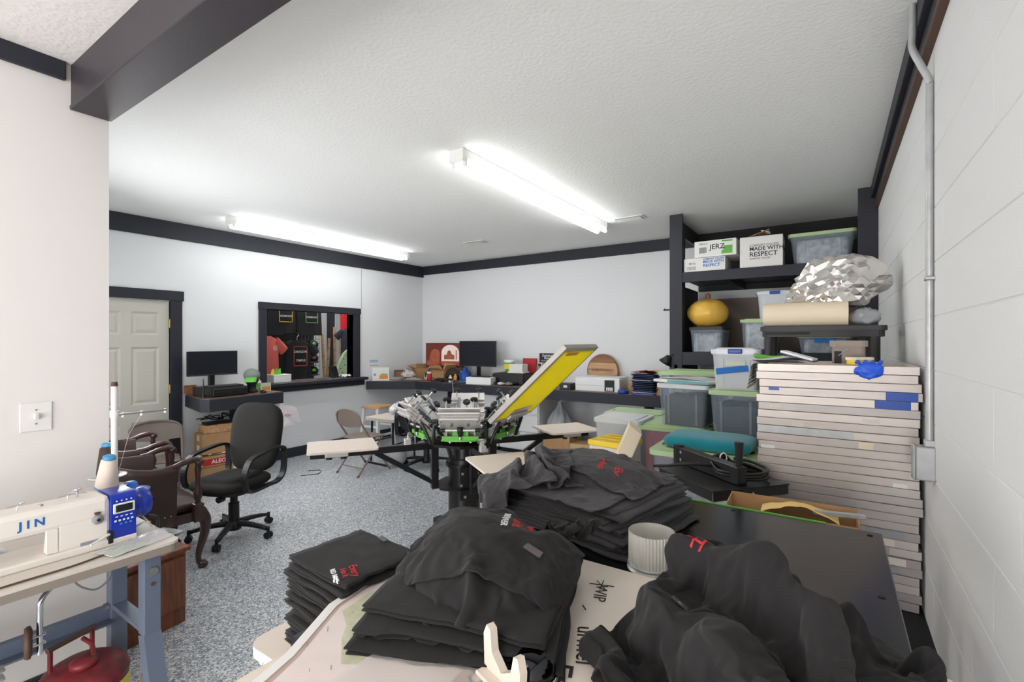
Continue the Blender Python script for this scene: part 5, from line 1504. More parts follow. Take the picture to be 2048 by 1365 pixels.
MB().bx(0.118, 0.207, -0.188, -0.186, 0.085, 0.135).build('display', M['screen_off'], t)
for i in range(4):
    MB().bx(0.122 + i * 0.022, 0.138 + i * 0.022, -0.188, -0.186, 0.02, 0.06).build('ink_window', M['white'], t)
MB().bx(-0.285, 0.095, -0.1815, -0.18, 0.075, 0.077).build('tray_seam', M['grey'], t)
t = thing('speaker_box', 'small black box left of the white inkjet printer', 'speaker', (-2.90, 5.68, ZT), R(4))
MB().bx(-0.08, 0.08, -0.08, 0.08, 0, 0.085, 0.006).build('body', M['black_plastic'], t)
MB().bx(-0.02, 0.03, -0.0815, -0.08, 0.03, 0.06).build('badge', M['white'], t)
t = thing('round_wood_sign', 'round wooden plank sign with carved lettering behind the inkjet printer', 'sign', (-2.66, 6.285, 1.165), R(-2))
rad = 0.225
n = 0
for z0, z1, m in ((-0.225, -0.10, 'wood_dark_sign'), (-0.10, 0.02, 'wood_sign'), (0.02, 0.12, 'wood_sign'), (0.12, 0.225, 'wood_dark_sign')):
    top, bot = [], []
    for i in range(13):
        z = z0 + 0.002 + (z1 - z0 - 0.004) * i / 12
        w = math.sqrt(max(0.0, rad * rad - z * z))
        top.append((w, z))
        bot.append((-w, z))
    MB().prism(top + bot[::-1], -0.012, 0.012, Matrix(((1, 0, 0), (0, 0, -1), (0, 1, 0)))).build('plank', M[m], t)
MB().tube([(rad * math.cos(a), 0, rad * math.sin(a)) for a in [2 * PI * i / 40 for i in range(40)]], 0.014, 8, closed=True).build('hoop', M['wood_dark_sign'], t)
text_mesh('lettering', 'EVERYTHING', 0.055, M['brown_edge'], t, (0.0, -0.0135, 0.01), (R(90), 0, 0))
t = thing('tape_roll', 'blue masking tape roll between the inkjet printer and the parcels', 'tape', (-2.10, 5.58, ZT))
MB().lathe([(0.04, 0), (0.065, 0), (0.065, 0.045), (0.04, 0.045), (0.04, 0)], 24).build('roll', M['blue'], t)
t = carton('parcel_box', 'small brown box behind the inkjet printer corner', (-2.04, 5.95, ZT), R(5), 0.20, 0.22, 0.12, M['card_light'])
# stack of film-wrapped garments
random.seed(3)
wraps = [mat('wrapped_navy', rgb(36, 48, 92), 0.25, var=0.4, vscale=30), mat('wrapped_black', rgb(28, 28, 34), 0.22), mat('wrapped_violet', rgb(90, 96, 170), 0.3), mat('wrapped_silver', rgb(150, 156, 176), 0.2, 0.3)]
seq = [2, 3, 0, 1, 0, 0, 1, 0, 3, 1, 0, 0]
names = ['lowest', 'second lowest', 'third lowest', 'fourth lowest', 'fifth lowest', 'sixth lowest', 'sixth from the top', 'fifth from the top', 'fourth from the top', 'third from the top', 'second from the top', 'topmost']
hues = ['violet', 'silver', 'navy', 'black']
hue_of = {0: 'navy', 1: 'black', 2: 'violet', 3: 'silver'}
for i in range(12):
    a, dx = random.uniform(-0.12, 0.12), random.uniform(-0.02, 0.02)
    ph = random.uniform(0, 9)
    mb = MB()
    mb.grid(lambda u, v: ((0.155 + 0.008 * nz(v * 5, ph)) * (abs(math.cos(2 * PI * u)) ** 0.4) * (1 if math.cos(2 * PI * u) >= 0 else -1) * (math.sin(PI * v) ** 0.12 if 0 < v < 1 else 0.0),
                          0.11 * (abs(math.sin(2 * PI * u)) ** 0.4) * (1 if math.sin(2 * PI * u) >= 0 else -1) * (math.sin(PI * v) ** 0.12 if 0 < v < 1 else 0.0),
                          0.010 - 0.010 * math.cos(PI * v) + 0.004 * nz(u * 8, v * 3, ph)), 32, 7, closed_u=True)
    o = mb.build('wrapped_garment', wraps[seq[i]])
    tag(o, '%s film-wrapped garment, %s of the parcel stack on the counter' % (hue_of[seq[i]], names[i]), 'garment', 'film-wrapped garments', (-1.84 + dx, 5.62, ZT + 0.0205 * i + 0.001), a)
t = thing('folded_cloths', 'folded red and yellow cloths on top of the wrapped garments', 'cloth', (-1.84, 5.62, ZT + 0.252), R(-6))
for i, m in enumerate(('red', 'brown_edge', 'red')):
    MB().grid(lambda u, v: (-0.15 + 0.27 * u, -0.1 + 0.2 * v, 0.010 * i + 0.012 * math.sin(PI * u) + 0.008 * nz(u * 5, v * 4, i)), 14, 10).build('cloth', M[m], t)
MB().grid(lambda u, v: (0.0 + 0.19 * u, -0.11 + 0.2 * v, 0.03 + 0.012 * math.sin(PI * u) + 0.006 * nz(u * 5, v * 4, 9)), 14, 10).build('cloth', M['yellow'], t)
t = thing('kraft_envelope', 'kraft envelopes leaning beside the wrapped garments', 'envelope', (-1.60, 5.60, ZT), R(20))
MB().box((0, 0, 0.09), (0.20, 0.01, 0.18), rot=Matrix.Rotation(R(-25), 3, 'X')).build('envelope', M['card'], t)
MB().box((0.03, -0.02, 0.07), (0.16, 0.01, 0.14), rot=Matrix.Rotation(R(-35), 3, 'X')).build('envelope', M['blue'], t)
t = thing('orange_spool', 'small orange spool in front of the parcel stack', 'spool', (-1.72, 5.56, ZT))
MB().lathe([(0, 0), (0.025, 0), (0.025, 0.006), (0.018, 0.01), (0.018, 0.032), (0.025, 0.036), (0.025, 0.042), (0, 0.042)], 16).build('spool', M['orange'], t)
t = thing('clamp_lamp', 'black clamp lamp with a cone shade on the shelf post', 'lamp', (-1.41, 5.19, 1.38))
MB().lathe([(0.02, 0.09), (0.03, 0.085), (0.045, 0.05), (0.075, 0.0), (0.07, 0.0), (0.04, 0.05), (0.0, 0.08)], 22, (-0.07, -0.02, -0.03), Matrix.Rotation(R(-32), 3, 'Y').inverted()).build('shade', M['black_plastic'], t)
MB().tube(smooth_path([(-0.02, -0.02, 0.045), (0.01, -0.02, 0.06), (0.03, 0.0, 0.02), (0.04, 0.0, -0.05)], 4), 0.008, 8).build('arm', M['black_plastic'], t)
MB().bx(0.02, 0.06, -0.02, 0.02, -0.09, -0.04, 0.004).build('clamp', M['black_plastic'], t)
t = thing('wall_hook', 'black metal hook on the back wall beside the shelf', 'hook', (-1.72, YB - 0.001, 1.98))
MB().bx(-0.12, 0.12, -0.006, 0, 0.0, 0.02, 0.001).build('plate', M['black_metal'], t)
for x in (-0.09, 0.0, 0.09):
    MB().tube(smooth_path([(x, -0.006, 0.01), (x, -0.04, 0.0), (x, -0.05, 0.03)], 4), 0.004, 6).build('prong', M['black_metal'], t)

# ================================================================== shop seen through the hatch
TEE = [(-0.10, 0.0), (-0.20, -0.03), (-0.40, -0.20), (-0.34, -0.30), (-0.24, -0.24), (-0.245, -0.45), (-0.25, -0.72), (0.25, -0.72), (0.245, -0.45), (0.24, -0.24), (0.34, -0.30), (0.40, -0.20), (0.20, -0.03), (0.10, 0.0), (0.0, -0.05)]


def hang_tee(label, loc, s, m, prints, rz=0.0, hanger=True, sleeves=True):
    """T-shirt hanging in the y-z plane, facing +x"""
    t = thing('hanging_shirt', label, 'shirt', loc, rz, 'shirts in the shop')

    def body(u, v):
        a = 2 * PI * u
        z = -0.72 * v
        w = (0.11 + 0.13 * min(1, v / 0.10) ** 0.6) if v < 0.10 else 0.24 + 0.012 * v
        dep = 0.03 + 0.05 * min(1.0, v * 3)
        fold = 0.014 * math.sin(a * 5 + 1.0) * v + 0.01 * nz(u * 8, v * 3, s)
        return ((dep + fold) * math.sin(a) * s, (w + fold * 0.6) * math.cos(a) * s, z * s)
    MB().grid(body, 48, 16, closed_u=True).build('body', m, t)
    if sleeves:
        for q in (-1, 1):
            def sl(u, v, q=q):
                a = 2 * PI * u
                c = Vector((0, q * (0.19 + 0.17 * v), -0.07 - 0.17 * v))
                r1, r2 = 0.075 + 0.01 * v, 0.04 + 0.012 * v
                d = Vector((0, q * 0.7, 0.72))
                p = c + d * (r1 * math.cos(a)) + Vector((r2 * math.sin(a), 0, 0))
                return tuple(p * s)
            MB().grid(sl, 20, 6, closed_u=True).build('sleeve', m, t)
    if hanger:
        MB().tube(smooth_path([(0, 0, -0.02), (0, 0, 0.05), (0.0, 0.03, 0.08), (0.0, 0.0, 0.11)], 4), 0.004, 6).build('hanger_hook', M['chrome'], t)
    for (y, z, w, h, pm) in prints:
        if isinstance(pm, str) and pm.startswith('T:'):
            text_mesh('lettering', pm[2:], h, M['print_white'], t, ((0.095 + 0.012) * s, y, z), (R(90), 0, R(90)), bold=0.001)
        else:
            fr = MB()
            for b in ((y - w / 2, y + w / 2, z + h / 2 - 0.012, z + h / 2), (y - w / 2, y + w / 2, z - h / 2, z - h / 2 + 0.012), (y - w / 2, y - w / 2 + 0.012, z - h / 2, z + h / 2), (y + w / 2 - 0.012, y + w / 2, z - h / 2, z + h / 2)):
                fr.bx((0.093 + 0.008) * s, (0.093 + 0.010) * s, b[0], b[1], b[2], b[3])
            fr.build('print_border', M[pm], t)
    return t


hang_tee('black shirt with a yellow framed print hanging high behind the hatch', (-7.7, 4.60, 2.42), 1.02, M['shirt_black'], [(0.02, -0.42, 0.24, 0.20, 'yellow'), (0.02, -0.42, 0, 0.048, 'T:VERMONT')])
hang_tee('black shirt with a green framed print hanging high behind the hatch', (-7.7, 5.10, 2.42), 1.02, M['shirt_black'], [(0.0, -0.42, 0.24, 0.20, 'print_green'), (0.0, -0.42, 0, 0.048, 'T:VERMONT')])
hang_tee('black shirt with an orange framed print hanging in the middle of the hatch', (-7.25, 4.60, 1.60), 0.95, M['shirt_black'], [(0.0, -0.26, 0.24, 0.32, 'print_orange'), (0.0, -0.19, 0, 0.052, 'T:DRAGON'), (0.0, -0.33, 0, 0.05, 'T:TEMPLE')])
hang_tee('coral pink shirt hanging beside the hatch frame', (-7.10, 3.98, 1.66), 0.95, M['shirt_coral'], [(0.10, -0.18, 0, 0.08, 'T:@')], R(10))
hang_tee('bright red shirt hanging at the far side of the hatch', (-7.8, 6.05, 2.40), 0.85, M['shirt_red'], [])
hang_tee('dark navy shirt hanging below the red one', (-7.4, 5.78, 1.82), 0.75, M['shirt_navy'], [], R(-40))
t = thing('shirt_rack', 'black display wall behind the hanging shirts', 'display rack', (-7.95, 4.6, 0))
MB().bx(-0.03, 0.0, -0.65, 0.78, 0.0, 2.6).build('panel', M['black'], t)
for z in (2.45, 1.70):
    MB().tube([(0.12, -0.6, z), (0.12, 0.75, z)], 0.012, 8).build('rail', M['black_metal'], t)
for i in range(9):
    MB().tube([(0.0, -0.45 + 0.06 * (i % 5), 1.30 - 0.06 * (i // 5) - 0.03 * (i % 5)), (0.25, -0.45 + 0.06 * (i % 5), 1.32 - 0.06 * (i // 5) - 0.03 * (i % 5))], 0.006, 6).ball((0.25, -0.45 + 0.06 * (i % 5), 1.32 - 0.06 * (i // 5) - 0.03 * (i % 5)), 0.012, 8, 6).build('peg', M['chrome'], t)
MB().tube([(0.0, 0.0, 1.70), (0.70, 0.0, 1.705)], 0.012, 8).build('arm', M['black_metal'], t)
MB().tube([(0.0, -0.55, 1.78), (0.84, -0.62, 1.77)], 0.012, 8).build('arm', M['black_metal'], t)
t = thing('garment_rail', 'wall-mounted black rail holding the red and navy shirts', 'rail', (-7.6, 6.70, 0))
MB().tube([(-0.2, 0, 2.50), (-0.2, -0.75, 2.50)], 0.012, 8).build('rail', M['black_metal'], t)
MB().tube([(0.2, 0, 1.90), (0.2, -1.0, 1.90)], 0.012, 8).build('rail', M['black_metal'], t)
t = thing('wire_grid', 'wire grid panel holding the caps', 'display rack', (-7.75, 5.15, 0))
for i in range(6):
    MB().tube([(0, -0.15 + 0.07 * i, 0.95), (0, -0.15 + 0.07 * i, 1.68)], 0.004, 5).build('wire', M['net'], t)
for i in range(9):
    MB().tube([(0, -0.17, 0.98 + 0.08 * i), (0, 0.22, 0.98 + 0.08 * i)], 0.004, 5).build('wire', M['net'], t)
for z, m, l in ((1.56, 'print_green', 'black cap with a green badge at the top of the wire grid'), (1.32, 'print_orange', 'black cap with an orange badge in the middle of the wire grid'), (1.10, 'print_green', 'black cap with a green crown at the bottom of the wire grid')):
    t = thing('display_cap', l, 'cap', (-7.63, 5.14, z - 0.04), R(-20), 'caps in the shop')
    MB().ball((0, 0, 0), 0.10, 18, 10, (1, 0.95, 0.8)).build('crown', M['shirt_black'], t)
    MB().grid(lambda u, v: ((0.07 + 0.11 * v) * math.cos((u - 0.5) * 2.0), (0.09) * math.sin((u - 0.5) * 2.0), -0.045 - 0.03 * v), 12, 5).build('visor', M['shirt_black'], t)
    MB().ball((0.086, 0, 0.01), 0.035, 12, 8, (0.4, 1, 1)).build('badge', M[m], t)
for i, (y, z1, x, lean, l) in enumerate([(5.72, 1.72, -8.2, 0.12, 'long bamboo pole standing alone against the pale shop wall'), (5.92, 1.64, -8.25, -0.10, 'bamboo pole leaning towards the dark post'), (6.0, 1.86, -8.2, 0.03, 'tallest bamboo pole beside the dark post'), (6.10, 1.80, -8.15, 0.05, 'bamboo pole nearest the green board')]):
    t = thing('bamboo_pole', l, 'pole', (x, y, 0), 0, 'bamboo poles')
    MB().tube([(0, lean * (1 - k / 8.0), z1 * k / 8) for k in range(9)], 0.026, 10).build('stem', M['bamboo'], t)
    for k in range(1, 8):
        MB().cyl((0, lean * (1 - k / 8.0), z1 * k / 8 - 0.006), (0, lean * (1 - k / 8.0), z1 * k / 8 + 0.006), 0.029, n=10).build('node', M['wood_dark_sign'], t)
struct(MB().bx(-8.75, -8.65, 6.22, 6.34, 0, 2.9), 'trim_5', M['black_trim'], 'dark upright post inside the shop', 'trim')
t = thing('sage_display', 'sage green board with holes beside the hatch frame', 'display board', (-6.95, 5.25, 0), R(0))
MB().prism([(-0.17, 0.85), (0.17, 0.85), (0.17, 1.46), (0.10, 1.44), (0.02, 1.38), (-0.06, 1.25), (-0.14, 1.05)], -0.03, 0.03, Matrix(((0, 0, 1), (1, 0, 0), (0, 1, 0)))).build('board', M['sage'], t)
for y, z in ((0.0, 1.28), (0.06, 1.33), (0.02, 1.18), (-0.06, 1.12), (0.10, 1.22), (-0.02, 1.05)):
    MB().cyl((0.03, y, z), (0.032, y, z), 0.01, n=8).build('hole', M['black'], t)
MB().bx(-0.2, -0.03, 0.12, 0.16, 0.0, 1.3).build('stand', M['sage'], t)
t = thing('card_box', 'white box of cards on the hatch sill', 'box', (-6.28, 3.72, 1.025), R(4))
MB().bx(-0.08, 0.08, -0.13, 0.13, 0, 0.09, 0.003).build('body', M['white'], t)
MB().bx(-0.075, 0.082, -0.132, 0.132, 0.09, 0.105, 0.003).build('lid', M['paper'], t)
for i, (y, m, l) in enumerate(((-0.10, 'yellow', 'yellow paper tab'), (-0.05, 'print_green', 'lime paper tab'), (0.0, 'print_green', 'lime paper tab'))):
    MB().prism([(-0.03, 0.09), (0.03, 0.09), (0.022, 0.19), (-0.01, 0.175)], -0.002, 0.002, Matrix(((0, 0, 1), (1, 0, 0), (0, 1, 0))), (0.0, y, 0)).build('paper_tab', M[m], t)
t = thing('counter_mat', 'dark printed mat lying on the hatch sill', 'mat', (-6.22, 4.14, 1.026))
MB().bx(-0.09, 0.09, -0.22, 0.25, 0, 0.004, 0.001).build('mat', M['black'], t)
text_mesh('lettering', 'DRAGON', 0.08, M['print_orange'], t, (0.0, -0.05, 0.0045), (0, 0, R(90)))
t = thing('tablet', 'dark tablet leaning on the hatch sill', 'tablet', (-6.30, 4.60, 1.026), R(10))
MB().box((0, 0, 0.09), (0.012, 0.16, 0.18), rot=Matrix.Rotation(R(-20), 3, 'Y'), ch=0.004).build('body', M['black_plastic'], t)
MB().box((0.008, 0, 0.09), (0.002, 0.14, 0.16), rot=Matrix.Rotation(R(-20), 3, 'Y')).build('screen', M['screen_off'], t)
t = thing('paper_bundle', 'white crumpled paper at the far end of the hatch sill', 'papers', (-6.24, 4.76, 1.026))
MB().grid(lambda u, v: (-0.06 + 0.12 * u, -0.09 + 0.18 * v, 0.02 + 0.03 * nz(u * 5, v * 6) + 0.02 * math.sin(PI * u)), 12, 14).build('sheet', M['paper'], t)
# ================================================================== right side: shelf, bins, screens
M['bin_clear'] = mat_plastic('clear_bin_plastic', rgb(176, 190, 204), 0.30, 0.15)
M['bin_milky'] = mat_plastic('milky_bin_plastic', rgb(226, 230, 236), 0.68, 0.3)
M['lid_white'] = mat_plastic('milky_lid_plastic', rgb(232, 235, 240), 0.85, 0.3)
M['content_dark'] = mat('dark_garments', rgb(70, 72, 80), 0.7, var=0.4, vscale=14)
M['content_wrap'] = mat('wrapped_garments', rgb(196, 200, 206), 0.25, var=0.6, vscale=22)
M['content_pink'] = mat('pink_garments', rgb(214, 110, 130), 0.8, var=0.2)
M['content_pale'] = mat('pale_garments', rgb(218, 216, 208), 0.7, var=0.15)
M['content_mix'] = mat('mixed_garments', rgb(214, 120, 70), 0.7, var=0.6, vscale=18, dark=rgb(60, 150, 110))
M['taupe_board'] = mat('taupe_board', rgb(150, 136, 126), 0.7, var=0.06)
M['teal'] = mat('teal_velour', rgb(22, 136, 150), 0.95, bump=0.25, bscale=300, var=0.12, vscale=20, sheen=0.3)
M['foil'] = mat('silver_foil', rgb(226, 222, 218), 0.22, 0.92)
M['kraft_roll'] = mat('cream_paper_roll', rgb(232, 216, 190), 0.6)
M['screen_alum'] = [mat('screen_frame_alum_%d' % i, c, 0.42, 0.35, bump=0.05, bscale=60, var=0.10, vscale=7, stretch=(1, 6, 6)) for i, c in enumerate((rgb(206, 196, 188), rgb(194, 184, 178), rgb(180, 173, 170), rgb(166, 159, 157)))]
M['bin_yellow'] = mat('yellow_bag_film', rgb(238, 190, 80), 0.3, var=0.15, vscale=10)
M['glove'] = mat('nitrile_blue', rgb(36, 90, 214), 0.45)

# ---- built-in shelf
t = thing('built_in_shelf', 'tall black wooden shelf built into the corner', 'shelf')
YF, YBK = 5.17, 6.31
SH = {'post': (-1.435, -1.305), 'rpost': (0.19, 0.325)}
MB().bx(-1.435, -1.305, YF, YF + 0.04, 0, ZC, 0.003).build('post', M['black_trim'], t)
MB().bx(0.185, 0.325, YF, YF + 0.04, 0, ZC, 0.003).build('post', M['black_trim'], t)
MB().bx(-1.40, -1.32, YF + 0.09, YF + 0.19, 0, ZC - 0.16, 0.003).build('post', M['black_trim'], t)
MB().bx(-1.435, -1.395, YF + 0.04, YBK, ZC - 0.16, ZC, 0.003).build('side_rail', M['black_trim'], t)
MB().bx(-1.43, -1.40, YF + 0.04, YBK, 0.6, 2.2, 0.003).build('side_panel', M['black'], t)
for z, fh in ((2.30, 0.105), (1.47, 0.135), (0.62, 0.1)):
    MB().bx(-1.305, 0.185, YF + 0.002, YF + 0.04, z - fh, z, 0.003).build('shelf_fascia', M['black_trim'], t)
    MB().bx(-1.40, 0.32, YF + 0.04, YBK, z - 0.03, z - 0.004).build('shelf_board', M['black_trim'], t)
    for x in (-0.9, -0.35):
        MB().bx(x, x + 0.04, YF + 0.04, YBK, z - fh, z - 0.03).build('joist', M['black_trim'], t)
MB().bx(-1.395, 0.32, YBK, YBK + 0.03, 2.2, ZC - 0.0, 0.0).build('back_board', M['black'], t)
MB().bx(-1.20, 0.30, YBK, YBK + 0.02, 0.62, 2.10).build('back_board', M['taupe_board'], t)


def printed_box(label, loc, rz, sx, sy, sz, lines, extra=None):
    t = thing('shipping_box', label, 'box', loc, rz, 'white shipping boxes on the top shelf')
    MB().bx(0, sx, 0, sy, 0, sz, 0.003).build('body', M['white_plastic'], t)
    MB().bx(0.0, sx, sy / 2 - 0.03, sy / 2 + 0.03, sz, sz + 0.001).build('tape', M['laminate'], t)
    for body, size, x, z, m in lines:
        text_mesh('lettering', body, size, m, t, (x, -0.0012, z), (R(90), 0, 0), align='LEFT', bold=0.0008)
    for x0, x1, z0, z1, m in extra or []:
        MB().bx(x0, x1, -0.0012, 0, z0, z1).build('print_patch', m, t)
    return t


pb = M['tape_blue']
printed_box('low white box with blue lettering at the shelf end', (-1.295, 5.20, 2.30), R(1), 0.40, 0.42, 0.14,
            [('COMFORT COLORS', 0.022, 0.19, 0.122, pb), ('MADE WITH', 0.035, 0.19, 0.095, pb), ('RESPECT', 0.042, 0.19, 0.058, pb), ('SM 72', 0.026, 0.05, 0.085, M['grey_print'])],
            [(0.035 + 0.008 * i, 0.039 + 0.008 * i, 0.02, 0.055, M['grey_print']) for i in range(11)])
printed_box('white box with lime green panel stacked on the low box', (-1.19, 5.20, 2.442), R(-2), 0.40, 0.42, 0.165,
            [('JERZ', 0.072, 0.15, 0.095, M['print_dark']), ('SM 812', 0.026, 0.05, 0.135, M['grey_print'])],
            [(0.05 + 0.008 * i, 0.054 + 0.008 * i, 0.04, 0.10, M['print_dark']) for i in range(9)] + [(0.265, 0.365, 0.14, 0.155, M['green']), (0.28, 0.365, 0.02, 0.10, M['green']), (0.262, 0.28, 0.02, 0.055, M['green'])])
bb = printed_box('large white box lettered in black with an open flap', (-0.76, 5.20, 2.30), R(1.5), 0.37, 0.40, 0.30,
                 [('COMFORT COLORS', 0.028, 0.085, 0.212, M['grey_print']), ('MADE WITH', 0.052, 0.085, 0.178, M['print_dark']), ('RESPECT', 0.062, 0.085, 0.125, M['print_dark']), ('COMFORT COLORS', 0.020, 0.085, 0.085, M['grey_print'])])
text_mesh('lettering', 'COMFORT', 0.05, M['print_dark'], bb, (0.3712, 0.16, 0.18), (R(90), 0, R(90)), bold=0.001)
MB().box((0.16, 0.12, 0.33), (0.2, 0.22, 0.004), rot=Matrix.Rotation(R(-18), 3, 'Y')).build('flap', M['card'], bb)
MB().box((0.22, 0.10, 0.35), (0.08, 0.1, 0.006), rot=Matrix.Rotation(R(20), 3, 'Y')).build('packing_paper', M['paper'], bb)


def storage_bin(label, loc, rz, w, d, h, lid='bin_green', body='bin_clear', content='content_dark', fill=0.8, group='lidded storage bins', handles=None, lidded=True, taper=0.88):
    """tapered plastic bin with its lid; origin at base centre"""
    t = thing('storage_bin', label, 'storage bin', loc, rz, group)
    top, bot = rrect(w, d, 0.035, 4), rrect(w * taper, d * taper, 0.03, 4)
    n = len(top)
    mb = MB()
    vs = [(x, y, 0.0) for x, y in bot] + [(x, y, h) for x, y in top] + [(x * 1.03, y * 1.03, h) for x, y in top] + [(x * 1.03, y * 1.03, h - 0.02) for x, y in top]
    mb.add(vs, [(k * n + i, k * n + (i + 1) % n, (k + 1) * n + (i + 1) % n, (k + 1) * n + i) for k in range(3) for i in range(n)])
    mb.add(vs[:n], [tuple(range(n))[::-1]])
    mb.build('bin_body', M[body], t)
    for s in (-1, 1):
        for k in (-0.28, 0.28):
            MB().box((k * w, s * (d / 2 * (1 + taper) / 2 + 0.001), h * 0.45), (0.015, 0.006, h * 0.75), rot=Matrix.Rotation(s * math.atan2(d * (1 - taper) / 2, h), 3, 'X').inverted()).build('rib', M[body], t)
    if content:
        f = 0.93
        sd = hash(label) % 97 * 0.37

        def cf(u, v):
            a = 2 * PI * u
            k = taper + (1 - taper) * fill * (1 - v)
            k = (taper + (1 - taper) * fill) if v < 0.35 else taper
            rr = (1 if v > 0.35 else v / 0.35)
            cx, cy = math.cos(a), math.sin(a)
            m = max(abs(cx), abs(cy)) ** 0.85
            bump = 1 + 0.03 * nz(u * 11, v * 6, sd)
            z = h * fill * (1 + 0.16 * nz(cx * rr * 2, cy * rr * 2, sd)) if v <= 0.35 else h * fill * (1 - (v - 0.35) / 0.65) * 0.98 + 0.006
            return (cx / m * w / 2 * k * f * rr * bump, cy / m * d / 2 * k * f * rr * bump, z)
        MB().grid(cf, 40, 12, closed_u=True).build('contents', M[content], t)
    if lidded:
        lm = M[lid]
        lt = MB()
        lt.prism([(x * 1.07, y * 1.07) for x, y in top], h - 0.012, h + 0.018)
        lt.prism([(x * 0.86, y * 0.80) for x, y in top], h + 0.018, h + 0.026)
        lo = lt.build('lid', lm, t)
        for s in (-1, 1):
            if handles:
                MB().box((s * 0, -d * 0.54, h + 0.004), (w * 0.30, 0.02, 0.03), ch=0.006).build('latch', M[handles], lo) if s == 1 else None
                MB().box((s * w * 0.54, 0, h + 0.004), (0.02, d * 0.30, 0.03), ch=0.006).build('latch', M[handles], lo)
            elif lid == 'bin_green':
                MB().prism([(s * w * 0.45 + 0.018 * math.cos(a), 0.045 * math.sin(a)) for a in [2 * PI * i / 16 for i in range(16)]], h + 0.0185, h + 0.020).build('grip_hole', M['content_dark'], lo)
    return t


# bins on the shelf
storage_bin('clear bin of wrapped garments with a green lid on the top shelf', (-0.08, 5.46, 2.30), R(-2), 0.50, 0.40, 0.275, content='content_wrap', fill=0.85)
storage_bin('grey clear bin of wrapped garments under the yellow bag', (-1.08, 5.42, 1.47), 0, 0.33, 0.38, 0.24, lid='dark_plastic', content='content_wrap', fill=0.8)
b = storage_bin('clear bin with green lid behind the paper roll on the middle shelf', (-0.60, 5.48, 1.47), 0, 0.32, 0.42, 0.31, content='content_wrap', fill=0.9)
MB().box((0.10, -0.205, 0.20), (0.08, 0.004, 0.03)).build('tape', M['tape_blue'], b)
storage_bin('small clear bin of bright garments with blue handles on the middle shelf', (-0.47, 5.45, 1.80), R(2), 0.30, 0.32, 0.25, lid='lid_white', body='bin_milky', content='content_mix', fill=0.55, handles='blue')
b = storage_bin('clear bin with a blue tape strip below the resin shelf top', (-0.06, 5.48, 1.47), 0, 0.42, 0.40, 0.16, content='content_wrap', fill=0.85)
MB().box((0.0, -0.205, 0.12), (0.16, 0.004, 0.035)).build('tape', M['tape_blue'], b)
t = thing('yellow_garment_bag', 'clear bag bulging with yellow garments on a grey bin', 'bag', (-1.10, 5.40, 1.735))
MB().grid(lambda u, v: (0.205 * math.sin(PI * v) ** 0.8 * math.cos(2 * PI * u) * (1 + 0.05 * nz(u * 7, v * 5, 2)), 0.18 * math.sin(PI * v) ** 0.8 * math.sin(2 * PI * u), 0.145 - 0.145 * math.cos(PI * v) + 0.01 * nz(u * 9, v * 9)), 36, 16, closed_u=True).build('garments', M['bin_yellow'], t)
MB().tube(smooth_path([(0, 0, 0.28), (0.01, 0, 0.32), (-0.02, 0, 0.345)], 4), [0.03, 0.02, 0.016, 0.02, 0.024, 0.026, 0.026, 0.024, 0.01], 10).build('twisted_neck', M['wood_dark_sign'], t)

# ---- resin shelf in front of the built-in one
t = thing('resin_shelf', 'dark resin utility shelf carrying the foil and paper roll', 'shelf', (-0.06, 3.48, 0))
MB().prism(rrect(0.60, 0.36, 0.03, 3), 1.61, 1.645).build('tray_skirt', M['dark_plastic'], t)
MB().prism(rrect(0.62, 0.38, 0.03, 3), 1.645, 1.672).build('tray_rim', M['dark_plastic'], t)
MB().bx(-0.28, -0.05, -0.184, -0.180, 1.622, 1.638).build('skirt_groove', M['black'], t)
for x in (-0.265, 0.255):
    for y in (-0.15, 0.15):
        MB().cyl((x, y, 0), (x, y, 1.61), 0.025, n=14).build('leg', M['dark_plastic'], t)
for z in (0.35, 0.98):
    MB().prism(rrect(0.60, 0.36, 0.03, 3), z, z + 0.045).build('tray_skirt', M['dark_plastic'], t)
t = thing('paper_roll', 'wide cream paper roll lying on the resin shelf', 'paper roll', (-0.14, 3.37, 1.672 + 0.072))
MB().cyl((-0.215, 0, 0), (0.215, 0, 0), 0.072, n=32).build('roll', M['kraft_roll'], t)
MB().cyl((0.2152, 0, 0), (0.217, 0, 0), 0.03, n=20).build('core', M['card'], t)
random.seed(8)
fo = bmesh.new()
bmesh.ops.create_icosphere(fo, subdivisions=4, radius=1.0)
for v in fo.verts:
    p = v.co.copy()
    w = Vector((p.x + 0.35 * nz(p.x * 2, p.y * 2, p.z * 2), p.y + 0.35 * nz(p.y * 2, p.z * 2, p.x * 2 + 5), p.z + 0.35 * nz(p.z * 2 + 8, p.x * 2, p.y * 2)))
    k = 1.02 + 0.24 * nz(w.x * 1.5, w.y * 1.5, w.z * 1.5 + 4) - 0.42 * abs(nz(w.x * 2.6 + 9, w.y * 2.6, w.z * 2.6)) + 0.16 * (0.5 - abs(nz(w.x * 5.5, w.y * 5.5 + 3, w.z * 5.5)))
    q = Vector((p.x * 0.255, p.y * 0.17, p.z * 0.17)) * k
    if p.x < -0.1:
        q.z -= 0.10 * (-p.x - 0.1)
    q.z = max(q.z, -0.145 + 0.02 * abs(nz(p.x * 6, p.y * 6)))
    v.co = q
me = bpy.data.meshes.new('foil_sheet')
fo.to_mesh(me)
fo.free()
me.materials.append(M['foil'])
t = thing('foil_blanket', 'big crumpled silver foil blanket heaped over the paper roll', 'foil', (0.0, 3.50, 1.932))
o = bpy.data.objects.new('sheet', me)
C.objects.link(o)
o.parent = t
t = thing('plastic_bag', 'clear crumpled bag beside the paper roll under the foil', 'bag', (0.155, 3.45, 1.674))
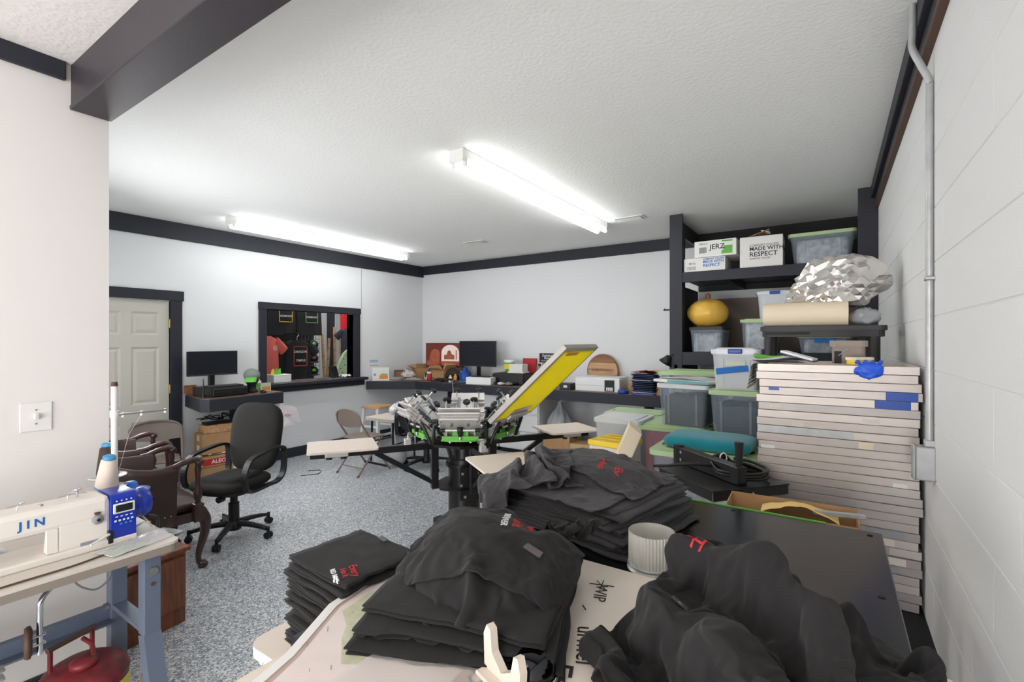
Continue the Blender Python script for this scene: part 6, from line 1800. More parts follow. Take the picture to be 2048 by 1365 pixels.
MB().grid(lambda u, v: (0.075 * math.sin(PI * v) * math.cos(2 * PI * u) * (1 + 0.25 * nz(u * 8, v * 6)), 0.10 * math.sin(PI * v) * math.sin(2 * PI * u) * (1 + 0.25 * nz(u * 8, v * 6, 4)), 0.05 - 0.05 * math.cos(PI * v) + 0.015 * nz(u * 7, v * 7, 1)), 26, 12, closed_u=True).build('film', M['bag'], t)

# ---- low black bench under the screen stack
t = thing('low_bench', 'low black bench along the block wall under the screens', 'bench')
MB().bx(-0.34, 0.322, 0.35, 3.30, 0.385, 0.418, 0.004).build('bench_top', M['black'], t)
for y in (0.45, 1.85, 3.2):
    MB().bx(-0.30, 0.30, y - 0.03, y + 0.03, 0.0, 0.385).build('trestle', M['black'], t)

# ---- stack of silk screens
random.seed(21)
NS = 28
TH = (1.475 - 0.420) / NS
ORD = ['', 'second ', 'third ', 'fourth ', 'fifth ', 'sixth ', 'seventh ', 'eighth ', 'ninth ', 'tenth ', 'eleventh ', 'twelfth ', 'thirteenth ', 'fourteenth ']
bars = {}
for k in range(4):
    w, dd, e = 0.62, 0.54, 0.032
    bars[('f', k)] = MB().bx(-w / 2, w / 2, -dd / 2, -dd / 2 + e, 0.0, TH - 0.0016, 0.0015).mesh('frame_rail', M['screen_alum'][k])
    bars[('b', k)] = MB().bx(-w / 2, w / 2, dd / 2 - e, dd / 2, 0.0, TH - 0.0016, 0.0015).mesh('frame_rail', M['screen_alum'][k])
    bars[('l', k)] = MB().bx(-w / 2, -w / 2 + e, -dd / 2 + e, dd / 2 - e, 0.0, TH - 0.0016, 0.0015).mesh('frame_rail', M['screen_alum'][k])
    bars[('r', k)] = MB().bx(w / 2 - e, w / 2, -dd / 2 + e, dd / 2 - e, 0.0, TH - 0.0016, 0.0015).mesh('frame_rail', M['screen_alum'][k])
mesh_me = [MB().bx(-0.29, 0.29, -0.25, 0.25, 0.0005, 0.0015).mesh('mesh', m) for m in (M['mesh_yellow'], M['paper'])]
def screen_label(i):
    up = NS - 1 - i
    if up == 0:
        return 'topmost aluminium screen frame of the tall stack by the block wall'
    if i == 0:
        return 'lowest aluminium screen frame of the tall stack by the block wall'
    if up < 14:
        return ORD[up] + 'aluminium screen frame from the top of the tall stack'
    return ORD[i] + 'aluminium screen frame from the bottom of the tall stack'
stack = []
for i in range(NS):
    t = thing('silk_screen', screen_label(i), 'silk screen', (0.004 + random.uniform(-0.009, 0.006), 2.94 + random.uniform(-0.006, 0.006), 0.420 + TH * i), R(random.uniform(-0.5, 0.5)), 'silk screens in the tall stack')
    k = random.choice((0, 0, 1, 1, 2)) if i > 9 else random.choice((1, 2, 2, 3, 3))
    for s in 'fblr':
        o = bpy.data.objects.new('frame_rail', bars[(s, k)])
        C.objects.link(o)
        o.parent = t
    o = bpy.data.objects.new('mesh', mesh_me[0 if i in (2, 20, 19, 13) else 1])
    C.objects.link(o)
    o.parent = t
    stack.append(t)


def front_tape(i, x0, x1, m, z0=0.1, z1=0.9):
    MB().bx(x0, x1, -0.2712, -0.27, TH * z0, TH * z1).build('tape', m, stack[i])


front_tape(NS - 4, 0.185, 0.295, M['blue'], 0.0, 0.98)
front_tape(NS - 5, 0.16, 0.285, M['blue'], 0.0, 0.95)
front_tape(NS - 4, -0.27, -0.225, M['blue'], 0.55, 1.0)
front_tape(NS - 6, -0.26, -0.20, M['laminate'], 0.3, 0.9)
front_tape(NS - 7, 0.11, 0.17, M['laminate'], 0.0, 0.7)
front_tape(NS - 8, -0.16, -0.11, M['laminate'])
front_tape(NS - 9, -0.31, 0.08, M['galv'], 0.05, 0.95)
front_tape(NS - 10, 0.10, 0.155, M['kraft_roll'])
front_tape(NS - 9, 0.08, 0.12, M['laminate'])
for i in (4, 5, 6, 7, 8):
    front_tape(i, 0.12 + 0.02 * (i % 2), 0.20 + 0.03 * (i % 3), M['laminate' if i % 2 else 'screen_alum'] if i % 2 else M['grey_print'], 0.08, 0.9)
front_tape(17, -0.30, -0.24, M['paper'], 0.0, 0.4)
front_tape(14, 0.22, 0.27, M['paper'], 0.0, 0.5)

# things on the screen stack
ZS = 1.475
t = thing('nitrile_glove', 'crumpled blue glove hanging over the edge of the screen stack', 'glove', (0.135, 2.70, ZS))
MB().grid(lambda u, v: (0.052 * math.sin(PI * v) ** 0.5 * math.cos(2 * PI * u) * (1 + 0.18 * nz(u * 7, v * 5, 2)), -0.045 + 0.014 * math.sin(PI * v) ** 0.5 * math.sin(2 * PI * u) + 0.006 * nz(u * 9, v * 9), 0.016 - 0.075 * v + 0.012 * nz(u * 6, v * 6, 7)), 26, 14, closed_u=True).build('palm', M['glove'], t)
for i in range(4):
    MB().tube(smooth_path([(-0.035 + 0.024 * i, -0.042, 0.010), (-0.04 + 0.028 * i, -0.02, 0.018), (-0.045 + 0.03 * i, 0.012, 0.009)], 3), [0.008] * 6 + [0.004], 8).build('finger', M['glove'], t)
t = thing('plastic_pail', 'translucent grey pail with a lid on the screen stack', 'pail', (0.065, 2.92, ZS))
MB().prism(rrect(0.135, 0.13, 0.02, 3), 0.0, 0.10).build('pail_body', M['laminate_edge'], t)
MB().prism(rrect(0.155, 0.15, 0.025, 3), 0.082, 0.112).build('rim', M['laminate_edge'], t)
MB().tube([(-0.04, -0.078, 0.04), (0.0, -0.09, 0.072)], 0.002, 5).build('wire_handle', M['steel'], t)
MB().bx(-0.058, -0.028, -0.068, -0.0655, 0.0, 0.06).build('label', M['black'], t)
t = thing('putty_tub', 'small yellow tub with a cream lid before the grey pail', 'tub', (0.105, 2.78, ZS))
MB().prism(rrect(0.10, 0.08, 0.015, 3), 0.0, 0.022).build('tub_body', M['yellow'], t)
MB().prism(rrect(0.108, 0.088, 0.015, 3), 0.022, 0.034).build('lid', M['kraft_roll'], t)
t = thing('open_book', 'navy covered book lying open on the screen stack', 'book', (-0.14, 2.80, ZS), R(-10))
MB().box((0.0, 0, 0.03), (0.15, 0.11, 0.006), rot=Matrix.Rotation(R(16), 3, 'Y')).build('cover', mat('navy_cover', rgb(34, 46, 96), 0.5), t)
MB().box((0.0, 0, 0.038), (0.145, 0.105, 0.010), rot=Matrix.Rotation(R(16), 3, 'Y')).build('pages', M['paper'], t)
t = thing('paper_sheaf', 'loose white sheets fanned at the corner of the screen stack', 'papers', (-0.24, 2.82, ZS), R(12))
for i in range(5):
    MB().grid(lambda u, v, i=i: (-0.09 + 0.2 * u - 0.01 * i, -0.12 + 0.2 * v, 0.004 + 0.003 * i + 0.03 * max(0.0, u - 0.4) * (1 if i > 2 else 0)), 8, 4).build('sheet', M['paper'], t)
t = thing('paper_pad', 'thick wad of paper drooping down the left end of the screens', 'papers', (-0.325, 2.83, 1.32))
for i in range(12):
    MB().grid(lambda u, v, i=i: (0.012 - 0.035 * math.sin(u * 1.5) - 0.0015 * i * (i % 2), -0.12 + 0.22 * v, 0.155 - 0.0095 * i - 0.03 * u * u), 5, 3).build('sheet', M['paper'], t)
t = thing('green_clamp', 'lime green plastic handle on the screen stack edge', 'handle', (-0.28, 2.95, ZS + 0.012), R(160))
MB().tube(smooth_path([(-0.07, 0, 0.012), (0.0, 0, 0.01), (0.06, 0, 0.014), (0.09, 0, 0.022)], 4), [0.010, 0.010, 0.009, 0.009, 0.009, 0.010, 0.011, 0.011, 0.012, 0.013, 0.013, 0.012, 0.008], 10).build('grip', M['green'], t)

# ---- bins on the floor
storage_bin('lower clear bin directly under the teal cushion bin', (-0.65, 3.16, 0.0), 0, 0.54, 0.42, 0.44, content='content_dark')
storage_bin('green-lidded clear bin carrying the teal cushion', (-0.65, 3.16, 0.462), R(1), 0.56, 0.42, 0.44, content='content_wrap', fill=0.8)
t = thing('teal_cushion', 'teal velour seat cushion lying on a green bin lid', 'cushion', (-0.63, 3.17, 0.930), R(-2))
puffy(MB(), rrect(0.50, 0.36, 0.07, 6), 0.07, 0.0, edge=0.035, dome=0.12).build('pad', M['teal'], t)
storage_bin('clear bin of dark garments at the foot of the blue handled bin', (-0.54, 3.70, 0.0), 0, 0.36, 0.44, 0.45, content='content_dark')
storage_bin('clear bin of dark garments in the middle of the blue handled stack', (-0.54, 3.70, 0.472), 0, 0.36, 0.44, 0.45, content='content_dark')
storage_bin('green-lidded clear bin right under the blue handled bin', (-0.54, 3.70, 0.945), R(1), 0.32, 0.44, 0.29, content='content_dark', fill=0.7)
b = storage_bin('milky bin with blue handles and a blue tape strip on top of its stack', (-0.545, 3.68, 1.262), R(2), 0.29, 0.38, 0.25, lid='lid_white', body='bin_milky', content='content_pale', fill=0.55, handles='blue')
MB().box((-0.02, -0.185, 0.13), (0.20, 0.004, 0.042), rot=Matrix.Rotation(R(8), 3, 'Y').inverted()).build('tape', M['tape_blue'], b)
MB().box((0.0, -0.187, 0.175), (0.12, 0.003, 0.03)).build('label', M['oil_card'], b)
storage_bin('green-lidded bin on the floor under the pink garments', (-0.98, 3.85, 0.0), 0, 0.50, 0.44, 0.45, content='content_dark')
storage_bin('green-lidded clear bin filled with pink garments', (-1.00, 3.85, 0.472), 0, 0.52, 0.44, 0.45, content='content_pink', fill=0.95)
storage_bin('tall clear bin of dark garments carrying the white board', (-0.92, 3.86, 0.945), R(-3), 0.36, 0.38, 0.30, lid='lid_white', content='content_dark', fill=0.75)
t = thing('foam_board', 'white foam board with a teal edge on top of a bin', 'board', (-0.91, 3.82, 1.272), R(-14))
MB().bx(-0.22, 0.22, -0.15, 0.15, 0.0, 0.02, 0.003).build('board', M['paper'], t)
MB().bx(-0.10, 0.225, -0.154, -0.15, 0.001, 0.019).build('edge_strip', mat('teal_edge', rgb(110, 180, 190), 0.5), t)
MB().grid(lambda u, v: (-0.20 + 0.38 * u, -0.13 + 0.26 * v, 0.023 + 0.012 * math.sin(PI * u) * (1 + 0.5 * nz(u * 4, v * 4))), 12, 8).build('film', M['lid_white'], t)
storage_bin('green-lidded bin standing behind the foam board', (-0.98, 4.42, 0.0), 0, 0.54, 0.42, 0.42, content='content_dark')
storage_bin('green-lidded bin second from the floor behind the foam board', (-0.98, 4.42, 0.442), 0, 0.54, 0.42, 0.42, content='content_dark')
storage_bin('topmost green-lidded bin behind the foam board under the shelf', (-0.98, 4.42, 0.884), 0, 0.54, 0.42, 0.42, content='content_wrap')
storage_bin('green-lidded bin on the floor in front of the counter', (-1.46, 4.30, 0.0), 0, 0.52, 0.42, 0.45, content='content_dark')
storage_bin('green-lidded bin stacked in front of the counter fascia', (-1.46, 4.30, 0.472), R(2), 0.52, 0.42, 0.45, content='content_wrap')
storage_bin('milky bin with a white lid beside the pink garments', (-1.42, 3.80, 0.50), R(1), 0.36, 0.38, 0.45, lid='lid_white', body='bin_milky', content=None)
storage_bin('milky bin on the floor under the white lid', (-1.42, 3.80, 0.0), R(1), 0.36, 0.38, 0.47, lid='lid_white', body='bin_milky', content='content_pale')
t = thing('tool_case', 'yellow lidded case behind the charcoal shirt heap', 'case', (-1.27, 3.22, 0.0), R(-8))
MB().bx(-0.13, 0.13, -0.13, 0.13, 0.0, 0.86, 0.006).build('body', M['laminate'], t)
lid = MB().bx(-0.14, 0.14, -0.14, 0.14, 0.86, 0.90, 0.01).build('lid', M['yellow'], t)
for y in (-0.07, 0.02, 0.09):
    MB().bx(-0.10, 0.10, y - 0.012, y + 0.012, 0.90, 0.908, 0.004).build('lid_rib', M['yellow'], lid)
t = thing('beige_panel', 'thick beige board leaning beside the yellow case', 'board', (-1.10, 2.98, 0.0), R(20))
MB().prism([(-0.42, 0.0), (-0.33, 0.0), (0.09, 1.01), (0.02, 1.06)], -0.10, 0.10, XZ_Y).build('panel_body', M['kraft_roll'], t)
MB().prism([(-0.335, 0.01), (-0.325, 0.01), (0.094, 1.005), (0.088, 1.01)], -0.098, 0.098, XZ_Y).build('panel_edge', M['laminate'], t)

# ---- flash dryer on its stand
t = thing('flash_dryer', 'black square flash dryer with a handle bar and coiled cord', 'flash dryer', (-0.455, 2.51, 0), R(49.5))
MB().bx(-0.205, 0.205, -0.205, 0.205, 0.885, 0.93, 0.003).build('heater_body', M['press_black'], t)
MB().bx(-0.208, 0.208, -0.208, 0.208, 0.928, 0.934, 0.001).build('heater_cover', M['black_metal'], t)
arm = MB().box((-0.02, 0.06, 0.975), (0.055, 0.46, 0.08), 0, 0.003).build('arm_tube', M['press_black'], t)
for z in (0.955, 0.995):
    MB().cyl((-0.048, 0.24, z), (-0.053, 0.24, z), 0.008, n=10).build('bolt', M['steel'], arm)
MB().cyl((-0.02, -0.15, 1.015), (-0.02, -0.15, 1.125), 0.015, 0.020, n=16).build('handle', M['black_plastic'], t)
for x, y in ((0.0, -0.209), (-0.209, 0.0)):
    MB().cyl((x, y, 0.908), (x + (0.006 if x else 0) * (-1), y - (0.006 if y else 0), 0.908), 0.007, n=8).build('bolt', M['steel'], t)
MB().cyl((-0.02, 0.30, 0.03), (-0.02, 0.30, 1.02), 0.028, n=14).build('stand_pole', M['press_black'], t)
MB().bx(-0.20, 0.18, 0.27, 0.33, 0.0, 0.05, 0.004).bx(-0.05, 0.01, 0.05, 0.42, 0.0, 0.05, 0.004).build('stand_foot', M['press_black'], t)
cord = []
for i in range(90):
    a = 2 * PI * i / 28
    cord.append((0.06 + 0.115 * math.cos(a) + 0.012 * math.sin(a * 0.37), -0.06 + 0.12 * math.sin(a), 0.948 + 0.012 * (i / 28) + 0.05 * max(0, math.sin(a)) * (0.8 if math.cos(a) < 0.4 else 0.2)))
cord = [(-0.26, 0.17, 0.955), (-0.20, 0.12, 0.965), (-0.10, 0.02, 0.99)] + cord
MB().tube(smooth_path(cord, 2), 0.0075, 8).build('power_cord', M['black_plastic'], t)
MB().tube([(0.06 + 0.02 * math.cos(a), 0.05, 1.0 + 0.025 * math.sin(a)) for a in [2 * PI * i / 12 for i in range(12)]], 0.004, 6, closed=True).build('cord_tie', M['paper'], t)

# ---- open carton behind the black table top
t = carton('open_carton', 'open cardboard carton with yellow tissue behind the black table top', (-0.14, 2.19, 0.419), R(2), 0.44, 0.15, 0.515, M['card'], False)
bpy.data.objects.remove(t.children[0])
for c in list(t.children):
    bpy.data.objects.remove(c)
mb = MB()
for b in ((-0.22, 0.22, -0.075, 0.075, 0, 0.004), (-0.22, -0.216, -0.075, 0.075, 0, 0.515), (0.216, 0.22, -0.075, 0.075, 0, 0.505), (-0.22, 0.22, -0.075, -0.071, 0, 0.495), (-0.22, 0.22, 0.071, 0.075, 0, 0.52)):
    mb.bx(*b)
mb.build('body', M['card'], t)
MB().grid(lambda u, v: (-0.10 + 0.26 * u, -0.06 + 0.12 * v, 0.49 + 0.045 * math.sin(PI * u) * (1 - 0.4 * v) + 0.008 * nz(u * 6, v * 4)), 16, 8).build('tissue', mat('yellow_tissue', rgb(240, 206, 130), 0.8), t)
tag(MB().box((0, 0, 0), (0.17, 0.022, 0.016), ch=0.002).build('metal_bar', M['galv']), 'short galvanised bar resting on the carton rim', 'bar', loc=(0.02, 2.19, 0.933), rz=R(14))
# ================================================================== foreground tables and shirts
from mathutils.bvhtree import BVHTree
M['table_black'] = mat('black_anodised_top', rgb(30, 30, 33), 0.22, 0.25, var=0.25, vscale=3.0, bump=0.03, bscale=12)
M['tee_black'] = mat('black_jersey', rgb(31, 30, 30), 0.92, bump=0.25, bscale=650, var=0.15, vscale=25, sheen=0.06)
M['tee_charcoal'] = mat('charcoal_heather', rgb(68, 66, 68), 0.95, bump=0.3, bscale=650, var=0.30, vscale=160, sheen=0.12)
M['board'] = mat('cream_whiteboard', rgb(228, 216, 202), 0.4, var=0.05, vscale=3)
M['marker'] = mat('marker_ink', rgb(30, 28, 28), 0.6)
M['plastic_table'] = mat('cream_plastic', rgb(226, 214, 200), 0.45)
M['tag'] = mat('neck_tag', rgb(90, 84, 84), 0.6)
M['print_red'] = mat('print_red', rgb(190, 44, 48), 0.75)
M['map_sea'] = mat('map_sea', rgb(232, 218, 212), 0.4, var=0.08, vscale=12)
M['map_land'] = mat('map_land', rgb(206, 208, 176), 0.4, var=0.2, vscale=40)
M['map_pink'] = mat('map_pink', rgb(206, 120, 130), 0.4)
M['map_violet'] = mat('map_violet', rgb(196, 160, 190), 0.4)
M['map_border'] = mat('map_border', rgb(190, 166, 156), 0.4)

ZL, ZW = 0.93, 0.95
# ---- black table top with lime trim on the bench and legs
t = thing('black_work_table', 'wide black metal table top with a lime green back edge', 'table')
MB().bx(-1.0, 0.14, 0.62, 2.06, 0.905, ZL, 0.003).build('table_top', M['table_black'], t)
MB().bx(-1.0, -0.02, 2.061, 2.069, 0.90, ZL + 0.004, 0.001).build('edge_trim', M['green'], t)
for x, y in ((-0.95, 0.66), (-0.95, 2.0)):
    MB().bx(x - 0.025, x + 0.025, y - 0.025, y + 0.025, 0.0, 0.905, 0.003).build('leg', M['black_metal'], t)
for y in (0.68, 1.95):
    MB().bx(0.02, 0.07, y - 0.025, y + 0.025, 0.42, 0.905, 0.003).build('leg', M['black_metal'], t)
for x, y in ((0.105, 2.02), (0.105, 1.55), (-0.32, 2.03)):
    MB().cyl((x, y, ZL), (x, y, ZL + 0.002), 0.008, n=10).build('screw', M['black'], t)

# ---- cream plastic folding table
t = thing('folding_table', 'cream plastic folding table corner under the neat black shirt stack', 'table', (-1.17, 1.10, 0))
MB().prism(rrect(0.46, 0.74, 0.05, 6), 0.690, 0.72).build('table_top', M['plastic_table'], t)
MB().prism(rrect(0.44, 0.72, 0.05, 6), 0.672, 0.690).build('table_skirt', M['plastic_table'], t)
for x in (-0.17, 0.10):
    for y in (-0.3, 0.3):
        MB().cyl((x, y, 0), (x, y, 0.672), 0.014, n=10).build('leg', M['grey'], t)

# ---- whiteboard with marker writing, map poster
t = thing('whiteboard', 'cream whiteboard with marker writing lying on the black table', 'whiteboard')
wb = [(-0.93, 0.30), (0.19, 0.30), (0.20, 1.20), (0.10, 1.255), (-0.05, 1.27), (-0.30, 1.285), (-0.60, 1.285), (-0.93, 1.27)]
MB().prism(wb, ZL + 0.002, ZW - 0.001).build('board', M['board'], t)


def mark(body, size, x, y, rz):
    text_mesh('marker_word', body, size, M['marker'], t, (x, y, ZW), (0, 0, rz), extrude=0.0002)


mark('WIP', 0.045, -0.488, 1.135, R(-72))
mark('urmel', 0.055, -0.432, 0.925, R(-66))
mark('Es', 0.085, -0.44, 0.81, R(-70))
mark('D', 0.05, -0.56, 0.72, R(-70))
for x0, y0, x1, y1 in ((-0.53, 1.165, -0.47, 1.185), (-0.505, 1.20, -0.495, 1.15), (-0.52, 1.19, -0.48, 1.155), (-0.535, 0.95, -0.51, 0.93), (-0.55, 0.90, -0.53, 0.885), (-0.60, 0.76, -0.57, 0.74), (-0.58, 0.79, -0.56, 0.775), (-0.50, 1.06, -0.485, 1.045)):
    MB().tube([(x0, y0, ZW), (x1, y1, ZW)], 0.0011, 4).build('marker_stroke', M['marker'], t)
t = thing('map_poster', 'laminated map poster under clear film at the whiteboard edge', 'map')
mp = [(-0.86, 0.36), (-0.60, 0.30), (-0.56, 0.62), (-0.62, 1.08), (-1.03, 1.08), (-1.035, 0.90), (-1.005, 0.72), (-0.92, 0.56)]
MB().prism(mp, ZW, ZW + 0.002).build('sheet', M['map_border'], t)
MB().prism([(-0.83, 0.40), (-0.62, 0.33), (-0.58, 0.62), (-0.64, 1.06), (-1.00, 1.06), (-1.005, 0.90), (-0.975, 0.73), (-0.89, 0.57)], ZW + 0.002, ZW + 0.0026).build('print_area', M['map_sea'], t)
MB().prism([(-0.955, 0.72), (-0.90, 0.69), (-0.87, 0.655), (-0.80, 0.60), (-0.77, 0.62), (-0.80, 0.70), (-0.83, 0.76), (-0.85, 0.82), (-0.92, 0.86), (-0.97, 0.82)], ZW + 0.0026, ZW + 0.003).build('land', M['map_land'], t)
MB().prism([(-0.82, 0.77), (-0.80, 0.72), (-0.775, 0.74), (-0.79, 0.80)], ZW + 0.0026, ZW + 0.003).build('land', M['map_pink'], t)
MB().prism([(-0.775, 0.74), (-0.74, 0.73), (-0.73, 0.78), (-0.78, 0.81)], ZW + 0.0026, ZW + 0.003).build('land', M['map_violet'], t)
random.seed(5)
for i in range(26):
    x, y = -0.93 + random.random() * 0.26, 0.50 + random.random() * 0.34
    MB().box((x, y, ZW + 0.0032), (random.uniform(0.006, 0.02), 0.0016, 0.0004), R(-40)).build('map_name', M['grey_print'], t)
MB().prism([(-1.035, 0.90), (-1.005, 0.72), (-0.92, 0.56), (-0.86, 0.36), (-0.835, 0.36), (-0.90, 0.565), (-0.985, 0.73), (-1.013, 0.90)], ZW + 0.002, ZW + 0.0045).build('film_edge', M['paper'], t)
MB().grid(lambda u, v: (-0.78 + 0.26 * u + 0.02 * v, 0.34 + 0.60 * v, ZW + 0.006 + 0.004 * math.sin(u * 6) + 0.004 * nz(u * 3, v * 4)), 14, 18).build('clear_film', mat_plastic('poster_film', rgb(236, 230, 226), 0.35, 0.1), t)

# ---- galvanised collar
t = thing('duct_collar', 'ribbed galvanised duct collar on the black table top', 'duct collar', (-0.435, 1.385, ZL + 0.001))
mb = MB()


def ribbed(u, v):
    a = 2 * PI * u
    r = 0.064 + (0.0022 * math.sin(a * 44) if v > 0.12 else 0.006 * (1 - v / 0.12))
    return (r * math.cos(a), r * math.sin(a), 0.105 * v)


mb.grid(ribbed, 264, 10, closed_u=True)
mb.grid(lambda u, v: (0.062 * math.cos(-2 * PI * u), 0.062 * math.sin(-2 * PI * u), 0.105 * v), 60, 4, closed_u=True)
mb.build('collar', mat('bright_galvanised', rgb(216, 214, 206), 0.4, 0.25, var=0.1, vscale=20), t)
MB().tube([(0.064 * math.cos(a), 0.064 * math.sin(a), 0.012) for a in [2 * PI * i / 40 for i in range(40)]], 0.005, 6, closed=True).build('bead', M['galv'], t)

# ---- white fork bracket with a polished ball
t = thing('fork_bracket', 'white two-pronged plastic bracket standing before a dark polished ball', 'bracket', (-0.505, 0.735, ZW + 0.001), R(-20))
MB().prism([(-0.055, 0.0), (0.055, 0.0), (0.058, 0.05), (0.05, 0.075), (0.038, 0.072), (0.03, 0.04), (0.0, 0.022), (-0.03, 0.045), (-0.036, 0.085), (-0.048, 0.09), (-0.058, 0.07)], -0.008, 0.008, Matrix(((1, 0, 0), (0, 0, -1), (0, 1, 0))), (0, 0, 0)).build('fork', M['plastic_table'], t)
MB().bx(-0.055, 0.055, -0.03, 0.03, 0.0, 0.008, 0.002).build('foot', M['plastic_table'], t)
t = thing('polished_ball', 'dark polished metal cup with a small latch on the whiteboard', 'bell', (-0.475, 0.785, ZW + 0.001))
MB().lathe([(0, 0.046), (0.02, 0.044), (0.036, 0.034), (0.044, 0.018), (0.046, 0.0), (0, 0)], 30).build('dome', mat('dark_chrome', rgb(60, 60, 64), 0.08, 1.0), t)
MB().tube([(0.047 * math.cos(a), 0.047 * math.sin(a), 0.004) for a in [2 * PI * i / 36 for i in range(36)]], 0.004, 8, closed=True).build('rim', M['chrome'], t)
MB().bx(-0.012, 0.012, 0.045, 0.075, 0.0, 0.012, 0.002).build('latch', M['chrome'], t)


# ------------------------------------------------------------------ folded shirts (zig-zag sheet)
def folded_shirt(label, group, m, L, W, tk, seed, place, layers=2, loops=0.0, nx=26):
    """sheet folded to and fro: bends lie at local y = +-W/2, extruded along x; place(x, y, z) -> world"""
    g = tk / layers
    path = []
    for k in range(layers):
        y0, y1 = (-W / 2, W / 2) if k % 2 == 0 else (W / 2, -W / 2)
        z = g * (k + 0.5)
        for i in range(13):
            path.append((y0 + (y1 - y0) * i / 12, z))
        if k < layers - 1:
            s = 1 if y1 > 0 else -1
            for i in range(1, 6):
                a = -PI / 2 + PI * i / 6
                path.append((y1 + s * g * 0.75 * math.cos(a), z + g / 2 + g / 2 * math.sin(a)))
    mb = MB()

    def fn(u, v):
        k = v * (len(path) - 1)
        i = min(int(k), len(path) - 2)
        f = k - i
        y = path[i][0] * (1 - f) + path[i + 1][0] * f
        z = path[i][1] * (1 - f) + path[i + 1][1] * f
        x = (u - 0.5) * L
        e = 0.012 * nz(u * 5, seed) + 0.008 * nz(x * 9, y * 9, seed * 1.7)
        x += 0.010 * nz(y * 7, seed * 2.3, z * 40)
        y += e * (1 if y > 0 else -1)
        z += 0.0025 * nz(x * 22, y * 22, seed) + 0.002 * nz(x * 50, y * 50, seed)
        return place(x, y, z)
    mb.grid(fn, nx, len(path))
    o = mb.build('folded_shirt', m)
    tag(o, label, 'shirt', group)
    so = o.modifiers.new('thickness', 'SOLIDIFY')
    so.thickness = min(0.0035, g * 0.45)
    return o


def conform_text(body, size, xy, rz, targets, m, parent, lift=0.0014, z_from=1.6, bold=0.0005, search=0.0):
    """print lettering that follows the cloth below it"""
    dg = bpy.context.evaluated_depsgraph_get()
    trees = [BVHTree.FromObject(o, dg) for o in targets]
    tm = text_mesh('lettering', body, size, m, None, bold=bold)
    me = tm.data
    bm = bmesh.new()
    bm.from_mesh(me)
    bmesh.ops.subdivide_edges(bm, edges=[e for e in bm.edges if e.calc_length() > size * 0.18], cuts=2)
    c, s = math.cos(rz), math.sin(rz)

    def top(x, y):
        best = -9.0
        for tr, o in zip(trees, targets):
            h = tr.ray_cast(o.matrix_world.inverted() @ Vector((x, y, z_from)), Vector((0, 0, -1)))
            if h[0] is not None:
                best = max(best, (o.matrix_world @ h[0]).z)
        return best
    if search:
        # shift to the flattest spot nearby so that the print is not smeared over a drop
        wx = max(abs(v.co.x) for v in bm.verts)
        wy = max(abs(v.co.y) for v in bm.verts)
        cand = []
        for i in range(-4, 5):
            for j in range(-4, 5):
                ox, oy = search * i / 4, search * j / 4
                zs = [top(xy[0] + ox + a * wx * c - b * wy * s, xy[1] + oy + a * wx * s + b * wy * c) for a in (-1, -0.5, 0, 0.5, 1) for b in (-1, 0, 1)]
                cand.append((max(zs) - min(zs) + 0.15 * math.hypot(ox, oy), ox, oy))
        _, ox, oy = min(cand)
        xy = (xy[0] + ox, xy[1] + oy)
    for v in bm.verts:
        x, y = v.co.x * c - v.co.y * s + xy[0], v.co.x * s + v.co.y * c + xy[1]
        best = None
        for tr, o in zip(trees, targets):
            h = tr.ray_cast(o.matrix_world.inverted() @ Vector((x, y, z_from)), Vector((0, 0, -1)))
            if h[0] is not None:
                z = (o.matrix_world @ h[0]).z
                best = z if best is None else max(best, z)
        v.co = Vector((x, y, (best if best is not None else 1.0) + lift + v.co.z))
    bm.to_mesh(me)
    bm.free()
    if parent is not None:
        tm.parent = parent
        tm.matrix_parent_inverse = parent.matrix_world.inverted()
    return tm


# neat black stack
random.seed(2)
nth = ['lowest', 'second', 'third', 'fourth', 'fifth', 'sixth', 'seventh', 'eighth', 'ninth', 'tenth', 'eleventh', 'twelfth', 'topmost']
NB, TK = 13, 0.0208
left_top = None
for i in range(NB):
    ox, oy, a = random.uniform(-0.010, 0.008), random.uniform(-0.006, 0.006), R(-5 + random.uniform(-3, 3))
    def place(x, y, z, ox=ox, oy=oy, a=a, i=i):
        X, Y = y, x
        lean = 0.0012 * (NB - i)
        zz = 0.7215 + i * TK + z + 0.004 * nz(X * 6, Y * 6, 3.0) * i / NB
        return (-1.13 + ox + X * math.cos(a) - Y * math.sin(a), 0.88 + oy + X * math.sin(a) + Y * math.cos(a), zz)
    lab = ('topmost black folded shirt with red print on the neat stack' if i == NB - 1 else
           ('lowest' if i == 0 else nth[i] + ' from the bottom') + ' black folded shirt in the neat stack')
    left_top = folded_shirt(lab, 'neat stack of black shirts', M['tee_black'], 0.235, 0.27, TK * 0.97, 3.1 * i + 1, place, 2)
conform_text('Every', 0.030, (-1.035, 0.818), R(-28), [left_top], M['print_red'], left_top)
conform_text('Has It', 0.022, (-1.046, 0.795), R(-28), [left_top], M['print_red'], left_top)
conform_text('RED RIVER', 0.017, (-1.055, 0.772), R(-28), [left_top], M['print_white'], left_top)
o = MB().box((0, 0, 0), (0.05, 0.014, 0.003), ch=0.001).build('neck_tag', M['tag'], left_top)
o.location = (-1.115, 0.985, 0.7215 + NB * TK + 0.004)
o.rotation_euler = (0.2, -0.1, R(-20))


# charcoal heap: folded layers following a lumpy profile, drooping over the table edge
def gray_h(x, y):
    """extra height of the heap above the table at world x, y"""
    e = max(0.0, -1.0 - x)
    return -1.6 * e * e - 0.35 * e


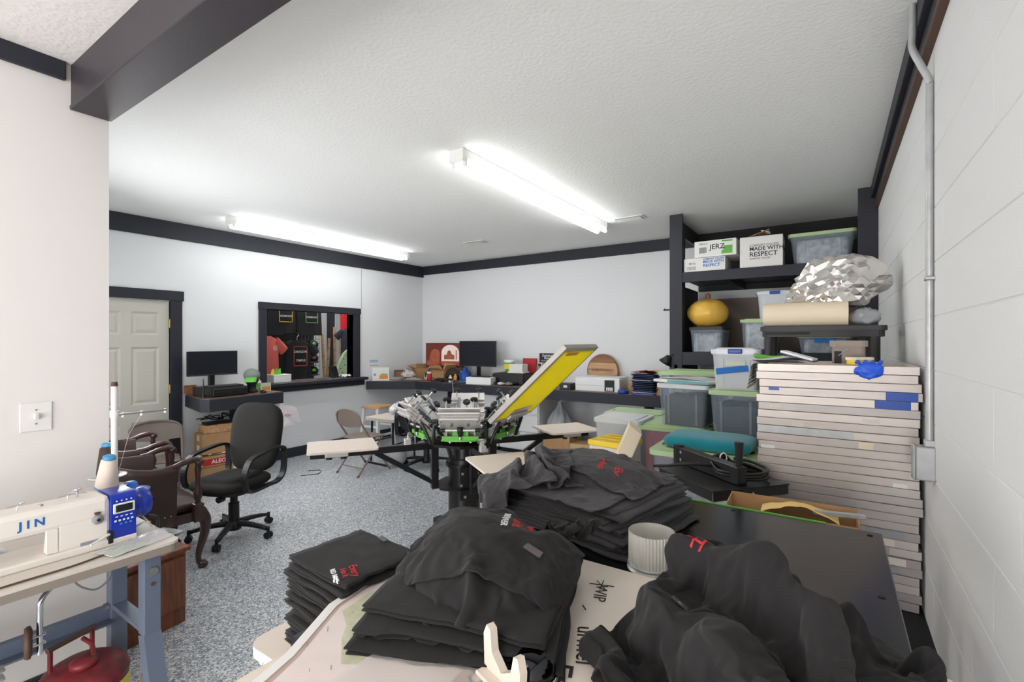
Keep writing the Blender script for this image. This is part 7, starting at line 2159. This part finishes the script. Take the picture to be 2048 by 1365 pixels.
GN, GT = 11, 0.0128
gray_objs = []
for i in range(GN):
    sh = (random.uniform(-0.015, 0.02), random.uniform(-0.015, 0.015), R(-14 + random.uniform(-5, 5)))
    sc_ = 1.0 - 0.010 * i
    def place(x, y, z, sh=sh, i=i):
        x, y = x * sc_, y * sc_
        X = -0.775 + sh[0] + x * math.cos(sh[2]) - y * math.sin(sh[2])
        Y = 1.66 + sh[1] + x * math.sin(sh[2]) + y * math.cos(sh[2])
        # middle of the heap is thicker than its edges
        r = max(abs(x) / 0.33, abs(y) / 0.29)
        w = 0.010 * nz(X * 7, Y * 7, 1.3) * (i / GN) + 0.006 * nz(X * 14, Y * 14, i * 0.25) * (i / GN)
        zz = ZL + 0.003 + i * GT * (1.05 - 0.28 * min(1.2, r) ** 4) + z + w + gray_h(X, Y)
        return (X, Y, zz)
    lab = ('lowest' if i == 0 else nth[i] + ' from the bottom') + ' charcoal folded shirt in the big heap'
    gray_objs.append(folded_shirt(lab, 'charcoal shirts in the big heap', M['tee_charcoal'], 0.62, 0.50, GT * 0.95, 5.7 * i + 2, place, 2, nx=34))

# folded base of the middle heap: two thick folded shirts, bends towards the camera
for i in range(3):
    def place(x, y, z, i=i):
        a = R(24 - 5 * i)
        x, y = x * (1 - 0.03 * i), y * (1 - 0.05 * i)
        droop = 0.010 * max(0.0, (-y / 0.2)) ** 3
        X = -0.70 + x * math.cos(a) - y * math.sin(a)
        Y = 0.905 + 0.012 * i + x * math.sin(a) + y * math.cos(a)
        return (X, Y, ZW + 0.004 + i * 0.026 * (1 - 0.25 * min(1, abs(x) / 0.22) ** 3) + z - droop * (1 if z > 0.004 else 0) + 0.004 * nz(X * 9, Y * 9, i))
    folded_shirt(('lowest', 'second from the bottom', 'third from the bottom')[i] + ' black folded shirt under the middle heap', 'folded black shirts under the middle heap', M['tee_black'], 0.44, 0.42, 0.026, 40 + 7.3 * i, place, 2 + (i == 1), nx=36)

# ------------------------------------------------------------------ crumpled shirts by cloth settling
_cols = []


def collider(mb, name='settle_form'):
    o = mb.build(name, M['black'])
    o.modifiers.new('collision', 'COLLISION')
    o.collision.thickness_outer = 0.003
    o.collision.thickness_inner = 0.05
    o.collision.cloth_friction = 60
    _cols.append(o)
    return o


def lump(c, s):
    return collider(MB().ball(c, 1.0, 20, 12, s))


def cloth_sheet(nx, ny, fn, mass=0.16, bend=0.08, stiff=18):
    vs = [fn(i / (nx - 1) - 0.5, j / (ny - 1) - 0.5) for i in range(nx) for j in range(ny)]
    fs = [(i * ny + j, (i + 1) * ny + j, (i + 1) * ny + j + 1, i * ny + j + 1) for i in range(nx - 1) for j in range(ny - 1)]
    me = bpy.data.meshes.new('shirt_cloth')
    me.from_pydata(vs, [], fs)
    me.update()
    o = bpy.data.objects.new('shirt_cloth', me)
    C.objects.link(o)
    c = o.modifiers.new('cloth', 'CLOTH')
    s = c.settings
    s.quality = 5
    s.mass = mass
    s.tension_stiffness = stiff
    s.compression_stiffness = stiff
    s.shear_stiffness = stiff * 0.3
    s.bending_stiffness = bend
    s.air_damping = 2.0
    k = c.collision_settings
    k.use_self_collision = True
    k.self_distance_min = 0.0045
    k.distance_min = 0.004
    k.collision_quality = 2
    k.self_friction = 15
    return o


def settle(objs, frames):
    for o in objs:
        o.modifiers['cloth'].point_cache.frame_start = 1
        o.modifiers['cloth'].point_cache.frame_end = frames + 1
    sc.frame_start, sc.frame_end = 1, frames + 1
    for f in range(1, frames + 1):
        sc.frame_set(f)
    dg = bpy.context.evaluated_depsgraph_get()
    out = []
    for o in objs:
        out.append(bpy.data.meshes.new_from_object(o.evaluated_get(dg)))
    for o in objs:
        bpy.data.objects.remove(o)
    return out


def as_shirt(me, label, group, m):
    o = bpy.data.objects.new('crumpled_shirt', me)
    me.name = 'crumpled_shirt'
    C.objects.link(o)
    me.materials.clear()
    me.materials.append(m)
    me.polygons.foreach_set('use_smooth', [True] * len(me.polygons))
    s = o.modifiers.new('smooth', 'SUBSURF')
    s.levels = 1
    s.render_levels = 2
    k = o.modifiers.new('thickness', 'SOLIDIFY')
    k.thickness = 0.003
    k.offset = -1
    tag(o, label, 'shirt', group)
    return o


def me_collider(me):
    o = bpy.data.objects.new('settle_form', me.copy())
    C.objects.link(o)
    o.modifiers.new('collision', 'COLLISION')
    o.collision.thickness_outer = 0.004
    o.collision.thickness_inner = 0.01
    o.collision.cloth_friction = 60
    _cols.append(o)


# forms: table, board, and the piles the loose shirts lie on
collider(MB().bx(-1.0, 0.14, 0.25, 2.06, 0.80, ZL))
collider(MB().bx(-1.0, 0.20, 0.25, 1.285, 0.90, ZW + 0.003))
collider(MB().prism([(-1.06, 1.42), (-0.56, 1.33), (-0.47, 1.88), (-0.98, 1.97)], 0.90, ZL + GN * GT - 0.004))
lump((-0.78, 1.70, 1.06), (0.24, 0.17, 0.085))
# middle pile
lump((-0.70, 0.93, 1.0), (0.19, 0.15, 0.085))
lump((-0.73, 0.95, 1.06), (0.13, 0.10, 0.075))
lump((-0.59, 1.06, 1.00), (0.09, 0.08, 0.07))
# right pile
lump((-0.235, 1.10, 0.98), (0.05, 0.045, 0.17))
lump((-0.14, 1.07, 0.98), (0.04, 0.04, 0.12))
lump((-0.285, 0.97, 0.97), (0.05, 0.05, 0.10))
lump((-0.16, 0.88, 0.97), (0.07, 0.06, 0.13))
lump((-0.03, 1.04, 0.96), (0.10, 0.07, 0.05))


def sheet(cx, cy, z, w, h, rz, corr=0.0, freq=30.0, tilt=0.0, tilt2=0.0, seed=0.0, nzamp=0.02):
    c, s = math.cos(rz), math.sin(rz)

    def fn(u, v):
        x, y = u * w, v * h
        zz = z + corr * math.sin(u * freq + 2.2 * nz(v * 4, seed)) + nzamp * nz(u * 5 + seed, v * 5) + tilt * u + tilt2 * v
        return (cx + x * c - y * s, cy + x * s + y * c, zz)
    return fn


p1 = [cloth_sheet(40, 40, sheet(-0.70, 0.91, 1.15, 0.42, 0.42, R(22), 0.026, 24, seed=1.0)),           # middle, lower
      cloth_sheet(40, 40, sheet(0.02, 1.00, 1.13, 0.46, 0.44, R(30), 0.014, 16, seed=2.0)),             # right, lower
      cloth_sheet(46, 46, sheet(-0.86, 1.67, 1.24, 0.66, 0.58, R(-12), 0.020, 18, seed=3.0))]           # charcoal, lower
r1 = settle(p1, 30)
for me in r1:
    me_collider(me)
p2 = [cloth_sheet(46, 44, sheet(-0.70, 0.975, 1.22, 0.49, 0.38, R(20), 0.012, 11, seed=4.0), bend=0.2),   # middle, top
      cloth_sheet(56, 56, sheet(-0.135, 0.975, 1.26, 0.40, 0.50, R(62), 0.055, 24, tilt=0.08, seed=5.0, nzamp=0.07)),  # right, top
      cloth_sheet(46, 46, sheet(-0.74, 1.72, 1.28, 0.50, 0.36, R(-10), 0.018, 14, seed=6.0), bend=0.2),  # charcoal, top
      cloth_sheet(34, 34, sheet(-0.93, 1.52, 1.30, 0.26, 0.34, R(40), 0.04, 26, tilt=0.1, seed=7.0)),    # charcoal sleeve
      cloth_sheet(26, 26, sheet(-0.555, 1.05, 1.22, 0.13, 0.15, R(-35), 0.02, 18, tilt=0.1, seed=8.0))]  # middle sleeve
r2 = settle(p2, 38)
for o in _cols:
    bpy.data.objects.remove(o)
sc.frame_set(1)
s_m1 = as_shirt(r1[0], 'black shirt spread at the bottom of the middle heap', 'loose black shirts', M['tee_black'])
s_r1 = as_shirt(r1[1], 'black shirt lying flat under the crumpled one by the wall', 'loose black shirts', M['tee_black'])
s_g1 = as_shirt(r1[2], 'charcoal shirt draped over the folded charcoal layers', 'loose charcoal shirts', M['tee_charcoal'])
s_m2 = as_shirt(r2[0], 'smooth black shirt with red and white print on the middle heap', 'loose black shirts', M['tee_black'])
s_r2 = as_shirt(r2[1], 'crumpled black shirt with red print heaped beside the duct collar', 'loose black shirts', M['tee_black'])
s_g2 = as_shirt(r2[2], 'charcoal shirt with red print on top of the big heap', 'loose charcoal shirts', M['tee_charcoal'])
s_g3 = as_shirt(r2[3], 'small crumpled charcoal shirt slumped at the heap edge', 'loose charcoal shirts', M['tee_charcoal'])
s_m3 = as_shirt(r2[4], 'small crumpled black sleeve bunch beside the middle heap', 'loose black shirts', M['tee_black'])
bpy.context.view_layer.update()
conform_text('Every', 0.034, (-0.625, 1.03), R(-62), [s_m2, s_m1], M['print_red'], s_m2)
conform_text('Has It', 0.034, (-0.655, 1.012), R(-62), [s_m2, s_m1], M['print_red'], s_m2)
conform_text('RED RIVER', 0.022, (-0.683, 1.0), R(-62), [s_m2, s_m1], M['print_white'], s_m2)
conform_text('Has', 0.04, (-0.285, 1.075), R(160), [s_r2, s_r1], M['print_red'], s_r2, search=0.04)
conform_text('Ev', 0.04, (-0.315, 1.02), R(150), [s_r2, s_r1], M['print_red'], s_r2, search=0.04)
conform_text('Has', 0.04, (-0.67, 1.60), R(-80), [s_g2, s_g1], M['print_red'], s_g2, search=0.015)
conform_text('Ev', 0.04, (-0.625, 1.61), R(-80), [s_g2, s_g1], M['print_red'], s_g2)


def cloth_tag(xy, rz, size, target, name, m, words=None):
    """woven label lying on a shirt"""
    dg = bpy.context.evaluated_depsgraph_get()
    h = BVHTree.FromObject(target, dg).ray_cast(Vector((xy[0], xy[1], 1.6)), Vector((0, 0, -1)))
    if h[0] is None:
        return
    n = h[1] if h[1].z > 0 else -h[1]
    q = n.to_track_quat('Z', 'Y').to_matrix() @ Matrix.Rotation(rz, 3, 'Z')
    o = MB().box(h[0] + n * 0.004, (size[0], size[1], 0.0015), rot=q).build(name, m, target)
    if words:
        for k, w in enumerate(words):
            tx = text_mesh('label_print', w, size[1] * 0.17, M['print_white'], o)
            tx.matrix_local = Matrix.Translation(h[0] + n * 0.0052 + q @ Vector((0, size[1] * (0.2 - 0.36 * k), 0))) @ q.to_4x4()


cloth_tag((-0.255, 0.985), R(60), (0.035, 0.022), s_r2, 'neck_label', M['tag'], ['MED'])
cloth_tag((-0.245, 0.845), R(-25), (0.055, 0.045), s_r2, 'care_label', M['tag'], ['COTTON', 'WASH COLD'])
cloth_tag((-0.58, 0.96), R(-50), (0.045, 0.018), s_m2, 'neck_label', M['tag'], None)
cloth_tag((-0.55, 1.46), R(-10), (0.02, 0.012), s_g1, 'size_label', M['paper'], None)
